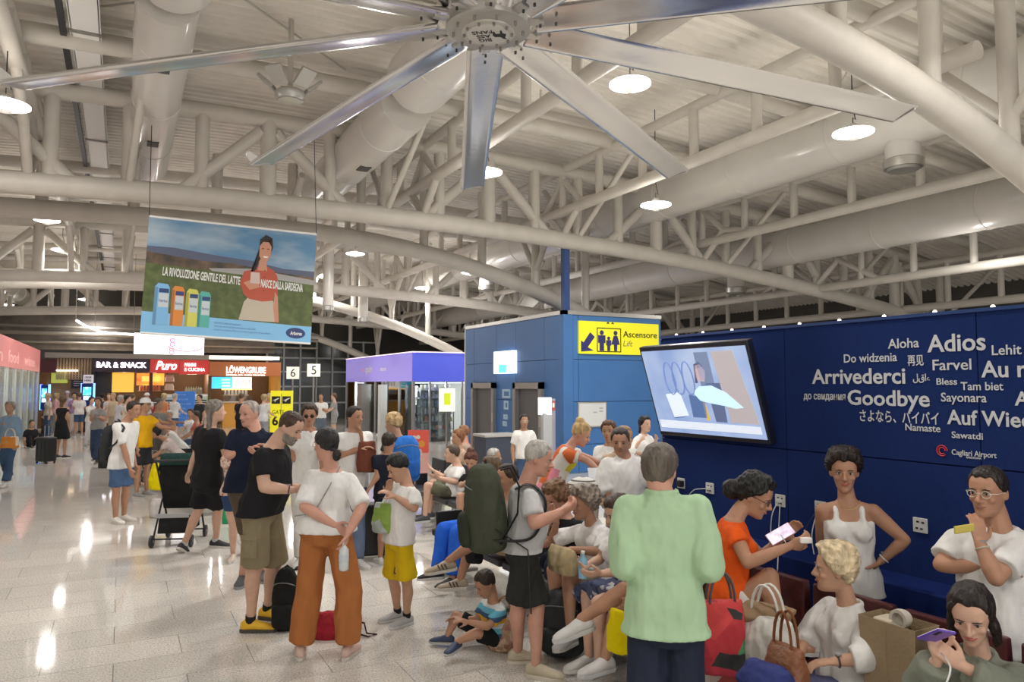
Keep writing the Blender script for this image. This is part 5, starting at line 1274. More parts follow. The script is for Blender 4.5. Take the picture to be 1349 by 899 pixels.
            for i in range(len(prof)-1):
                for j in range(n): fs.append((i*n+j, i*n+(j+1)%n, (i+1)*n+(j+1)%n, (i+1)*n+j))
            fs.append(tuple(range(n))); fs.append(tuple((len(prof)-1)*n+j for j in range(n)))
            so = c.add(vs, fs).build('shoe', mat('shoe_%.2f_%.2f_%.2f'%shoes['col'], shoes['col'], .6, var=.08, bump=.2), T, smooth=60)
            sl_ = MB(); sl_.prism([q+fd*a*k+Rf*b*k for a,b in ((-.078,-.015),(-.078,.015),(-.055,.034),(0,.040),(.07,.045),(.14,.050),(.185,.036),(.212,.010),(.212,-.010),(.185,-.036),(.14,-.050),(.07,-.045),(0,-.040),(-.055,-.034))], Uf*.026*k)
            sl_.build('sole', mat('sole_%.2f_%.2f_%.2f'%shoes.get('sole',(.6,.58,.54)), shoes.get('sole',(.6,.58,.54)), .6), so, bev=.004)
            if shoes.get('stripe'):
                for b in (-1,1):
                    for w_ in (.03,.06,.09): MB().box(q+fd*w_*k+Rf*b*.040*k+Uf*.055*k,(.006,.012*k,.05*k),R=None,ax=(Rf,fd,(Uf+fd*.4).normalized())).build('stripe', mat('stripe_%.2f'%shoes['stripe'][0], shoes['stripe'], .6), so)
    if watch:
        s, cm = watch; Wp = J['W'+s]; d = arms[s]; x, y, z = frame(d)
        MB().path([Wp-d*.025+(x*math.cos(a)+y*math.sin(a))*.03*k for a in [2*PI*i/16 for i in range(17)]], .005*k, 6).build('watch_strap', mat('watch_%.2f'%cm[0], cm, .35), T)
        MB().lathe(Wp-d*.025+ZZ*.032*k, [(.016,0),(.016,.007)], 14).build('watch_face', mat('watch_face',(.3,.3,.32),.2), T)
    return T
def rig(yaw, H, sex, w, pts, hyaw=None, stand=True, fy=None):
    """pixel key points -> 3-D joints at true depths"""
    k = H/1.75; J = {}; F = facing(yaw); J['F'] = F; FH = facing(yaw if hyaw is None else hyaw); J['FH'] = FH
    R = F.cross(ZZ).normalized(); Rh = FH.cross(ZZ).normalized()
    ground = all(len(pts.get(a, ())) and len(pts[a]) > 2 and pts[a][2] == 'g' for a in ('al','ar'))
    P = PW(pts['p'][0], pts['p'][1], w + (pts['p'][2] if len(pts['p']) > 2 else 0)); N = PW(pts['n'][0], pts['n'][1], w + (pts['n'][2] if len(pts['n']) > 2 else 0)); J['P'] = P; J['N'] = N
    hdp = pts['h']; J['head'] = PW(hdp[0], hdp[1], w + (pts['n'][2] if len(pts['n']) > 2 else 0) + (hdp[2] if len(hdp) > 2 else 0))
    sw = (.163 if sex == 'm' else .143)*k; up = (N-P).normalized()
    R2 = (R - up*R.dot(up)).normalized()
    J['Sl'] = N - R2*sw - up*.074*k; J['Sr'] = N + R2*sw - up*.074*k
    J['Hl'] = P - Rh*.088*k - ZZ*.02; J['Hr'] = P + Rh*.088*k - ZZ*.02
    for s in 'lr':
        S = J['S'+s]
        if 's'+s in pts: q = pts['s'+s]; S = J['S'+s] = lift(S, q[0], q[1], .2, 0)
        e = pts.get('e'+s); wq = pts.get('w'+s)
        E = lift(S, e[0], e[1], .285*k, e[2] if len(e) > 2 else 0) if e else S - ZZ*.28*k + (R*.04 if s == 'r' else -R*.04)
        Wp = lift(E, wq[0], wq[1], .25*k, wq[2] if len(wq) > 2 else 0) if wq else E - ZZ*.24*k + F*.06
        # keep limb lengths human
        for A, B, L, nm in ((S, E, .285*k, 'E'), (E, Wp, .25*k, 'W')):
            pass
        if (E-S).length > .33*k: E = S + (E-S).normalized()*.33*k
        if (Wp-E).length > .29*k: Wp = E + (Wp-E).normalized()*.29*k
        if (Wp-E).length < .17*k: Wp = E + (Wp-E).normalized()*.17*k
        J['E'+s] = E; J['W'+s] = Wp
        Hq = J['H'+s]; a = pts.get('a'+s); kk = pts.get('k'+s)
        if a and len(a) > 2 and a[2] == 'g':
            An = PZ(a[0], a[1], .085*k)
            if kk: dK = (Hq-CAM).dot(FW)*.5 + (An-CAM).dot(FW)*.5 + (kk[2] if len(kk) > 2 else 0); Kn = PW(kk[0], kk[1], dK)
            else: Kn = Hq*.5+An*.5+FH*.03
        elif kk:
            Kn = lift(Hq, kk[0], kk[1], .43*k, kk[2] if len(kk) > 2 else 0)
            if (Kn-Hq).length > .48*k: Kn = Hq+(Kn-Hq).normalized()*.48*k
            An = lift(Kn, a[0], a[1], .41*k, a[2] if len(a) > 2 else 0)
            if (An-Kn).length > .45*k: An = Kn+(An-Kn).normalized()*.45*k
            if An.z < .085*k: An.z = .085*k
        else: Kn = Hq - ZZ*.43*k; An = Kn - ZZ*.40*k; An.z = .085*k
        J['K'+s] = Kn; J['A'+s] = An
        t = pts.get('t'+s)
        if t is None: J['T'+s] = (FH+(Rh if s == 'r' else -Rh)*.18).normalized()
        elif len(t) == 1: J['T'+s] = facing(t[0])
        elif len(t) == 2: J['T'+s] = (facing(t[0])*math.cos(math.radians(t[1]))-ZZ*math.sin(math.radians(t[1]))).normalized(); J['U'+s] = ZZ
    return J
def person(lab, yaw, w, H, sex, pts, hyaw=None, **kw):
    J = rig(yaw, H, sex, w, pts, hyaw)
    kw.setdefault('vox', min(.028, max(.0062, w*.00165)))
    kw.setdefault('head_yaw', yaw)
    return build_person(lab, J, H=H, sex=sex, **kw), J
def auto(lab, px, yf, H, yaw, pose='stand', sex='m', w=None, lean=0, reach=0, zseat=.46, **kw):
    """far figures: posed from a few numbers, feet on the floor at (px, yf)"""
    k = H/1.75
    B = PZ(px, yf, 0) if w is None else PW(px, 500, w); B.z = 0
    F = facing(yaw); R = F.cross(ZZ).normalized(); J = {'F': F, 'FH': F}
    if pose == 'sit': P = B + ZZ*(zseat+.09)
    elif pose == 'floor': P = B + ZZ*.12
    else: P = B + ZZ*(.93*k)
    up = (ZZ + F*lean).normalized(); N = P + up*(.52*k); J['P'] = P; J['N'] = N; J['head'] = N + up*(.155*k) + F*(.03+lean*.06)
    for s, sg in (('l',-1),('r',1)):
        S = N + R*(sg*(.163 if sex == 'm' else .143)*k) - up*.074*k; J['S'+s] = S; J['H'+s] = P + R*(sg*.088*k)
        rc = reach if not isinstance(reach, tuple) else reach[0 if s == 'l' else 1]
        if rc == 0: E = S - ZZ*.27*k + R*sg*.05; Wp = E - ZZ*.23*k + F*.06*k
        elif rc == 1: E = S - ZZ*.25*k + R*sg*.04 - F*.02; Wp = E + F*.2*k + ZZ*.08*k - R*sg*.10*k   # holding a phone
        elif rc == 2: E = S + F*.22*k - ZZ*.16*k; Wp = E + F*.22*k - ZZ*.02
        elif rc == 3: E = S - ZZ*.22*k + R*sg*.12; Wp = E + F*.10*k + ZZ*.2*k - R*sg*.1*k            # hand to face
        else: E = S + F*.13*k - ZZ*.23*k; Wp = E + F*.2*k - ZZ*.12*k                                 # on lap
        J['E'+s] = E; J['W'+s] = Wp
        Hq = J['H'+s]
        if pose == 'sit': Kn = Hq + F*.42*k + R*sg*.03 - ZZ*.03; An = Kn - ZZ*(Kn.z-.085*k) + F*.03; 
        elif pose == 'floor': Kn = Hq + F*.28*k + ZZ*.26*k + R*sg*.1; An = Kn + F*.16*k; An.z = .085*k
        elif pose == 'walk':
            if s == 'l': Kn = Hq - ZZ*.42*k + F*.12*k; An = Kn + V3((0,0,0)) - ZZ*.38*k + F*.10*k; An.z = .09*k
            else: Kn = Hq - ZZ*.42*k + F*.02; An = Kn - F*.24*k; An.z = .14*k
        else: An = Hq + R*sg*.03; An.z = .085*k; Kn = Hq*.5+An*.5 + F*.02
        J['K'+s] = Kn; J['A'+s] = An; J['T'+s] = (F + R*sg*.15).normalized()
    ww = (B-CAM).dot(FW)
    kw.setdefault('vox', min(.03, max(.0085, ww*.0018))); kw.setdefault('head_yaw', yaw)
    kw.setdefault('face', ww < 13)
    return build_person(lab, J, H=H, sex=sex, **kw), J
SHORT = dict(th=.011, low=-.055, front=.06)
CROP = dict(th=.006, low=-.05, front=.066)
TAN=(.44,.235,.15); PALE=(.60,.37,.27); MID=(.52,.30,.20); RED=(.58,.31,.23)
WHITE=(.78,.77,.75); BLACK=(.014,.014,.016)
# P1 green shirt
_, J1 = person('older man seen from behind in a mint green shirt and navy cargo trousers', 172, 3.45, 1.74, 'm',
  dict(p=(877,812), n=(872,650,.02), h=(869,619,.03), el=(822,745,-.1), wl=(842,742,1), er=(934,748,-.1), wr=(915,742,1),
       kl=(850,925), al=(850,1045,'g'), kr=(905,925), ar=(906,1045,'g')), head_yaw=150, head_pitch=4,
  skin=RED, hair=(.115,.095,.075), hs=dict(th=.014, low=-.075, front=.06, side=-.01), face=False,
  top=dict(col=(.42,.60,.38), hem=-.12, sleeve=1.9, collar=True, ease=.024, flare=.045, loose=.02), bottom=dict(col=(.022,.028,.05), end=2.0, loose=.03), shoes=dict(col=(.1,.1,.1)), fat=1.05)
# P2 orange top
_, J2 = person('black-haired woman in an orange top and glasses bent over a phone', 80, 4.15, 1.66, 'f',
  dict(p=(962,792), n=(966,682), h=(994,653), er=(985,742,-.2), wr=(1040,720,0), el=(1004,735,.6), wl=(1022,717,0),
       kr=(1014,760,-.2), ar=(1030,838,0), kl=(1010,782,.4), al=(1015,870,0)), head_yaw=62, head_pitch=26,
  skin=TAN, hair=(.008,.007,.007), hs=dict(th=.026, low=-.07, front=.055, curl=.3, extra=(('bun',(0,-.125,-.03),(.055,.06,.06)),)), glasses='brown',
  top=dict(col=(.78,.105,.012), hem=-.16, sleeve=.3, ease=.02, flare=.05, loose=.02), bottom=dict(col=WHITE, end=.45), shoes=dict(col=(.6,.58,.55), kind='sandal'),
  hands=dict(r=dict(curl=.8), l=dict(curl=.5)))
# P3 tank top
_, J3 = person('smiling dark-haired woman in a white tank top against the blue wall', -18, 4.2, 1.6, 'f',
  dict(p=(1122,772), n=(1116,658), h=(1112,621), el=(1192,712,.2), wl=(1160,740,.1), er=(1082,712,.6), wr=(1098,760,.8),
       kl=(1135,865), al=(1135,955,'g'), kr=(1108,865), ar=(1108,955,'g')), head_yaw=-22, head_pitch=6,
  skin=TAN, hair=(.018,.011,.009), hs=dict(th=.026, low=-.08, front=.052, curl=.22, top=1), smile=True,
  top=dict(col=WHITE, hem=-.1, neck='tank', ease=.016, flare=.02, name='tank_top', sleeve=0), bottom=dict(col=BLACK, end=2.0, hi=.0, ease=.002), shoes=dict(col=(.1,.1,.1)), watch=('l',(.75,.73,.7)), hands=dict(l=dict(curl=.5)))
# P4 right man
_, J4 = person('man in a white polo and clear glasses with one hand at his chin, right edge', -42, 3.5, 1.66, 'm',
  dict(p=(1300,835), n=(1318,697), h=(1302,648), sr=(1262,712), er=(1240,744,-.3), wr=(1293,748,-.1), sl=(1345,716), el=(1312,762,-.9), wl=(1291,716,.1),
       kl=(1320,935), al=(1320,1042,'g'), kr=(1285,935), ar=(1285,1042,'g')), head_yaw=-58, head_pitch=4,
  skin=TAN, hair=(.02,.015,.012), hs=dict(th=.010, low=-.05, front=.058), glasses='clear', 
  top=dict(col=WHITE, hem=-.16, sleeve=.75, collar=True, ease=.022, loose=.02), bottom=dict(col=BLACK, end=2.0), shoes=dict(col=(.1,.1,.1)),
  hands=dict(l=dict(dir=ZZ*.8+GF*.35+GR*.15, n=GR*.3+GF*.7, thumb=GR*.8, curl=.5), r=dict(curl=.3)), watch=('l',(.45,.4,.3)))
# P5 blond woman
_, J5 = person('blonde woman in a white shirt sitting with a brown leather bag', -75, 3.75, 1.64, 'f',
  dict(p=(1112,905), n=(1118,795), h=(1100,750), el=(1142,868,-.3), wl=(1098,872,-.2), er=(1062,842,.3), wr=(1056,856,-.4),
       kl=(1030,905,-.6), al=(1030,1005,0), kr=(1010,890,0), ar=(1010,985,0)), head_yaw=-108, head_pitch=2,
  skin=MID, hair=(.62,.50,.32), hs=dict(th=.026, low=-.085, front=.06, curl=.35, top=.8, side=-.015),
  top=dict(col=WHITE, hem=-.18, sleeve=1.45, collar=True, ease=.024, loose=.022), bottom=dict(col=(.12,.13,.25), end=2.0), shoes=dict(col=(.6,.6,.6)), watch=('l',(.05,.05,.06)),
  hands=dict(l=dict(curl=.6,n=-ZZ,thumb=GF), r=dict(curl=.5,dir=-GR*.2-ZZ*.6-GF*.3,n=-GR*-.6,thumb=-GF)))
# P6 phone woman bottom right
_, J6 = person('dark-haired woman in an olive grey jacket looking down at a purple phone', -28, 3.1, 1.66, 'f',
  dict(p=(1292,985), n=(1288,862), h=(1280,808,-.05), er=(1212,902,-.4), wr=(1236,868,-.6), el=(1328,912,-.5), wl=(1268,878,-.5),
       kl=(1250,1000,-.8), al=(1250,1120,0), kr=(1210,990,-.8), ar=(1210,1110,0)), head_yaw=-40, head_pitch=24,
  skin=PALE, hair=(.022,.014,.012), hs=dict(th=.016, low=-.10, front=.062, curl=.08, side=-.03, extra=(('tail',[(-.06,.0,.02),(-.078,-.0,-.05),(-.082,-.01,-.12),(-.07,-.02,-.17)],[.028,.032,.026,.01],.7),('tail',[(.06,.0,.02),(.078,-.01,-.05),(.085,-.02,-.12),(.09,-.03,-.19)],[.028,.034,.03,.01],.7))),
  top=dict(col=(.20,.215,.17), hem=-.1, sleeve=1.85, collar=True, ease=.03, loose=.03, name='jacket', disp=.02, open=(.55,.32,.30)), bottom=dict(col=(.1,.12,.2), end=2.0), shoes=dict(col=(.5,.5,.5)),
  hands=dict(r=dict(curl=.8,dir=ZZ*.8-GR*.1+GF*.1,n=GR,thumb=GF*.2+GR), l=dict(curl=.8,dir=ZZ*.6-GR*.8,n=-GR*.6+ZZ*.2,thumb=ZZ)))
# P7 grey tee man with backpack
_, J7 = person('grey-haired man in a light grey tee and dark shorts wearing a backpack', 98, 5.15, 1.78, 'm',
  dict(p=(689,716), n=(694,636), h=(709,604), er=(704,690,-.25), wr=(737,676,-.1), el=(712,690,.6), wl=(738,674,.5),
       kr=(684,792), ar=(682,858,'g'), kl=(708,800), al=(706,876,'g'), tr=(95,), tl=(70,)), head_yaw=85, head_pitch=16,
  skin=RED, hair=(.36,.34,.31), hs=dict(th=.010, low=-.05, front=.06),
  top=dict(col=(.50,.50,.50), hem=-.10, sleeve=.72, ease=.022, flare=.04, loose=.02), bottom=dict(col=(.032,.032,.030), end=.98, loose=.035), shoes=dict(col=(.52,.45,.33), sole=(.62,.56,.46)), belly=.045, fat=1.04,
  hands=dict(r=dict(curl=.9), l=dict(curl=.9)))
# P8 boy on the floor
_, J8 = person('small boy in a striped tee sitting cross-legged on the floor', -60, 5.55, 1.25, 'm',
  dict(p=(652,836), n=(650,792), h=(640,769,-.02), el=(642,826,-.4), wl=(618,820,-.3), er=(628,818,0), wr=(612,816,0),
       kl=(628,834,-.5), al=(602,846,0), kr=(600,812,.2), ar=(590,838,0), tl=(-30,), tr=(-100,)), head_yaw=-62, head_pitch=32,
  skin=TAN, hair=(.035,.022,.016), hs=SHORT, vox=.008,
  top=dict(mat=patmat('striped_tee',[(.12,.42,.55),(.62,.66,.66),(.75,.42,.03),(.04,.09,.2)],7,'str'), hem=-.1, sleeve=.7, ease=.015), bottom=dict(col=BLACK, end=.85), shoes=dict(col=(.04,.06,.13), sole=(.5,.5,.48)))
# P9 woman orange trousers
_, J9 = person('woman with a dark ponytail in a white tee and rust-orange trousers, hands behind back', 176, 5.4, 1.72, 'f',
  dict(p=(430,696), n=(437,618), h=(430,586,-.02), el=(401,668,-.7), wl=(440,692,-.8), er=(477,668,-.7), wr=(459,702,-.8),
       kl=(408,775), al=(396,852,'g'), kr=(460,775), ar=(458,852,'g'), tl=(-165,), tr=(170,)), head_yaw=-128, head_pitch=2,
  skin=RED, hair=(.02,.018,.018), hs=dict(th=.012, low=-.06, front=.062, extra=(('bun',(0,-.12,-.075),(.03,.035,.045)),)), glasses='clear',
  top=dict(col=WHITE, hem=-.05, sleeve=.95, ease=.018, flare=.05, loose=.022), bottom=dict(col=(.40,.145,.045), end=1.92, loose=.035, bell=.012, disp=.016), shoes=dict(col=(.60,.42,.36), sole=(.55,.5,.45)), fat=1.18,
  hands=dict(l=dict(dir=GR*.8-ZZ*.5,n=-GF,thumb=-ZZ*.3+ZZ,curl=.5), r=dict(dir=-ZZ+GR*-.25,n=-GR,thumb=-GF*1.0,curl=.7)))
# P10 black tee man
_, J10 = person('bearded man in a black tee, khaki cargo shorts and yellow trainers', 82, 5.8, 1.86, 'm',
  dict(p=(346,668), n=(361,586), h=(382,563), er=(348,642,-.1), wr=(385,646,0), el=(372,640,.6), wl=(392,644,.3),
       kr=(336,745), ar=(330,818,'g'), kl=(362,742), al=(352,802,'g'), tr=(95,), tl=(75,)), head_yaw=78, head_pitch=30,
  skin=PALE, hair=(.06,.032,.02), hs=CROP, beard=(.24,.21,.18),
  top=dict(col=BLACK, hem=-.12, sleeve=.62, ease=.018, loose=.015), bottom=dict(col=(.245,.205,.125), end=.97, loose=.04, disp=.018), shoes=dict(col=(.72,.42,.02), sole=(.06,.05,.04)), belly=.05, fat=1.1, socks=(.02,.02,.02), watch=('r',(.02,.02,.02)))
# P11 boy yellow shorts
_, J11 = person('boy in a white tee and yellow basketball shorts opening a small bag', -52, 5.95, 1.47, 'm',
  dict(p=(525,706), n=(536,637), h=(525,616,-.03), el=(546,670,-.2), wl=(521,655,-.2), er=(511,672,.0), wr=(512,656,-.2),
       kr=(518,765), ar=(524,806,'g'), kl=(536,768), al=(536,812,'g'), tr=(-60,), tl=(-45,)), head_yaw=-66, head_pitch=30,
  skin=MID, hair=(.012,.009,.009), hs=dict(th=.017, low=-.05, front=.05),
  top=dict(col=WHITE, hem=-.14, sleeve=.85, ease=.022, flare=.05, loose=.025), bottom=dict(col=(.72,.50,.01), end=.85, loose=.045), shoes=dict(col=(.45,.45,.45), sole=(.6,.6,.6)), socks=(.02,.02,.02))
# P12 navy polo
_, J12 = person('balding man in a navy polo and brown shorts stepping forward', 12, 7.0, 1.82, 'm',
  dict(p=(325,638), n=(336,566), h=(329,545), er=(301,600,-.1), wr=(331,590,-.4), el=(360,600), wl=(345,598,-.5),
       kr=(328,700), ar=(319,758,'g'), kl=(336,700), al=(345,752,'g')), head_yaw=-28, head_pitch=8, hyaw=20,
  skin=RED, hair=(.35,.31,.27), hs=dict(th=.004, low=-.045, front=.075), top=dict(col=(.010,.014,.032), hem=-.14, sleeve=.8, collar=True, ease=.02), bottom=dict(col=(.095,.07,.05), end=.98, loose=.03), shoes=dict(col=(.08,.09,.1), sole=(.3,.3,.3)), fat=1.08)
# P13 long grey hair
_, J13 = person('person with long grey dreadlocks in a black tee and shorts behind a buggy', 152, 8.5, 1.82, 'm',
  dict(p=(273,634), n=(277,562), h=(284,542), el=(258,600,.2), wl=(250,620,.6), er=(297,598), wr=(300,625,.3),
       kl=(262,672), al=(242,718,'g'), kr=(288,670), ar=(284,712,'g'), tl=(170,35), tr=(80,)), head_yaw=120, head_pitch=0,
  skin=PALE, hair=(.16,.14,.12), hs=dict(th=.018, low=-.06, front=.05, curl=.2, extra=(('hang',.42,.07,.045,.035),)), face=False,
  top=dict(col=BLACK, hem=-.12, sleeve=.75, ease=.03, flare=.04), bottom=dict(col=BLACK, end=.85, loose=.05), shoes=dict(col=(.03,.03,.035)), socks=(.6,.6,.6))
# P14 white tee backpack
_, J14 = person('young man in a white tee and denim shorts with a dark rucksack, left', 70, 10.5, 1.79, 'm',
  dict(p=(160,612), n=(167,554), h=(176,540), er=(165,596,0), wr=(171,618,0), el=(172,594,.3), wl=(178,612,.3),
       kr=(153,648), ar=(152,682,'g'), kl=(166,646), al=(163,679,'g')), head_yaw=75, head_pitch=6,
  skin=TAN, hair=(.03,.02,.015), hs=SHORT, top=dict(col=WHITE, hem=-.1, sleeve=.8, ease=.02), bottom=dict(mat=clothmat((.07,.13,.25)), end=.8, loose=.03, name='denim_shorts'), shoes=dict(col=(.7,.68,.63), sole=(.6,.56,.5)))
# P15
_, J15 = person('man in a white tee holding a brown bag, finger on his lips', 35, 8.2, 1.78, 'm',
  dict(p=(464,636), n=(466,567), h=(467,550), er=(448,600,0), wr=(474,592,-.5), el=(484,598,0), wl=(476,582,-.6), kr=(455,690), ar=(456,735,'g'), kl=(472,690), al=(472,737,'g')), head_yaw=58, head_pitch=2,
  skin=TAN, hair=(.02,.014,.012), hs=SHORT, top=dict(col=WHITE, hem=-.1, sleeve=.7, ease=.02), bottom=dict(col=(.12,.16,.25), end=2), shoes=dict(col=(.6,.6,.6)), hands=dict(l=dict(dir=ZZ)))
# P16
_, J16 = person('blonde traveller wearing a bright blue rucksack', -150, 8.6, 1.72, 'f',
  dict(p=(528,636), n=(524,574), h=(518,558), el=(505,604), wl=(498,622), er=(545,604), wr=(545,628), kr=(535,690), ar=(534,728,'g'), kl=(520,690), al=(521,728,'g')), head_yaw=-110, head_pitch=8,
  skin=MID, hair=(.46,.32,.16), hs=dict(th=.02, low=-.07, front=.055, curl=.35), face=False, top=dict(col=(.05,.06,.07), hem=-.1, sleeve=.6), bottom=dict(col=(.05,.05,.06), end=2), shoes=dict(col=(.5,.5,.5)))
# P17
_, J17 = person('dark-haired boy in a black tee pulling a black suitcase', -160, 8.1, 1.45, 'm',
  dict(p=(510,652), n=(511,597), h=(512,583), el=(498,626), wl=(489,640,-.2), er=(522,624), wr=(524,645), kr=(515,698), ar=(514,735,'g'), kl=(503,698), al=(501,735,'g')), head_yaw=165,
  skin=TAN, hair=(.03,.018,.012), hs=SHORT, face=False, top=dict(col=(.014,.016,.03), hem=-.1, sleeve=.6), bottom=dict(col=BLACK, end=.9), shoes=dict(col=(.7,.7,.7)))
# P18
_, J18 = person('woman in sunglasses and white tee with her hand to her mouth', 10, 8.3, 1.72, 'f',
  dict(p=(402,634), n=(405,565), h=(408,547), er=(386,605), wr=(404,575,-.5), el=(425,600), wl=(424,628), kr=(395,690), ar=(395,735,'g'), kl=(410,690), al=(410,735,'g')), head_yaw=12, head_pitch=8,
  skin=TAN, hair=(.04,.022,.015), hs=dict(th=.02, low=-.08, front=.055, curl=.2), glasses='brown', top=dict(col=WHITE, hem=-.1, sleeve=.6), bottom=dict(col=(.6,.58,.55), end=2), shoes=dict(col=(.6,.6,.6)))
# P19 seated white/olive
_, J19 = person('seated person in a white tee and olive shorts, leaning back', -72, 10.1, 1.75, 'm',
  dict(p=(598,649), n=(603,612), h=(596,598), el=(600,636,-.3), wl=(578,630,-.3), er=(585,630,.3), wr=(574,622,.3), kl=(563,640,-.2), al=(560,680,0), kr=(570,636,.4), ar=(566,676,0)), head_yaw=-80,
  skin=PALE, hair=(.09,.06,.04), hs=SHORT, top=dict(col=WHITE, hem=-.1, sleeve=.8, ease=.02), bottom=dict(col=(.14,.14,.095), end=.85, loose=.03), shoes=dict(col=(.05,.05,.06), sole=(.6,.6,.6)))
# P20
_, J20 = person('woman with a high auburn bun in a black tee looking at her phone', -15, 9.3, 1.68, 'f',
  dict(p=(627,656), n=(625,622), h=(621,607), er=(607,640,-.2), wr=(616,636,-.8), el=(642,640,-.2), wl=(628,636,-.8), kr=(606,654,-.8), ar=(606,686,0), kl=(632,658,-.9), al=(630,692,0)), head_yaw=-15, head_pitch=30,
  skin=MID, hair=(.10,.03,.018), hs=dict(th=.016, low=-.06, front=.05, extra=(('bun',(0,-.04,.13),(.05,.05,.04)),)), top=dict(col=BLACK, hem=-.1, sleeve=.7), bottom=dict(col=(.05,.05,.07), end=.4), shoes=dict(col=(.55,.45,.35)))
# P21
_, J21 = person('grey-haired seated person in a yellow tee, seen in profile', 80, 10.6, 1.7, 'm',
  dict(p=(646,652), n=(646,616), h=(651,602), er=(645,640,-.2), wr=(656,640,0), el=(655,636,.3), wl=(662,642,0), kr=(672,655,-.1), ar=(675,690,0), kl=(674,652,.2), al=(678,688,0)), head_yaw=82,
  skin=TAN, hair=(.42,.40,.37), hs=SHORT, top=dict(col=(.75,.52,.01), hem=-.1, sleeve=.7), bottom=dict(col=BLACK, end=2), shoes=dict(col=(.05,.05,.05)))
# P23 floral
_, J23 = person('blonde woman in a floral dress bending over the seated people', 92, 7.4, 1.7, 'f',
  dict(p=(728,636), n=(751,588), h=(765,572), er=(772,606,-.2), wr=(793,624,0), el=(776,604,.3), wl=(797,616,.2), kr=(724,705), ar=(722,760,'g'), kl=(732,705), al=(732,758,'g')), head_yaw=75, head_pitch=25,
  skin=RED, hair=(.50,.34,.15), hs=dict(th=.014, low=-.05, front=.05, extra=(('bun',(0,-.06,.12),(.045,.05,.04)),)), top=dict(mat=patmat('floral',[(.70,.66,.60),(.70,.68,.64),(.62,.13,.03),(.72,.25,.32),(.6,.55,.03),(.7,.68,.62)],7), hem=-.2, sleeve=.6, ease=.03, name='dress'),
  bottom=dict(mat=MC['floral'] if 'floral' in MC else patmat('floral',[(.7,.66,.6)]*2,7), kind='skirt', end=1.1, name='skirt'), shoes=dict(col=(.5,.4,.3)))
# P24 white shirt man
_, J24 = person('dark-haired man in an open-neck white linen shirt behind the crowd', -5, 6.4, 1.72, 'm',
  dict(p=(826,668), n=(824,602), h=(817,582), er=(796,640,0), wr=(806,662,-.3), el=(852,634,0), wl=(848,612,-.6), kr=(815,740), ar=(812,808,'g'), kl=(835,740), al=(836,808,'g')), head_yaw=-10, head_pitch=10,
  skin=TAN, hair=(.045,.032,.025), hs=SHORT, top=dict(col=WHITE, hem=-.22, sleeve=1.5, collar=True, ease=.035, flare=.06, loose=.03), bottom=dict(col=(.35,.27,.18), end=2), shoes=dict(col=(.2,.1,.05)))
# P26 curly brown
_, J26 = person('woman with curly light brown hair in a black top, sitting bent forward', -55, 6.1, 1.66, 'f',
  dict(p=(752,735), n=(746,680), h=(733,655), er=(725,705,.2), wr=(722,690,-.6), el=(748,712,-.4), wl=(730,715,-.4), kr=(722,738,.2), ar=(722,800,0), kl=(728,745,-.4), al=(730,815,0)), head_yaw=-62, head_pitch=28,
  skin=RED, hair=(.19,.10,.05), hs=dict(th=.034, low=-.12, front=.05, curl=.6, side=-.05), top=dict(col=BLACK, hem=-.1, sleeve=.25), bottom=dict(col=(.015,.02,.04), end=2), shoes=dict(col=(.1,.1,.1)))
# P27 grey curly white shirt
_, J27 = person('older woman with curly grey hair in a white blouse, one hand raised', -52, 5.55, 1.64, 'f',
  dict(p=(790,748), n=(779,690), h=(770,664), er=(728,712,.1), wr=(733,688,-.5), el=(792,728,-.4), wl=(752,724,-.6), kr=(728,752,-.3), ar=(736,822,0), kl=(748,762,-.6), al=(752,836,0)), head_yaw=-72, head_pitch=4,
  skin=TAN, hair=(.22,.18,.14), hs=dict(th=.030, low=-.08, front=.05, curl=.6, top=1), top=dict(col=WHITE, hem=-.1, sleeve=.95, collar=True, ease=.025, loose=.02), bottom=dict(col=(.6,.58,.52), end=.75, loose=.03), shoes=dict(col=(.6,.6,.6)), hands=dict(r=dict(dir=ZZ*.8-GR*.3,n=-GF,thumb=GR,curl=.2)))
# P28 skirt
_, J28 = person('seated woman in a white top and blue patterned skirt beside the green shirt', -55, 5.0, 1.62, 'f',
  dict(p=(822,774), n=(822,708), h=(815,676), er=(790,738,.1), wr=(780,742,-.4), el=(826,752,-.5), wl=(792,756,-.5), kr=(774,785,-.2), ar=(776,865,0), kl=(788,795,-.6), al=(790,875,0)), head_yaw=-70, head_pitch=20,
  skin=PALE, hair=(.05,.03,.02), hs=dict(th=.02, low=-.1, front=.05, curl=.2), top=dict(col=WHITE, hem=-.1, sleeve=.6), bottom=dict(mat=patmat('navy_pattern',[(.06,.08,.16),(.5,.5,.52),(.09,.1,.2),(.03,.04,.09)],26), kind='skirt', end=.9, name='skirt'), shoes=dict(col=(.6,.6,.58)))
# P29 crossed legs
_, J29 = person('person with tanned crossed legs and white trainers beside the green shirt', -60, 4.55, 1.72, 'm',
  dict(p=(868,792), n=(870,700), h=(868,662), er=(842,745,.1), wr=(835,770,-.4), el=(872,752,0), wl=(850,775,-.4), kl=(822,778,-.3), al=(766,816,-.1), kr=(812,805,.1), ar=(797,868,0), tl=(-70,12), tr=(-60,)), head_yaw=-60,
  skin=TAN, hair=(.04,.03,.02), hs=SHORT, top=dict(col=(.3,.28,.2), hem=-.1, sleeve=.6), bottom=dict(col=(.3,.25,.15), end=.6), shoes=dict(col=(.68,.67,.66), sole=(.6,.6,.6)))
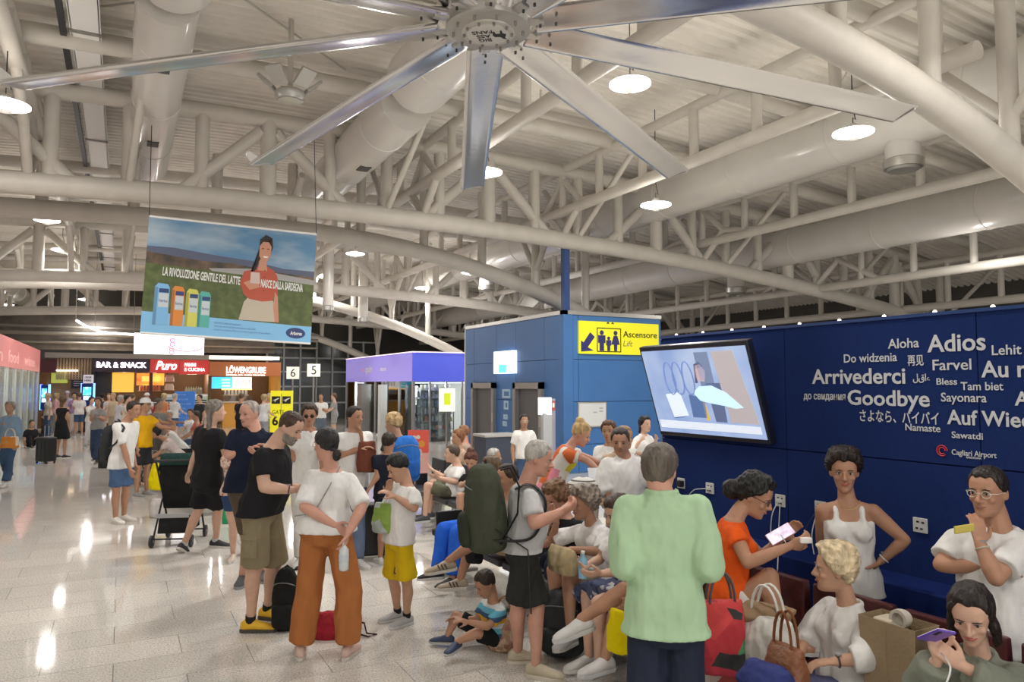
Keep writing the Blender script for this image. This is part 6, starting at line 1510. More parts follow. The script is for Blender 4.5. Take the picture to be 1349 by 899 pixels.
# P30 blue jeans
_, J30 = person('seated person in bright blue trousers, half hidden by the backpack', -62, 7.3, 1.7, 'f',
  dict(p=(650,690), n=(652,640), h=(646,618), er=(628,672,.1), wr=(618,684,-.4), el=(650,676,0), wl=(628,690,-.4), kl=(602,702,-.3), al=(596,762,0), kr=(582,698,.1), ar=(576,752,0)), head_yaw=-65,
  skin=MID, hair=(.1,.06,.03), hs=dict(th=.02, low=-.1, front=.05), top=dict(col=(.45,.3,.2), hem=-.1, sleeve=.7), bottom=dict(col=(.02,.12,.62), end=1.95, loose=.02), shoes=dict(col=(.02,.02,.025)))
# P31 striped trainers
_, J31 = person('seated person with bare crossed legs and striped beige trainers', -66, 6.5, 1.74, 'm',
  dict(p=(668,712), n=(672,655), h=(668,630), er=(650,690,.1), wr=(645,708,-.4), el=(672,692,0), wl=(655,712,-.4), kl=(628,712,-.3), al=(590,740,0), kr=(618,722,.2), ar=(606,764,0), tl=(-72,5), tr=(-80,)), head_yaw=-66,
  skin=TAN, hair=(.05,.03,.02), hs=SHORT, top=dict(col=(.4,.35,.28), hem=-.1, sleeve=.7), bottom=dict(col=(.45,.36,.24), end=.7, loose=.03), shoes=dict(col=(.40,.33,.25), sole=(.62,.6,.56), stripe=(.08,.06,.05)))
# P32 girl
_, J32 = person('girl in a floral top and denim shorts half hidden behind the navy polo', 20, 8.2, 1.52, 'f',
  dict(p=(310,650), n=(311,598), h=(311,580), er=(300,622), wr=(302,640), el=(322,620), wl=(324,640), kr=(307,692), ar=(307,730,'g'), kl=(318,688), al=(322,722,'g')), skin=PALE, hair=(.1,.06,.03), hs=dict(th=.015, low=-.09, front=.055),
  top=dict(mat=patmat('floral_pink',[(.62,.45,.36),(.66,.5,.42),(.4,.18,.14),(.66,.55,.48)],40), hem=-.05, sleeve=.5), bottom=dict(col=(.03,.06,.15), end=.5), shoes=dict(col=(.6,.5,.42)))
JN=(.05,.09,.17); GRY=(.3,.3,.3)
LONG=dict(th=.018, low=-.1, front=.055, extra=(('hang',.2,.07,.05,.03),))
BOB=dict(th=.02, low=-.09, front=.055, curl=.2)
auto('woman in a denim shirt and jeans walking with an orange and white bag', 10, 640, 1.68, 5,'walk','f', hair=(.25,.22,.19),hs=BOB,top=dict(col=(.20,.30,.42),hem=-.12,sleeve=1.7,collar=True,ease=.03),bottom=dict(col=JN,end=1.95,bell=.02),shoes=dict(col=(.6,.6,.6)),face=True)
auto('woman in a short black dress walking away, brown hair over her shoulders', 80, 604, 1.70, 170,'stand','f',hair=(.10,.055,.03),hs=LONG,top=dict(col=BLACK,hem=-.1,sleeve=.4),bottom=dict(col=BLACK,kind='skirt',end=.95,name='skirt'),shoes=dict(col=BLACK))
auto('person in black sitting on the floor by the left shop', 40, 590, 1.65, 60,'floor','m',hair=(.02,.015,.01),hs=SHORT,top=dict(col=BLACK,sleeve=.8),bottom=dict(col=BLACK,end=2),shoes=dict(col=BLACK))
auto('woman in wide jeans and a grey top carrying a dark bag', 127, 611, 1.70, 10,'walk','f',reach=1,hair=(.05,.03,.02),hs=LONG,top=dict(col=GRY,sleeve=.6),bottom=dict(col=(.04,.06,.12),end=1.95,bell=.06),shoes=dict(col=(.1,.1,.1)))
auto('man in a yellow tee and white cap among the left crowd', 186, 655, 1.78, 75,'stand','m',reach=(2,0),hair=(.05,.03,.02),hs=SHORT,hat=((.7,.7,.68),False),top=dict(col=(.78,.42,.01),sleeve=.7,hem=-.14),bottom=dict(col=(.03,.03,.035),end=.9),shoes=dict(col=GRY))
auto('grey-shirted person beside the yellow tee, arm outstretched', 205, 630, 1.72, 80,'stand','m',reach=2,hair=(.1,.08,.06),hs=SHORT,top=dict(col=(.2,.19,.18),sleeve=.7),bottom=dict(col=(.1,.09,.08),end=2),shoes=dict(col=GRY))
for (px,yf,H,yaw,pose,sex,lab,kw) in [
 (238,640,1.68,-65,'sit','f','dark-haired woman in pink and white bending forward on the left seats',dict(lean=.8,reach=4,hair=(.02,.015,.012),hs=BOB,top=dict(col=(.62,.52,.5),sleeve=.7),bottom=dict(col=(.5,.42,.38),end=.6),shoes=dict(col=BLACK))),
 (222,628,1.72,-65,'sit','m','seated man in a cream shirt on the left seats, elbows on knees',dict(lean=.7,reach=4,hair=(.3,.27,.24),hs=SHORT,top=dict(col=(.58,.56,.5),sleeve=.8),bottom=dict(col=(.4,.33,.27),end=.8),shoes=dict(col=GRY))),
 (240,622,1.72,-70,'sit','m','seated person in a bright white shirt hunched over on the left seats',dict(lean=.9,reach=4,hair=(.1,.08,.06),hs=SHORT,top=dict(col=(.75,.74,.72),sleeve=.8),bottom=dict(col=(.4,.4,.36),end=2),shoes=dict(col=GRY))),
 (205,618,1.66,-60,'sit','f','seated woman in a grey-brown top at the back of the left seats',dict(lean=.2,reach=4,hair=(.3,.25,.2),hs=BOB,top=dict(col=(.3,.27,.24),sleeve=.8),bottom=dict(col=(.3,.14,.12),end=2),shoes=dict(col=GRY))),
 (222,606,1.66,10,'sit','f','seated grey-haired woman facing the camera at the back of the left seats',dict(reach=4,hair=(.45,.43,.4),hs=BOB,top=dict(col=(.35,.2,.18),sleeve=.8),bottom=dict(col=(.1,.1,.12),end=2),shoes=dict(col=GRY))),
 (258,610,1.7,-60,'sit','m','seated man in a red cap tee behind the long-haired person',dict(reach=4,hair=(.04,.03,.02),hs=SHORT,top=dict(col=(.4,.1,.08),sleeve=.8),bottom=dict(col=JN,end=2),shoes=dict(col=GRY))),
 (250,600,1.66,0,'sit','f','seated woman in white beside the blue board',dict(reach=4,hair=(.03,.02,.015),hs=LONG,top=dict(col=(.6,.6,.6),sleeve=.8),bottom=dict(col=GRY,end=2),shoes=dict(col=GRY)))]:
    auto(lab,px,yf,H,yaw,pose,sex,**kw)
far=[(96,573,1.7,30,'f','far woman in a mauve top behind the black dress',(.3,.2,.35),(.5,.45,.4)),(103,576,1.72,-150,'m','far man in a white tee between the black dress and the kiosk',(.6,.58,.56),JN),
 (72,574,1.68,160,'f','far woman in pink just left of the black dress',(.6,.35,.36),GRY),(87,569,1.75,10,'m','far man in a white cap above the black dress',(.5,.48,.5),JN),
 (133,574,1.68,-160,'f','far woman in dark clothes right of the kiosk',(.07,.07,.1),(.05,.05,.06)),(142,578,1.7,20,'f','far woman in a pale dress right of the kiosk',(.5,.46,.44),(.5,.46,.44)),
 (148,580,1.72,-20,'m','far blond man in beige near the yellow panel',(.5,.42,.3),(.35,.3,.22)),(156,590,1.68,150,'f','far woman in a striped blouse under the yellow panel',(.5,.5,.55),JN),
 (165,594,1.7,90,'f','far blonde woman in a cream top behind the rucksack man',(.62,.55,.45),(.45,.42,.4)),(172,585,1.72,170,'m','far man in grey facing the red bar counter',(.25,.25,.27),JN),
 (214,580,1.7,170,'f','far woman in orange facing the red bar counter',(.55,.22,.1),GRY),(228,584,1.72,160,'m','far man in white at the right end of the red bar',(.6,.6,.6),JN),
 (262,588,1.7,-20,'m','far man in a black jacket by the orange bar',(.03,.03,.035),BLACK),(316,590,1.74,160,'m','man in a dark jacket standing at the orange bar',(.02,.02,.025),BLACK),
 (346,592,1.72,150,'f','far blonde woman in a white shirt left of the gate totem',(.62,.62,.64),(.3,.3,.33)),(353,588,1.74,30,'m','far man in white partly behind the gate totem',(.6,.6,.62),GRY),
 (422,587,1.74,10,'m','man in a white tee standing alone below gate five',(.72,.72,.7),(.12,.15,.2)),(440,580,1.7,-60,'f','far person in grey right of the gate five man',(.3,.3,.3),GRY),
 (62,578,1.7,-30,'f','far woman at the entrance of the pink shop',(.5,.47,.42),JN),(192,577,1.7,20,'m','far man in a white cap before the red bar',(.55,.55,.53),GRY),
 (118,590,1.62,60,'f','far small woman in white beside the kiosk',(.6,.6,.58),(.5,.5,.5))]
for i,(px,yf,H,yaw,sex,lab,tc,bc2) in enumerate(far):
    hc_=[(.02,.015,.012),(.1,.06,.03),(.4,.3,.15),(.35,.33,.3)][i%4]
    auto(lab,px,yf,H,yaw,'stand',sex,reach=(0,1,4)[i%3],hair=hc_,hs=(SHORT if sex=='m' else BOB),hat=((.65,.65,.62),True) if 'cap' in lab else None,
         top=dict(col=tc,sleeve=.8),bottom=dict(col=bc2,end=(2,.85)[i%2]),shoes=dict(col=GRY),skin=(MID,TAN,PALE)[i%3])
auto('woman in a black jacket and long hair inside the purple shop',553,596,1.72,70,'stand','f',w=26.5,hair=(.2,.08,.03),hs=LONG,top=dict(col=BLACK,sleeve=1.8),bottom=dict(col=BLACK,end=2),shoes=dict(col=BLACK))
auto('person in glasses and a white tee standing before the right lift',690,0,1.52,10,'stand','m',w=12.2,hair=(.02,.015,.012),hs=SHORT,glasses='clear',top=dict(col=WHITE,sleeve=.8),bottom=dict(col=JN,end=2),shoes=dict(col=GRY),face=True)
auto('black-haired woman in white clasping her hands beside the television',847,0,1.56,35,'stand','f',w=10.5,reach=3,hair=(.008,.008,.009),hs=LONG,top=dict(col=WHITE,sleeve=1.4,collar=True),bottom=dict(col=BLACK,end=2),shoes=dict(col=GRY),face=True,skin=PALE)
auto('seated person in a white top left of the man in the linen shirt',802,0,1.62,-20,'sit','f',w=8.4,zseat=.75,reach=4,hair=(.10,.05,.03),hs=BOB,top=dict(col=WHITE,sleeve=.7),bottom=dict(col=(.5,.45,.4),end=2),shoes=dict(col=GRY),face=True)
auto('person in beige seated behind the linen shirt, leaning',808,0,1.7,30,'sit','m',w=7.7,zseat=.72,reach=4,lean=.2,hair=(.3,.17,.08),hs=SHORT,top=dict(col=(.55,.42,.3),sleeve=.7),bottom=dict(col=(.4,.35,.3),end=2),shoes=dict(col=GRY),face=True)
auto('seated person with wavy auburn hair beside the high-bun woman',606,0,1.66,-60,'sit','f',w=11.2,reach=4,hair=(.22,.09,.04),hs=BOB,top=dict(col=(.5,.35,.25),sleeve=.7),bottom=dict(col=GRY,end=2),shoes=dict(col=GRY),face=True)
auto('seated man with reddish skin behind the high-bun woman',613,0,1.72,-100,'sit','m',w=12,reach=4,hair=(.25,.12,.06),hs=SHORT,top=dict(col=(.4,.3,.25),sleeve=.7),bottom=dict(col=GRY,end=2),shoes=dict(col=GRY),face=True,skin=RED)
# ================================================================ bags and things people carry
Nn_ = V3((-GR.y, GR.x, 0))
def axes(yaw, tilt=0, roll=0):
    F = facing(yaw); R = F.cross(ZZ).normalized(); U = ZZ.copy()
    if tilt: q = Quaternion(R, math.radians(tilt)); F = q @ F; U = q @ U
    if roll: q = Quaternion(F, math.radians(roll)); R = q @ R; U = q @ U
    return R, F, U
def floorz(p, z=0): p = V3(p); p.z = z; return p
def rucksack(lab, c, yaw, sx=.30, sy=.18, sz=.46, col=(.03,.03,.03), pocket=None, tilt=0, strap=(.015,.015,.015), roll=0, cat='backpack', grp=None, logo=False):
    R, F, U = axes(yaw, tilt, roll); c = V3(c); t = thing('backpack', lab, cat, c-ZZ*sz/2, grp)
    m = clothmat(col); mb = MB(); rr = []
    for f, w, d in ((0,.80,.75),(.06,.96,.95),(.3,1.0,1.0),(.6,.98,.95),(.82,.86,.82),(.95,.62,.6),(1.0,.35,.35)):
        rr.append((c+U*(sz*(f-.5)), R, F, sx/2*w, sy/2*d, sy/2*d*.8))
    ring_loft(mb, rr, 24); o = mb.build('pack_body', m, t, smooth=60); soft(o, max(.012, sz*.025), 3, .012, .07)
    mb = MB(); rr = [(c+U*(sz*(f-.5))+F*sy*.42, R, F, sx*.40*w, sy*.25*w, sy*.1) for f, w in ((.08,.8),(.14,1),(.38,1),(.46,.8))]
    ring_loft(mb, rr, 18); o = mb.build('front_pocket', clothmat(pocket or tuple(q*.8 for q in col)), t, smooth=60); soft(o, max(.012, sz*.03), 2)
    for s in (-1,1):
        P0 = c+U*sz*.42+R*s*sx*.22-F*sy*.38; MB().path([P0, P0-F*.07+U*.01, P0-F*.12-U*sz*.2+R*s*.03, P0-F*.09-U*sz*.5+R*s*.03, c-U*sz*.40+R*s*sx*.4-F*sy*.25], .016, 8, flat=.4).build('shoulder_strap', clothmat(strap), t, smooth=60)
    MB().path([c+U*sz*.46-R*.04-F*.02, c+U*sz*.53-F*.02, c+U*sz*.46+R*.04-F*.02], .007, 6).build('grab_loop', clothmat(strap), t)
    MB().path([c+U*(sz*.30)+F*(sy*.44)+R*(sx*.42*math.sin(a))-U*(.05*(1-math.cos(a))) - F*(sy*.28*(1-math.cos(a))) for a in [(-1.3+2.6*i/10) for i in range(11)]], .004, 5).build('zip', mat('zip_grey',(.2,.2,.2),.4), t)
    if logo: MB().lathe(c+F*(sy*.69)-U*sz*.22, [(.012,0),(.018,.002)], 12, (R,U,F)).build('logo_disc', mat('logo_pale',(.35,.35,.35),.5), t)
    return t
def tote(lab, c, yaw, sx, sy, sz, col, handles=True, name='handbag', cat='bag', m=None, slump=.1, hcol=None, tilt=0, flap=False):
    R, F, U = axes(yaw, tilt); c = V3(c); t = thing(name, lab, cat, c-ZZ*sz/2); m = m or clothmat(col)
    mb = MB(); rr = []
    for f, w, d in ((0,.92,.85),(.05,1.0,1.0),(.35,1.03,1.08),(.7,.95,.85),(.95,.90,.45),(1.0,.86,.30)):
        rr.append((c+U*(sz*(f-.5))+R*slump*sx*math.sin(f*5)*.2, R, F, sx/2*w, sy/2*d, sy/2*d))
    ring_loft(mb, rr, 24); o = mb.build('bag_body', m, t, smooth=60); soft(o, max(.009, sz*.03), 3, .02, .07)
    if flap: 
        mb=MB(); ring_loft(mb, [(c+U*(sz*(f-.5))+F*.012, R, F, sx/2*w, sy/2*d+.012, .0) for f,w,d in ((.35,.6,1.05),(.5,.9,1.05),(.8,.95,.8),(1.02,.85,.4))], 18); mb.build('flap', m, t, smooth=60)
    if handles:
        for s in (-1,1): MB().path([c+U*sz*.46+F*s*sy*.12+R*(sx*.27*math.cos(a))+U*(.16*math.sin(a)) for a in [PI*i/10 for i in range(11)]], .007, 6).build('handle', clothmat(hcol or col), t, smooth=60)
    return t
def suitcase(lab, p, yaw, sx=.38, sy=.25, sz=.58, col=(.015,.015,.017), m=None, handle=.42, grp=None):
    R, F, U = axes(yaw); p = floorz(p); t = thing('suitcase', lab, 'suitcase', p, grp); m = m or mat('case_%.2f'%col[0], col, .4)
    MB().box(p+ZZ*(.05+sz/2), (sx, sy, sz), ax=(R,F,U)).build('case_shell', m, t, bev=.03)
    for k in (-.3,0,.3): MB().box(p+ZZ*(.05+sz/2)+R*sx*k+F*(sy/2), (.012,.012,sz*.86), ax=(R,F,U)).build('rib', m, t)
    for a in (-1,1):
        for b in (-1,1): MB().tube(p+R*a*sx*.4+F*b*sy*.38+ZZ*.028-R*.01, p+R*a*sx*.4+F*b*sy*.38+ZZ*.028+R*.01, .028, n=12).build('wheel', blackm, t)
    if handle:
        for a in (-1,1): MB().tube(p+R*a*.07+ZZ*(sz+.04), p+R*a*.07+ZZ*(sz+.05+handle), .008, n=8).build('handle_rod', steelm, t)
        MB().tube(p-R*.08+ZZ*(sz+.05+handle), p+R*.08+ZZ*(sz+.05+handle), .014, n=8).build('handle_grip', blackm, t)
    return t
def phone(lab, c, R, U, col, scr, sc=1.0):
    R = R.normalized(); U = (U-R*U.dot(R)).normalized(); N = R.cross(U); t = thing('phone', lab, 'phone', c)
    MB().box(c, (.074*sc,.155*sc,.009), ax=(R,U,N)).build('case', mat('phone_%.2f_%.2f'%col[:2], col, .3), t, bev=.003)
    MB().box(c+N*.005, (.068*sc,.147*sc,.002), ax=(R,U,N)).build('screen', scr, t)
    for q in range(3): MB().box(c-N*.006+R*.02*sc+U*(.06-.016*q)*sc, (.011,.011,.003), ax=(R,U,N)).build('camera_lens', blackm, t)
    return t
scrp = screen_mat('phone_screen', [(.75,.55,.7),(.8,.75,.85),(.9,.9,.95)], .9, 30)
def mid(a, b, f=.5): return a*(1-f)+b*f
def cr(P):
    P = [V3(p) for p in P]; out = []
    for i in range(len(P)-1):
        p0 = P[max(i-1,0)]; p1 = P[i]; p2 = P[i+1]; p3 = P[min(i+2,len(P)-1)]
        for q in range(6):
            t_ = q/6; out.append(.5*((2*p1)+(-p0+p2)*t_+(2*p0-5*p1+4*p2-p3)*t_*t_+(-p0+3*p1-3*p2+p3)*t_**3))
    return out+[P[-1]]
# P7 backpack, worn
c = mid(J7['N'],J7['P'],.38) - facing(98)*.27 + ZZ*.0
rucksack('olive green backpack worn by the grey-haired man', c, 98+168, .37, .33, .60, (.060,.068,.045), (.035,.04,.028), tilt=-6)
cableb = MB(); a0_ = J7['Sr']+ZZ*.05
F7 = facing(98); R7 = F7.cross(ZZ)
st = MB().path(cr([J7['N']+R7*.10-ZZ*.03-F7*.10, J7['N']+R7*.11+ZZ*.0-F7*.02, J7['N']+R7*.115-ZZ*.03+F7*.06, J7['N']+R7*.14-ZZ*.13+F7*.11, J7['N']+R7*.175-ZZ*.26+F7*.07, J7['N']+R7*.19-ZZ*.36-F7*.03, c+R7*.16-ZZ*.2]), .024, 8, flat=.4)
o = st.build('backpack_strap', blackm, smooth=60); tag(o, 'black padded strap of the olive backpack over a shoulder', 'strap')
o = MB().path([c+R7*.17-ZZ*.10, J7['P']+R7*.22-ZZ*.0+F7*.0, J7['P']+R7*.23-ZZ*.42+F7*.02], .012, 6, flat=.4).build('dangling_strap', blackm, smooth=60); tag(o, 'long black strap end dangling over the dark shorts', 'strap')
# P14
c = mid(J14['N'],J14['P'],.55) - facing(70)*.24; rucksack('dark rucksack on the back of the young man in denim shorts', c, 250, .32,.22,.55,(.035,.04,.04))
o = MB().path([J14['N']+ZZ*.02-facing(70)*.05+facing(70).cross(ZZ)*.10, J14['N']+facing(70)*.09+facing(70).cross(ZZ)*.12-ZZ*.1, J14['N']+facing(70)*.04+facing(70).cross(ZZ)*.19-ZZ*.3, J14['N']-facing(70)*.15+facing(70).cross(ZZ)*.14-ZZ*.4], .02, 6, flat=.4).build('backpack_strap', blackm, smooth=60); tag(o, 'black strap of the dark rucksack at the left', 'strap')
# P16
c = mid(J16['N'],J16['P'],.45) - facing(-150)*.22; rucksack('bright blue rucksack on the blonde traveller', c, 30, .34,.22,.52,(.03,.16,.55),(.02,.11,.42))
# floor items near the camera
p = PZ(376,828,0); rucksack('black backpack standing on the floor behind the orange trousers', p+ZZ*.24, 0, .22,.22,.50,(.012,.012,.013))
p = PZ(440,838,0); tb_ = tote('red drawstring bag lying on the floor by the orange trousers', p+ZZ*.09, 10, .34,.22,.20,(.32,.018,.03), handles=False, name='drawstring_bag', hcol=(.05,.02,.02))
o = MB().path([p+GR*(.14)+ZZ*.12, p+GR*.24+ZZ*.10, p+GR*.26+ZZ*.02, p+GR*.34+ZZ*.01, p+GR*.28-GF*.05+ZZ*.01, p+GR*.18+ZZ*.02], .007, 6).build('cord', clothmat((.06,.02,.02)), tb_, smooth=60)
p = PZ(742,872,0); rucksack('dark grey backpack on the floor between the bare legs', p+ZZ*.25+GF*.12, -20, .34,.26,.46,(.045,.047,.05),(.035,.036,.04), logo=True)
p = PZ(664,860,0); tote('tan patterned bag on the floor beside the small boy', p+ZZ*.12+GF*.06, -20, .26,.18,.24,(.40,.25,.15), handles=True, m=patmat('tan_pattern',[(.42,.28,.18),(.3,.14,.1),(.5,.36,.26),(.36,.22,.14)],30), hcol=(.3,.18,.1))
# bottle held behind the back
q = mid(J9['Wl'],J9['Wr'],.5); q = PW(453,734,(J9['Wr']-CAM).dot(FW)-.03)
t = thing('water_bottle','clear plastic water bottle held upside down behind the back','bottle',q)
MB().lathe(q,[(.012,.10),(.014,.075),(.033,.05),(.034,.0),(.030,-.02),(.034,-.04),(.033,-.085),(.02,-.095)],18).build('bottle_body', mat('pet_clear',(.62,.66,.68),.12), t, smooth=60)
MB().lathe(q,[(.0345,-.03),(.0345,.02)],18).build('label', mat('bottle_label',(.55,.6,.66),.5), t, smooth=60); MB().lathe(q,[(.015,.10),(.015,.118)],12).build('cap', whitem, t)
# crossbody cord on P9
F9=facing(176); R9=F9.cross(ZZ).normalized()
o=MB().path([J9['N']+R9*.07-F9*.02+ZZ*.02, J9['N']+R9*.02-F9*.125-ZZ*.12, J9['N']-R9*.08-F9*.145-ZZ*.30, J9['P']-R9*.21-F9*.08+ZZ*.10],.005,6).build('shoulder_strap',mat('cord_grey',(.3,.29,.28),.6),smooth=60); tag(o,'grey cord running diagonally across the white tee','strap')
# P11's bag
q = PW(505,682,(J11['Wr']-CAM).dot(FW)-.05)
t = tote('green and clear drawstring pouch held by the boy in yellow shorts', q, -30, .20,.12,.24,(.30,.36,.33), handles=False, name='pouch', m=patmat('pouch_green',[(.34,.40,.37),(.22,.34,.06),(.42,.46,.44)],9))
o = MB().path([q+ZZ*.11, mid(J11['Wr'],J11['Wl'])+ZZ*.01-GF*.03], .004, 5).build('cord', clothmat((.6,.6,.55)), t)
# yellow shorts emblem
q = J11['Kl']; fl = facing(-52); qq = mid(J11['Hl'],J11['Kl'],.72)+fl*.115-fl.cross(ZZ)*.01
text('L', qq, fl.cross(ZZ)*-1 if False else ZZ.cross(fl), ZZ, mat('emblem_purple',(.05,.02,.06),.6), None, cap=.05, bold=.03, shear=.25, thick=.004, name='shorts_emblem')
tag(bpy.context.scene.objects[-1] if False else [o for o in COL.objects if o.name.startswith('shorts_emblem')][-1], 'small dark letter L printed on the yellow shorts','emblem')
# suitcase P17
p = PZ(490,736,0); suitcase('black suitcase pulled by the dark-haired boy', p, -160, handle=.40)
# P2 phone and charger
wr = J2['Wr']; wl = J2['Wl']
d2 = (PW(1060,712,(wr-CAM).dot(FW))-wr).normalized()
q = PW(1028,704,(wl-CAM).dot(FW)-.04); U_ = (GR*.75+ZZ*.42).normalized(); phone('phone with a pale pink screen held by the black-haired woman', q, U_.cross((-GF+ZZ*.8-GR*.2).normalized()), U_, (.7,.35,.4), scrp, 1.0)
q2 = PW(1061,712,(wr-CAM).dot(FW)-.03); t = thing('power_bank','small white charger block in the hand of the black-haired woman','charger',q2); MB().box(q2,(.06,.03,.03),ax=(GR,GF,ZZ)).build('block',mat('charger_white',(.78,.77,.75),.3),t,bev=.004); MB().box(q2+GR*.033,(.006,.012,.006),ax=(GR,GF,ZZ)).build('plug',steelm,t)
# cables
S3 = SP[2]; cable([S3+V3((-.02,0,0)), S3+V3((-.07,.02,-.10)), S3+V3((-.12,-.02,-.25)), q+ZZ*-.06+GR*.03, q], 'white cable from the third socket to the pink phone')
cable([S3+V3((-.02,-.01,-.02)), S3+V3((-.1,-.05,-.35)), PX(1025,735,3.9), PX(1022,790,3.8), PX(1020,825,3.7)], 'white cable hanging down behind the seat backs')
S4 = SP[3]; cable([S4+V3((-.02,0,0)), S4+V3((-.05,.04,-.08)), S4+V3((-.08,.12,-.25)), PX(1060,722,3.95), q2], 'dark blue cable looping from the fourth socket', mat('cable_navy',(.02,.03,.12),.4), .005)
cable([S4+V3((-.02,.01,-.01)), S4+V3((-.06,.03,-.18)), S4+V3((-.07,0,-.34)), PX(1078,745,4.0)], 'white cable hanging from the fourth socket')
S2 = SP[1]; cable([S2+V3((-.02,0,0)), S2+V3((-.05,.06,-.01)), S2+V3((-.05,.14,-.03)), S2+V3((-.05,.22,-.10))], 'white cable plugged into the second socket')
o = MB().box(SP[0]+V3((-.035,-.02,0)),(.05,.05,.05)).build('plug_adapter',blackm,bev=.005); tag(o,'black plug in the leftmost socket','plug')
for i_,(s_,l_) in enumerate(((SP[1],'white plug in the second socket'),(SP[2],'white plug in the third socket'),(SP[3],'dark plug in the fourth socket'))):
    o = MB().box(s_+V3((-.022,0,0)),(.03,.03,.025)).build('plug',cabm if i_<2 else blackm,bev=.003); tag(o,l_,'plug','cable plugs')
# bags on the seats
q = PW(1008,808,3.75); tote('crumpled tan leather bag on top of the white tote', q, -40, .30,.16,.10,(.30,.20,.12), handles=False, slump=.5)
q = PW(1012,845,3.68); tote('white canvas tote bag beside the blonde woman', q, -60, .32,.18,.26,(.62,.60,.56), handles=True, name='tote_bag')
q = PW(1036,882,3.35); tote('brown leather bag on the lap of the blonde woman', q, -70, .22,.16,.22,(.20,.07,.03), handles=True, name='leather_bag', hcol=(.15,.05,.02), m=mat('brown_leather',(.19,.07,.03),.45,var=.2,bump=.3))
q = PW(1010,893,3.3); tote('blue cloth bag at the bottom edge below the brown bag', q, -60, .26,.2,.12,(.03,.04,.16), handles=False)
q = PW(950,838,3.75); tote('red and green patterned bag beside the orange top', q, 10, .26,.18,.36,(.4,.1,.08), m=patmat('bright_pattern',[(.45,.03,.04),(.03,.03,.03),(.08,.25,.12),(.55,.05,.05),(.5,.42,.35),(.40,.03,.05)],7), handles=True, hcol=(.1,.1,.1))
q = PW(945,885,3.9); tote('beige bag standing under the patterned bag', q, 10, .28,.18,.3,(.42,.36,.28), handles=False, m=patmat('beige_marks',[(.42,.36,.30),(.45,.4,.33),(.3,.05,.04)],8))
q = PW(1184,862,3.45); 
t = thing('paper_bag','brown paper bag with folded paper on the seat beside the blonde woman','bag',q-ZZ*.15); R,F,U = axes(-62)
mb = MB(); pap = mat('kraft_paper',(.34,.25,.15),.7,var=.06,bump=.2)
V_=[]; 
for z,w_,d_ in ((-.16,.13,.08),(.16,.145,.09)):
    for a,b in ((-1,-1),(1,-1),(1,1),(-1,1)): V_.append(q+R*a*w_+F*b*d_+U*z)
o = mb.add(V_,[(0,3,2,1),(0,1,5,4),(1,2,6,5),(2,3,7,6),(3,0,4,7)]).build('bag_body',pap,t); o.modifiers.new('t','SOLIDIFY').thickness=.004
MB().lathe(q+U*.17-R*.02,[(.035,-.03),(.045,0),(.045,.03),(.03,.03),(.03,0)],16,(R,U,F)).build('paper_roll',mat('roll_white',(.65,.6,.52),.6),t,smooth=40)
for a in (-1,1): MB().box(q+F*a*.092+U*.02,(.002,.002,.28),ax=(R,F,U)).build('crease',pap,t)
MB().box(q+U*.13+R*.05,(.1,.12,.06),ax=(R,F,U)).build('wrapped_food',mat('wrap_beige',(.6,.52,.4),.6),t,bev=.02)
# P6 phone
q = PW(1233,838,(J6['Wr']-CAM).dot(FW)-.05); phone('purple phone held by the woman in the olive jacket', q, -GR+ZZ*.2, -GF*.8+ZZ*.5, (.13,.06,.45), scrp, 1.0)
cable([q-ZZ*.07+GR*.02, PW(1252,880,2.75), PW(1245,905,2.7)], 'white cable hanging from the purple phone')
# P4 lanyard card
q = PW(1270,697,(J4['P']-CAM).dot(FW)-.20); o = MB().box(q,(.09,.012,.035),ax=((GR+ZZ*.15).normalized(),GF,ZZ)).build('yellow_pouch',mat('pouch_yellow',(.55,.45,.08),.5),bev=.004); tag(o,'small yellow pouch on the white polo of the man at right','pouch')
# P3 necklace
F3 = facing(-18); R3 = F3.cross(ZZ)
o = MB().path([J3['N']+ZZ*(.01-.055*math.cos(a))+F3*(.06+.02*math.cos(a))+R3*(.06*math.sin(a)) for a in [-1.5+3*i/12 for i in range(13)]],.0018,5).build('necklace',mat('gold',(.6,.45,.15),.3,.9)); tag(o,'thin gold necklace on the woman in the tank top','necklace')
# P27 bag + bottle, P31.. etc
q = PW(742,738,5.15); tote('beige handbag on the lap of the older woman in the white blouse', q, -60, .28,.14,.18,(.42,.33,.19), handles=False, flap=True)
q = PW(768,744,4.95); t = thing('water_bottle','small blue-tinted water bottle beside the beige handbag','bottle',q-ZZ*.08); MB().lathe(q,[(.03,-.09),(.032,-.02),(.03,.03),(.012,.06),(.012,.075)],14).build('bottle_body',mat('pet_blue',(.25,.5,.7),.15),t,smooth=60); MB().lathe(q,[(.014,.075),(.014,.09)],10).build('cap',whitem,t)
q = PW(815,832,4.2); tote('bright yellow bag hanging beside the green-shirted man', q, -60, .16,.10,.24,(.75,.60,.0), handles=False)
q = PW(622,718,6.6); tote('dark bag between the seated people left of the backpack man', q, -60, .25,.16,.3,(.02,.02,.025), handles=True)
q = PW(640,640,9.0); tote('black and white patterned bag on the lap of the high-bun woman', q, -20, .26,.14,.18,(.3,.3,.3), handles=False, m=patmat('cow_pattern',[(.6,.58,.52),(.02,.02,.02),(.55,.53,.5)],16))
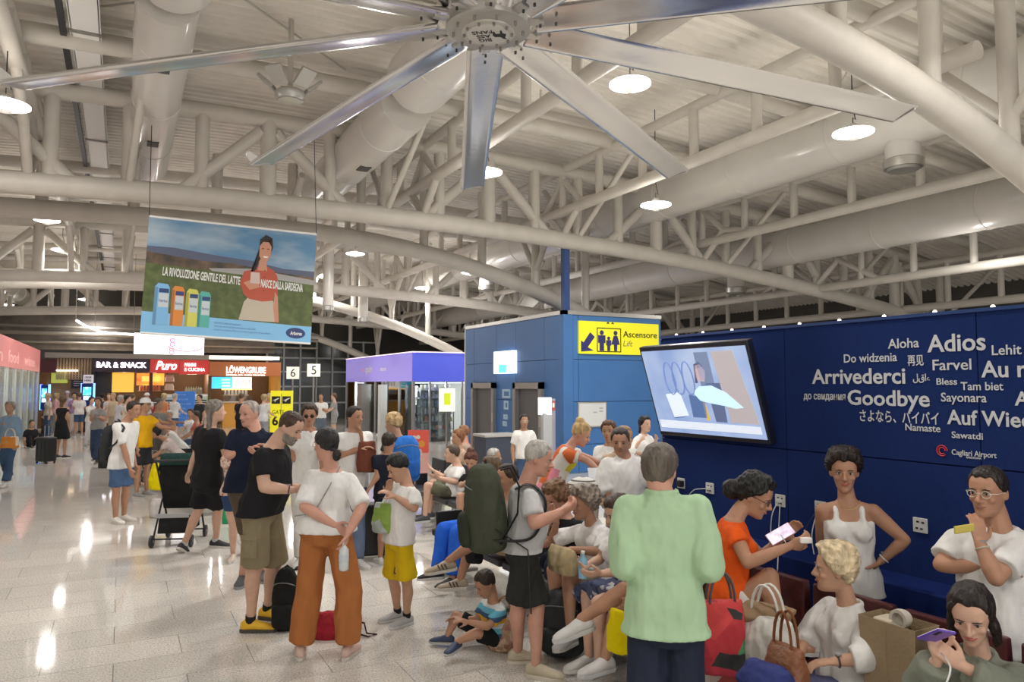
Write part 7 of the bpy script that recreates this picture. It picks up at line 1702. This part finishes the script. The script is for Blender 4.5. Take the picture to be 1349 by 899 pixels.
# magazine and striped cap at P23
q = PW(793,626,7.0); o = MB().box(q,(.26,.2,.012),ax=(GR,(GF*.8+ZZ*.5).normalized(),(ZZ*.8-GF*.5).normalized())).build('magazine',mat('magazine',(.45,.47,.5),.4)); tag(o,'open magazine held by the woman in the floral dress','magazine')
q = PW(768,645,6.4); t = thing('striped_scarf','white cloth with dark stripes between the seated people','cloth',q); R,F,U=axes(-30)
MB().ell(q,(.16,.12,.11),(R,F,U),16,10).build('cloth_body',patmat('stripe_cloth',[(.7,.68,.64),(.7,.68,.64),(.12,.11,.11)],30,'str'),t,smooth=180)
# P15 bag / P35 bag / P38 bag
q = PW(483,602,(J15['P']-CAM).dot(FW)-.12); tote('brown leather shoulder bag held by the man in the white tee', q, 30, .22,.12,.34,(.16,.05,.03), handles=False, name='shoulder_bag')
q = PW(13,583,13.9); tote('orange and white woven bag carried by the woman in the denim shirt', q, 5, .34,.10,.22,(.6,.5,.35), m=patmat('woven_orange',[(.62,.55,.42),(.55,.2,.03),(.5,.25,.06)],8), handles=True)
q = PW(140,600,17.6); rucksack('big dark bag hanging from the woman in wide jeans', q, 30, .34,.26,.7,(.05,.05,.05))
suitcase('black suitcase standing by the left shop', PW(62,560,18.6), -20, .42,.28,.62, handle=.3, grp=None)
# left cluster luggage
p = PZ(188,638,0); suitcase('suitcase with a black and white pattern behind the denim shorts', p, -20, .5,.3,.62, m=patmat('case_pattern',[(.08,.08,.08),(.25,.24,.22),(.04,.04,.04),(.35,.34,.31)],20), handle=0)
q = PW(211,628,12.6); tote('bright yellow bag behind the buggy', q, -20, .40,.25,.45,(.80,.68,.0), handles=False)
p = PZ(208,682,0); tote('crumpled white plastic bag on the floor left of the buggy', p+ZZ*.14, 0, .24,.18,.28,(.55,.52,.5), handles=False, name='plastic_bag')
p = PZ(290,690,0); tote('small green bag on the floor behind the long-haired person', PZ(300,690,0)+ZZ*.12, 0, .16,.12,.24,(.03,.30,.13), handles=False)
p = PZ(258,660,0); 
# ---------------------------------------------------------------- buggy
B0 = PZ(235,715,0); t = thing('buggy','black folding buggy with a dark green hood left of the dreadlocked person','pushchair',B0); R,F,U = axes(188)
fm_ = mat('buggy_frame',(.03,.03,.035),.4,.3); fab = clothmat((.010,.010,.012)); grn_ = clothmat((.012,.04,.035))
def bp(x,y,z): return B0+R*x+F*y+ZZ*z
for s in (-1,1):
    x = .22*s
    MB().path([bp(x,.35,.08),bp(x,.12,.5),bp(x,-.22,1.02),bp(x,-.30,1.06)],.013,8).build('side_tube',fm_,t,smooth=60)
    MB().path([bp(x,-.28,.08),bp(x,.05,.55)],.012,8).build('rear_leg',fm_,t)
    for y in (.35,-.28):
        w_ = MB(); w_.lathe(bp(x*1.05,y,.075),[(.045,-.02),(.075,-.014),(.075,.014),(.045,.02)],20,(F,ZZ,R)); w_.build('wheel',blackm,t,smooth=40)
        MB().lathe(bp(x*1.05,y,.075),[(.02,-.024),(.02,.024)],12,(F,ZZ,R)).build('wheel_hub',greym,t)
MB().tube(bp(-.22,-.30,1.06),bp(.22,-.30,1.06),.017,n=10).build('push_bar',blackm,t,smooth=60); MB().tube(bp(-.22,-.28,.1),bp(.22,-.28,.1),.01).build('axle',fm_,t); MB().tube(bp(-.22,.35,.1),bp(.22,.35,.1),.01).build('axle',fm_,t)
MB().prism([bp(-.21,-.17,.98),bp(-.21,.05,.42),bp(-.21,.32,.42),bp(-.21,.32,.46),bp(-.21,.10,.48),bp(-.21,-.10,1.0)],R*.42).build('seat_fabric',fab,t,bev=.015)
mb = MB(); ring_loft(mb,[(bp(0,.02-.16*math.sin(a),.86+.20*math.cos(a*.9)),R,(F*math.cos(a)+ZZ*-math.sin(a)),.225,.012,.012) for a in [-1.2+2.6*i/8 for i in range(9)]],16); mb.build('hood',grn_,t,smooth=180)
MB().prism([bp(-.21,-.22,1.0),bp(-.21,-.02,.95),bp(-.21,.16,.98),bp(-.21,.08,1.12),bp(-.21,-.12,1.14)],R*.42).build('hood_crown',grn_,t,bev=.04)
MB().prism([bp(-.18,-.25,.16),bp(-.18,.28,.16),bp(-.18,.25,.30),bp(-.18,-.2,.34)],R*.36).build('basket',fab,t,bev=.01)
MB().box(bp(0,-.26,.38),(.38,.01,.05),ax=(R,F,ZZ)).build('reflective_strip',mat('strip_pale',(.4,.4,.4),.4),t)

# cargo pocket of the khaki shorts, seams of the mint shirt
F_ = facing(82); R_2 = F_.cross(ZZ).normalized(); q = mid(J10['Hr'],J10['Kr'],.62)
per10 = [o for o in COL.objects if o.get('label','').startswith('bearded man in a black tee')][0]
pk = MB(); pk.box(q+R_2*.098+F_*.0, (.13,.03,.17), ax=(F_,R_2,ZZ)); pk.box(q+R_2*.104+ZZ*.075, (.135,.03,.045), ax=(F_,R_2,ZZ))
pk.build('cargo_pocket', clothmat((.235,.195,.12)), per10, bev=.008)
per1 = [o for o in COL.objects if o.get('label','').startswith('older man seen from behind')][0]
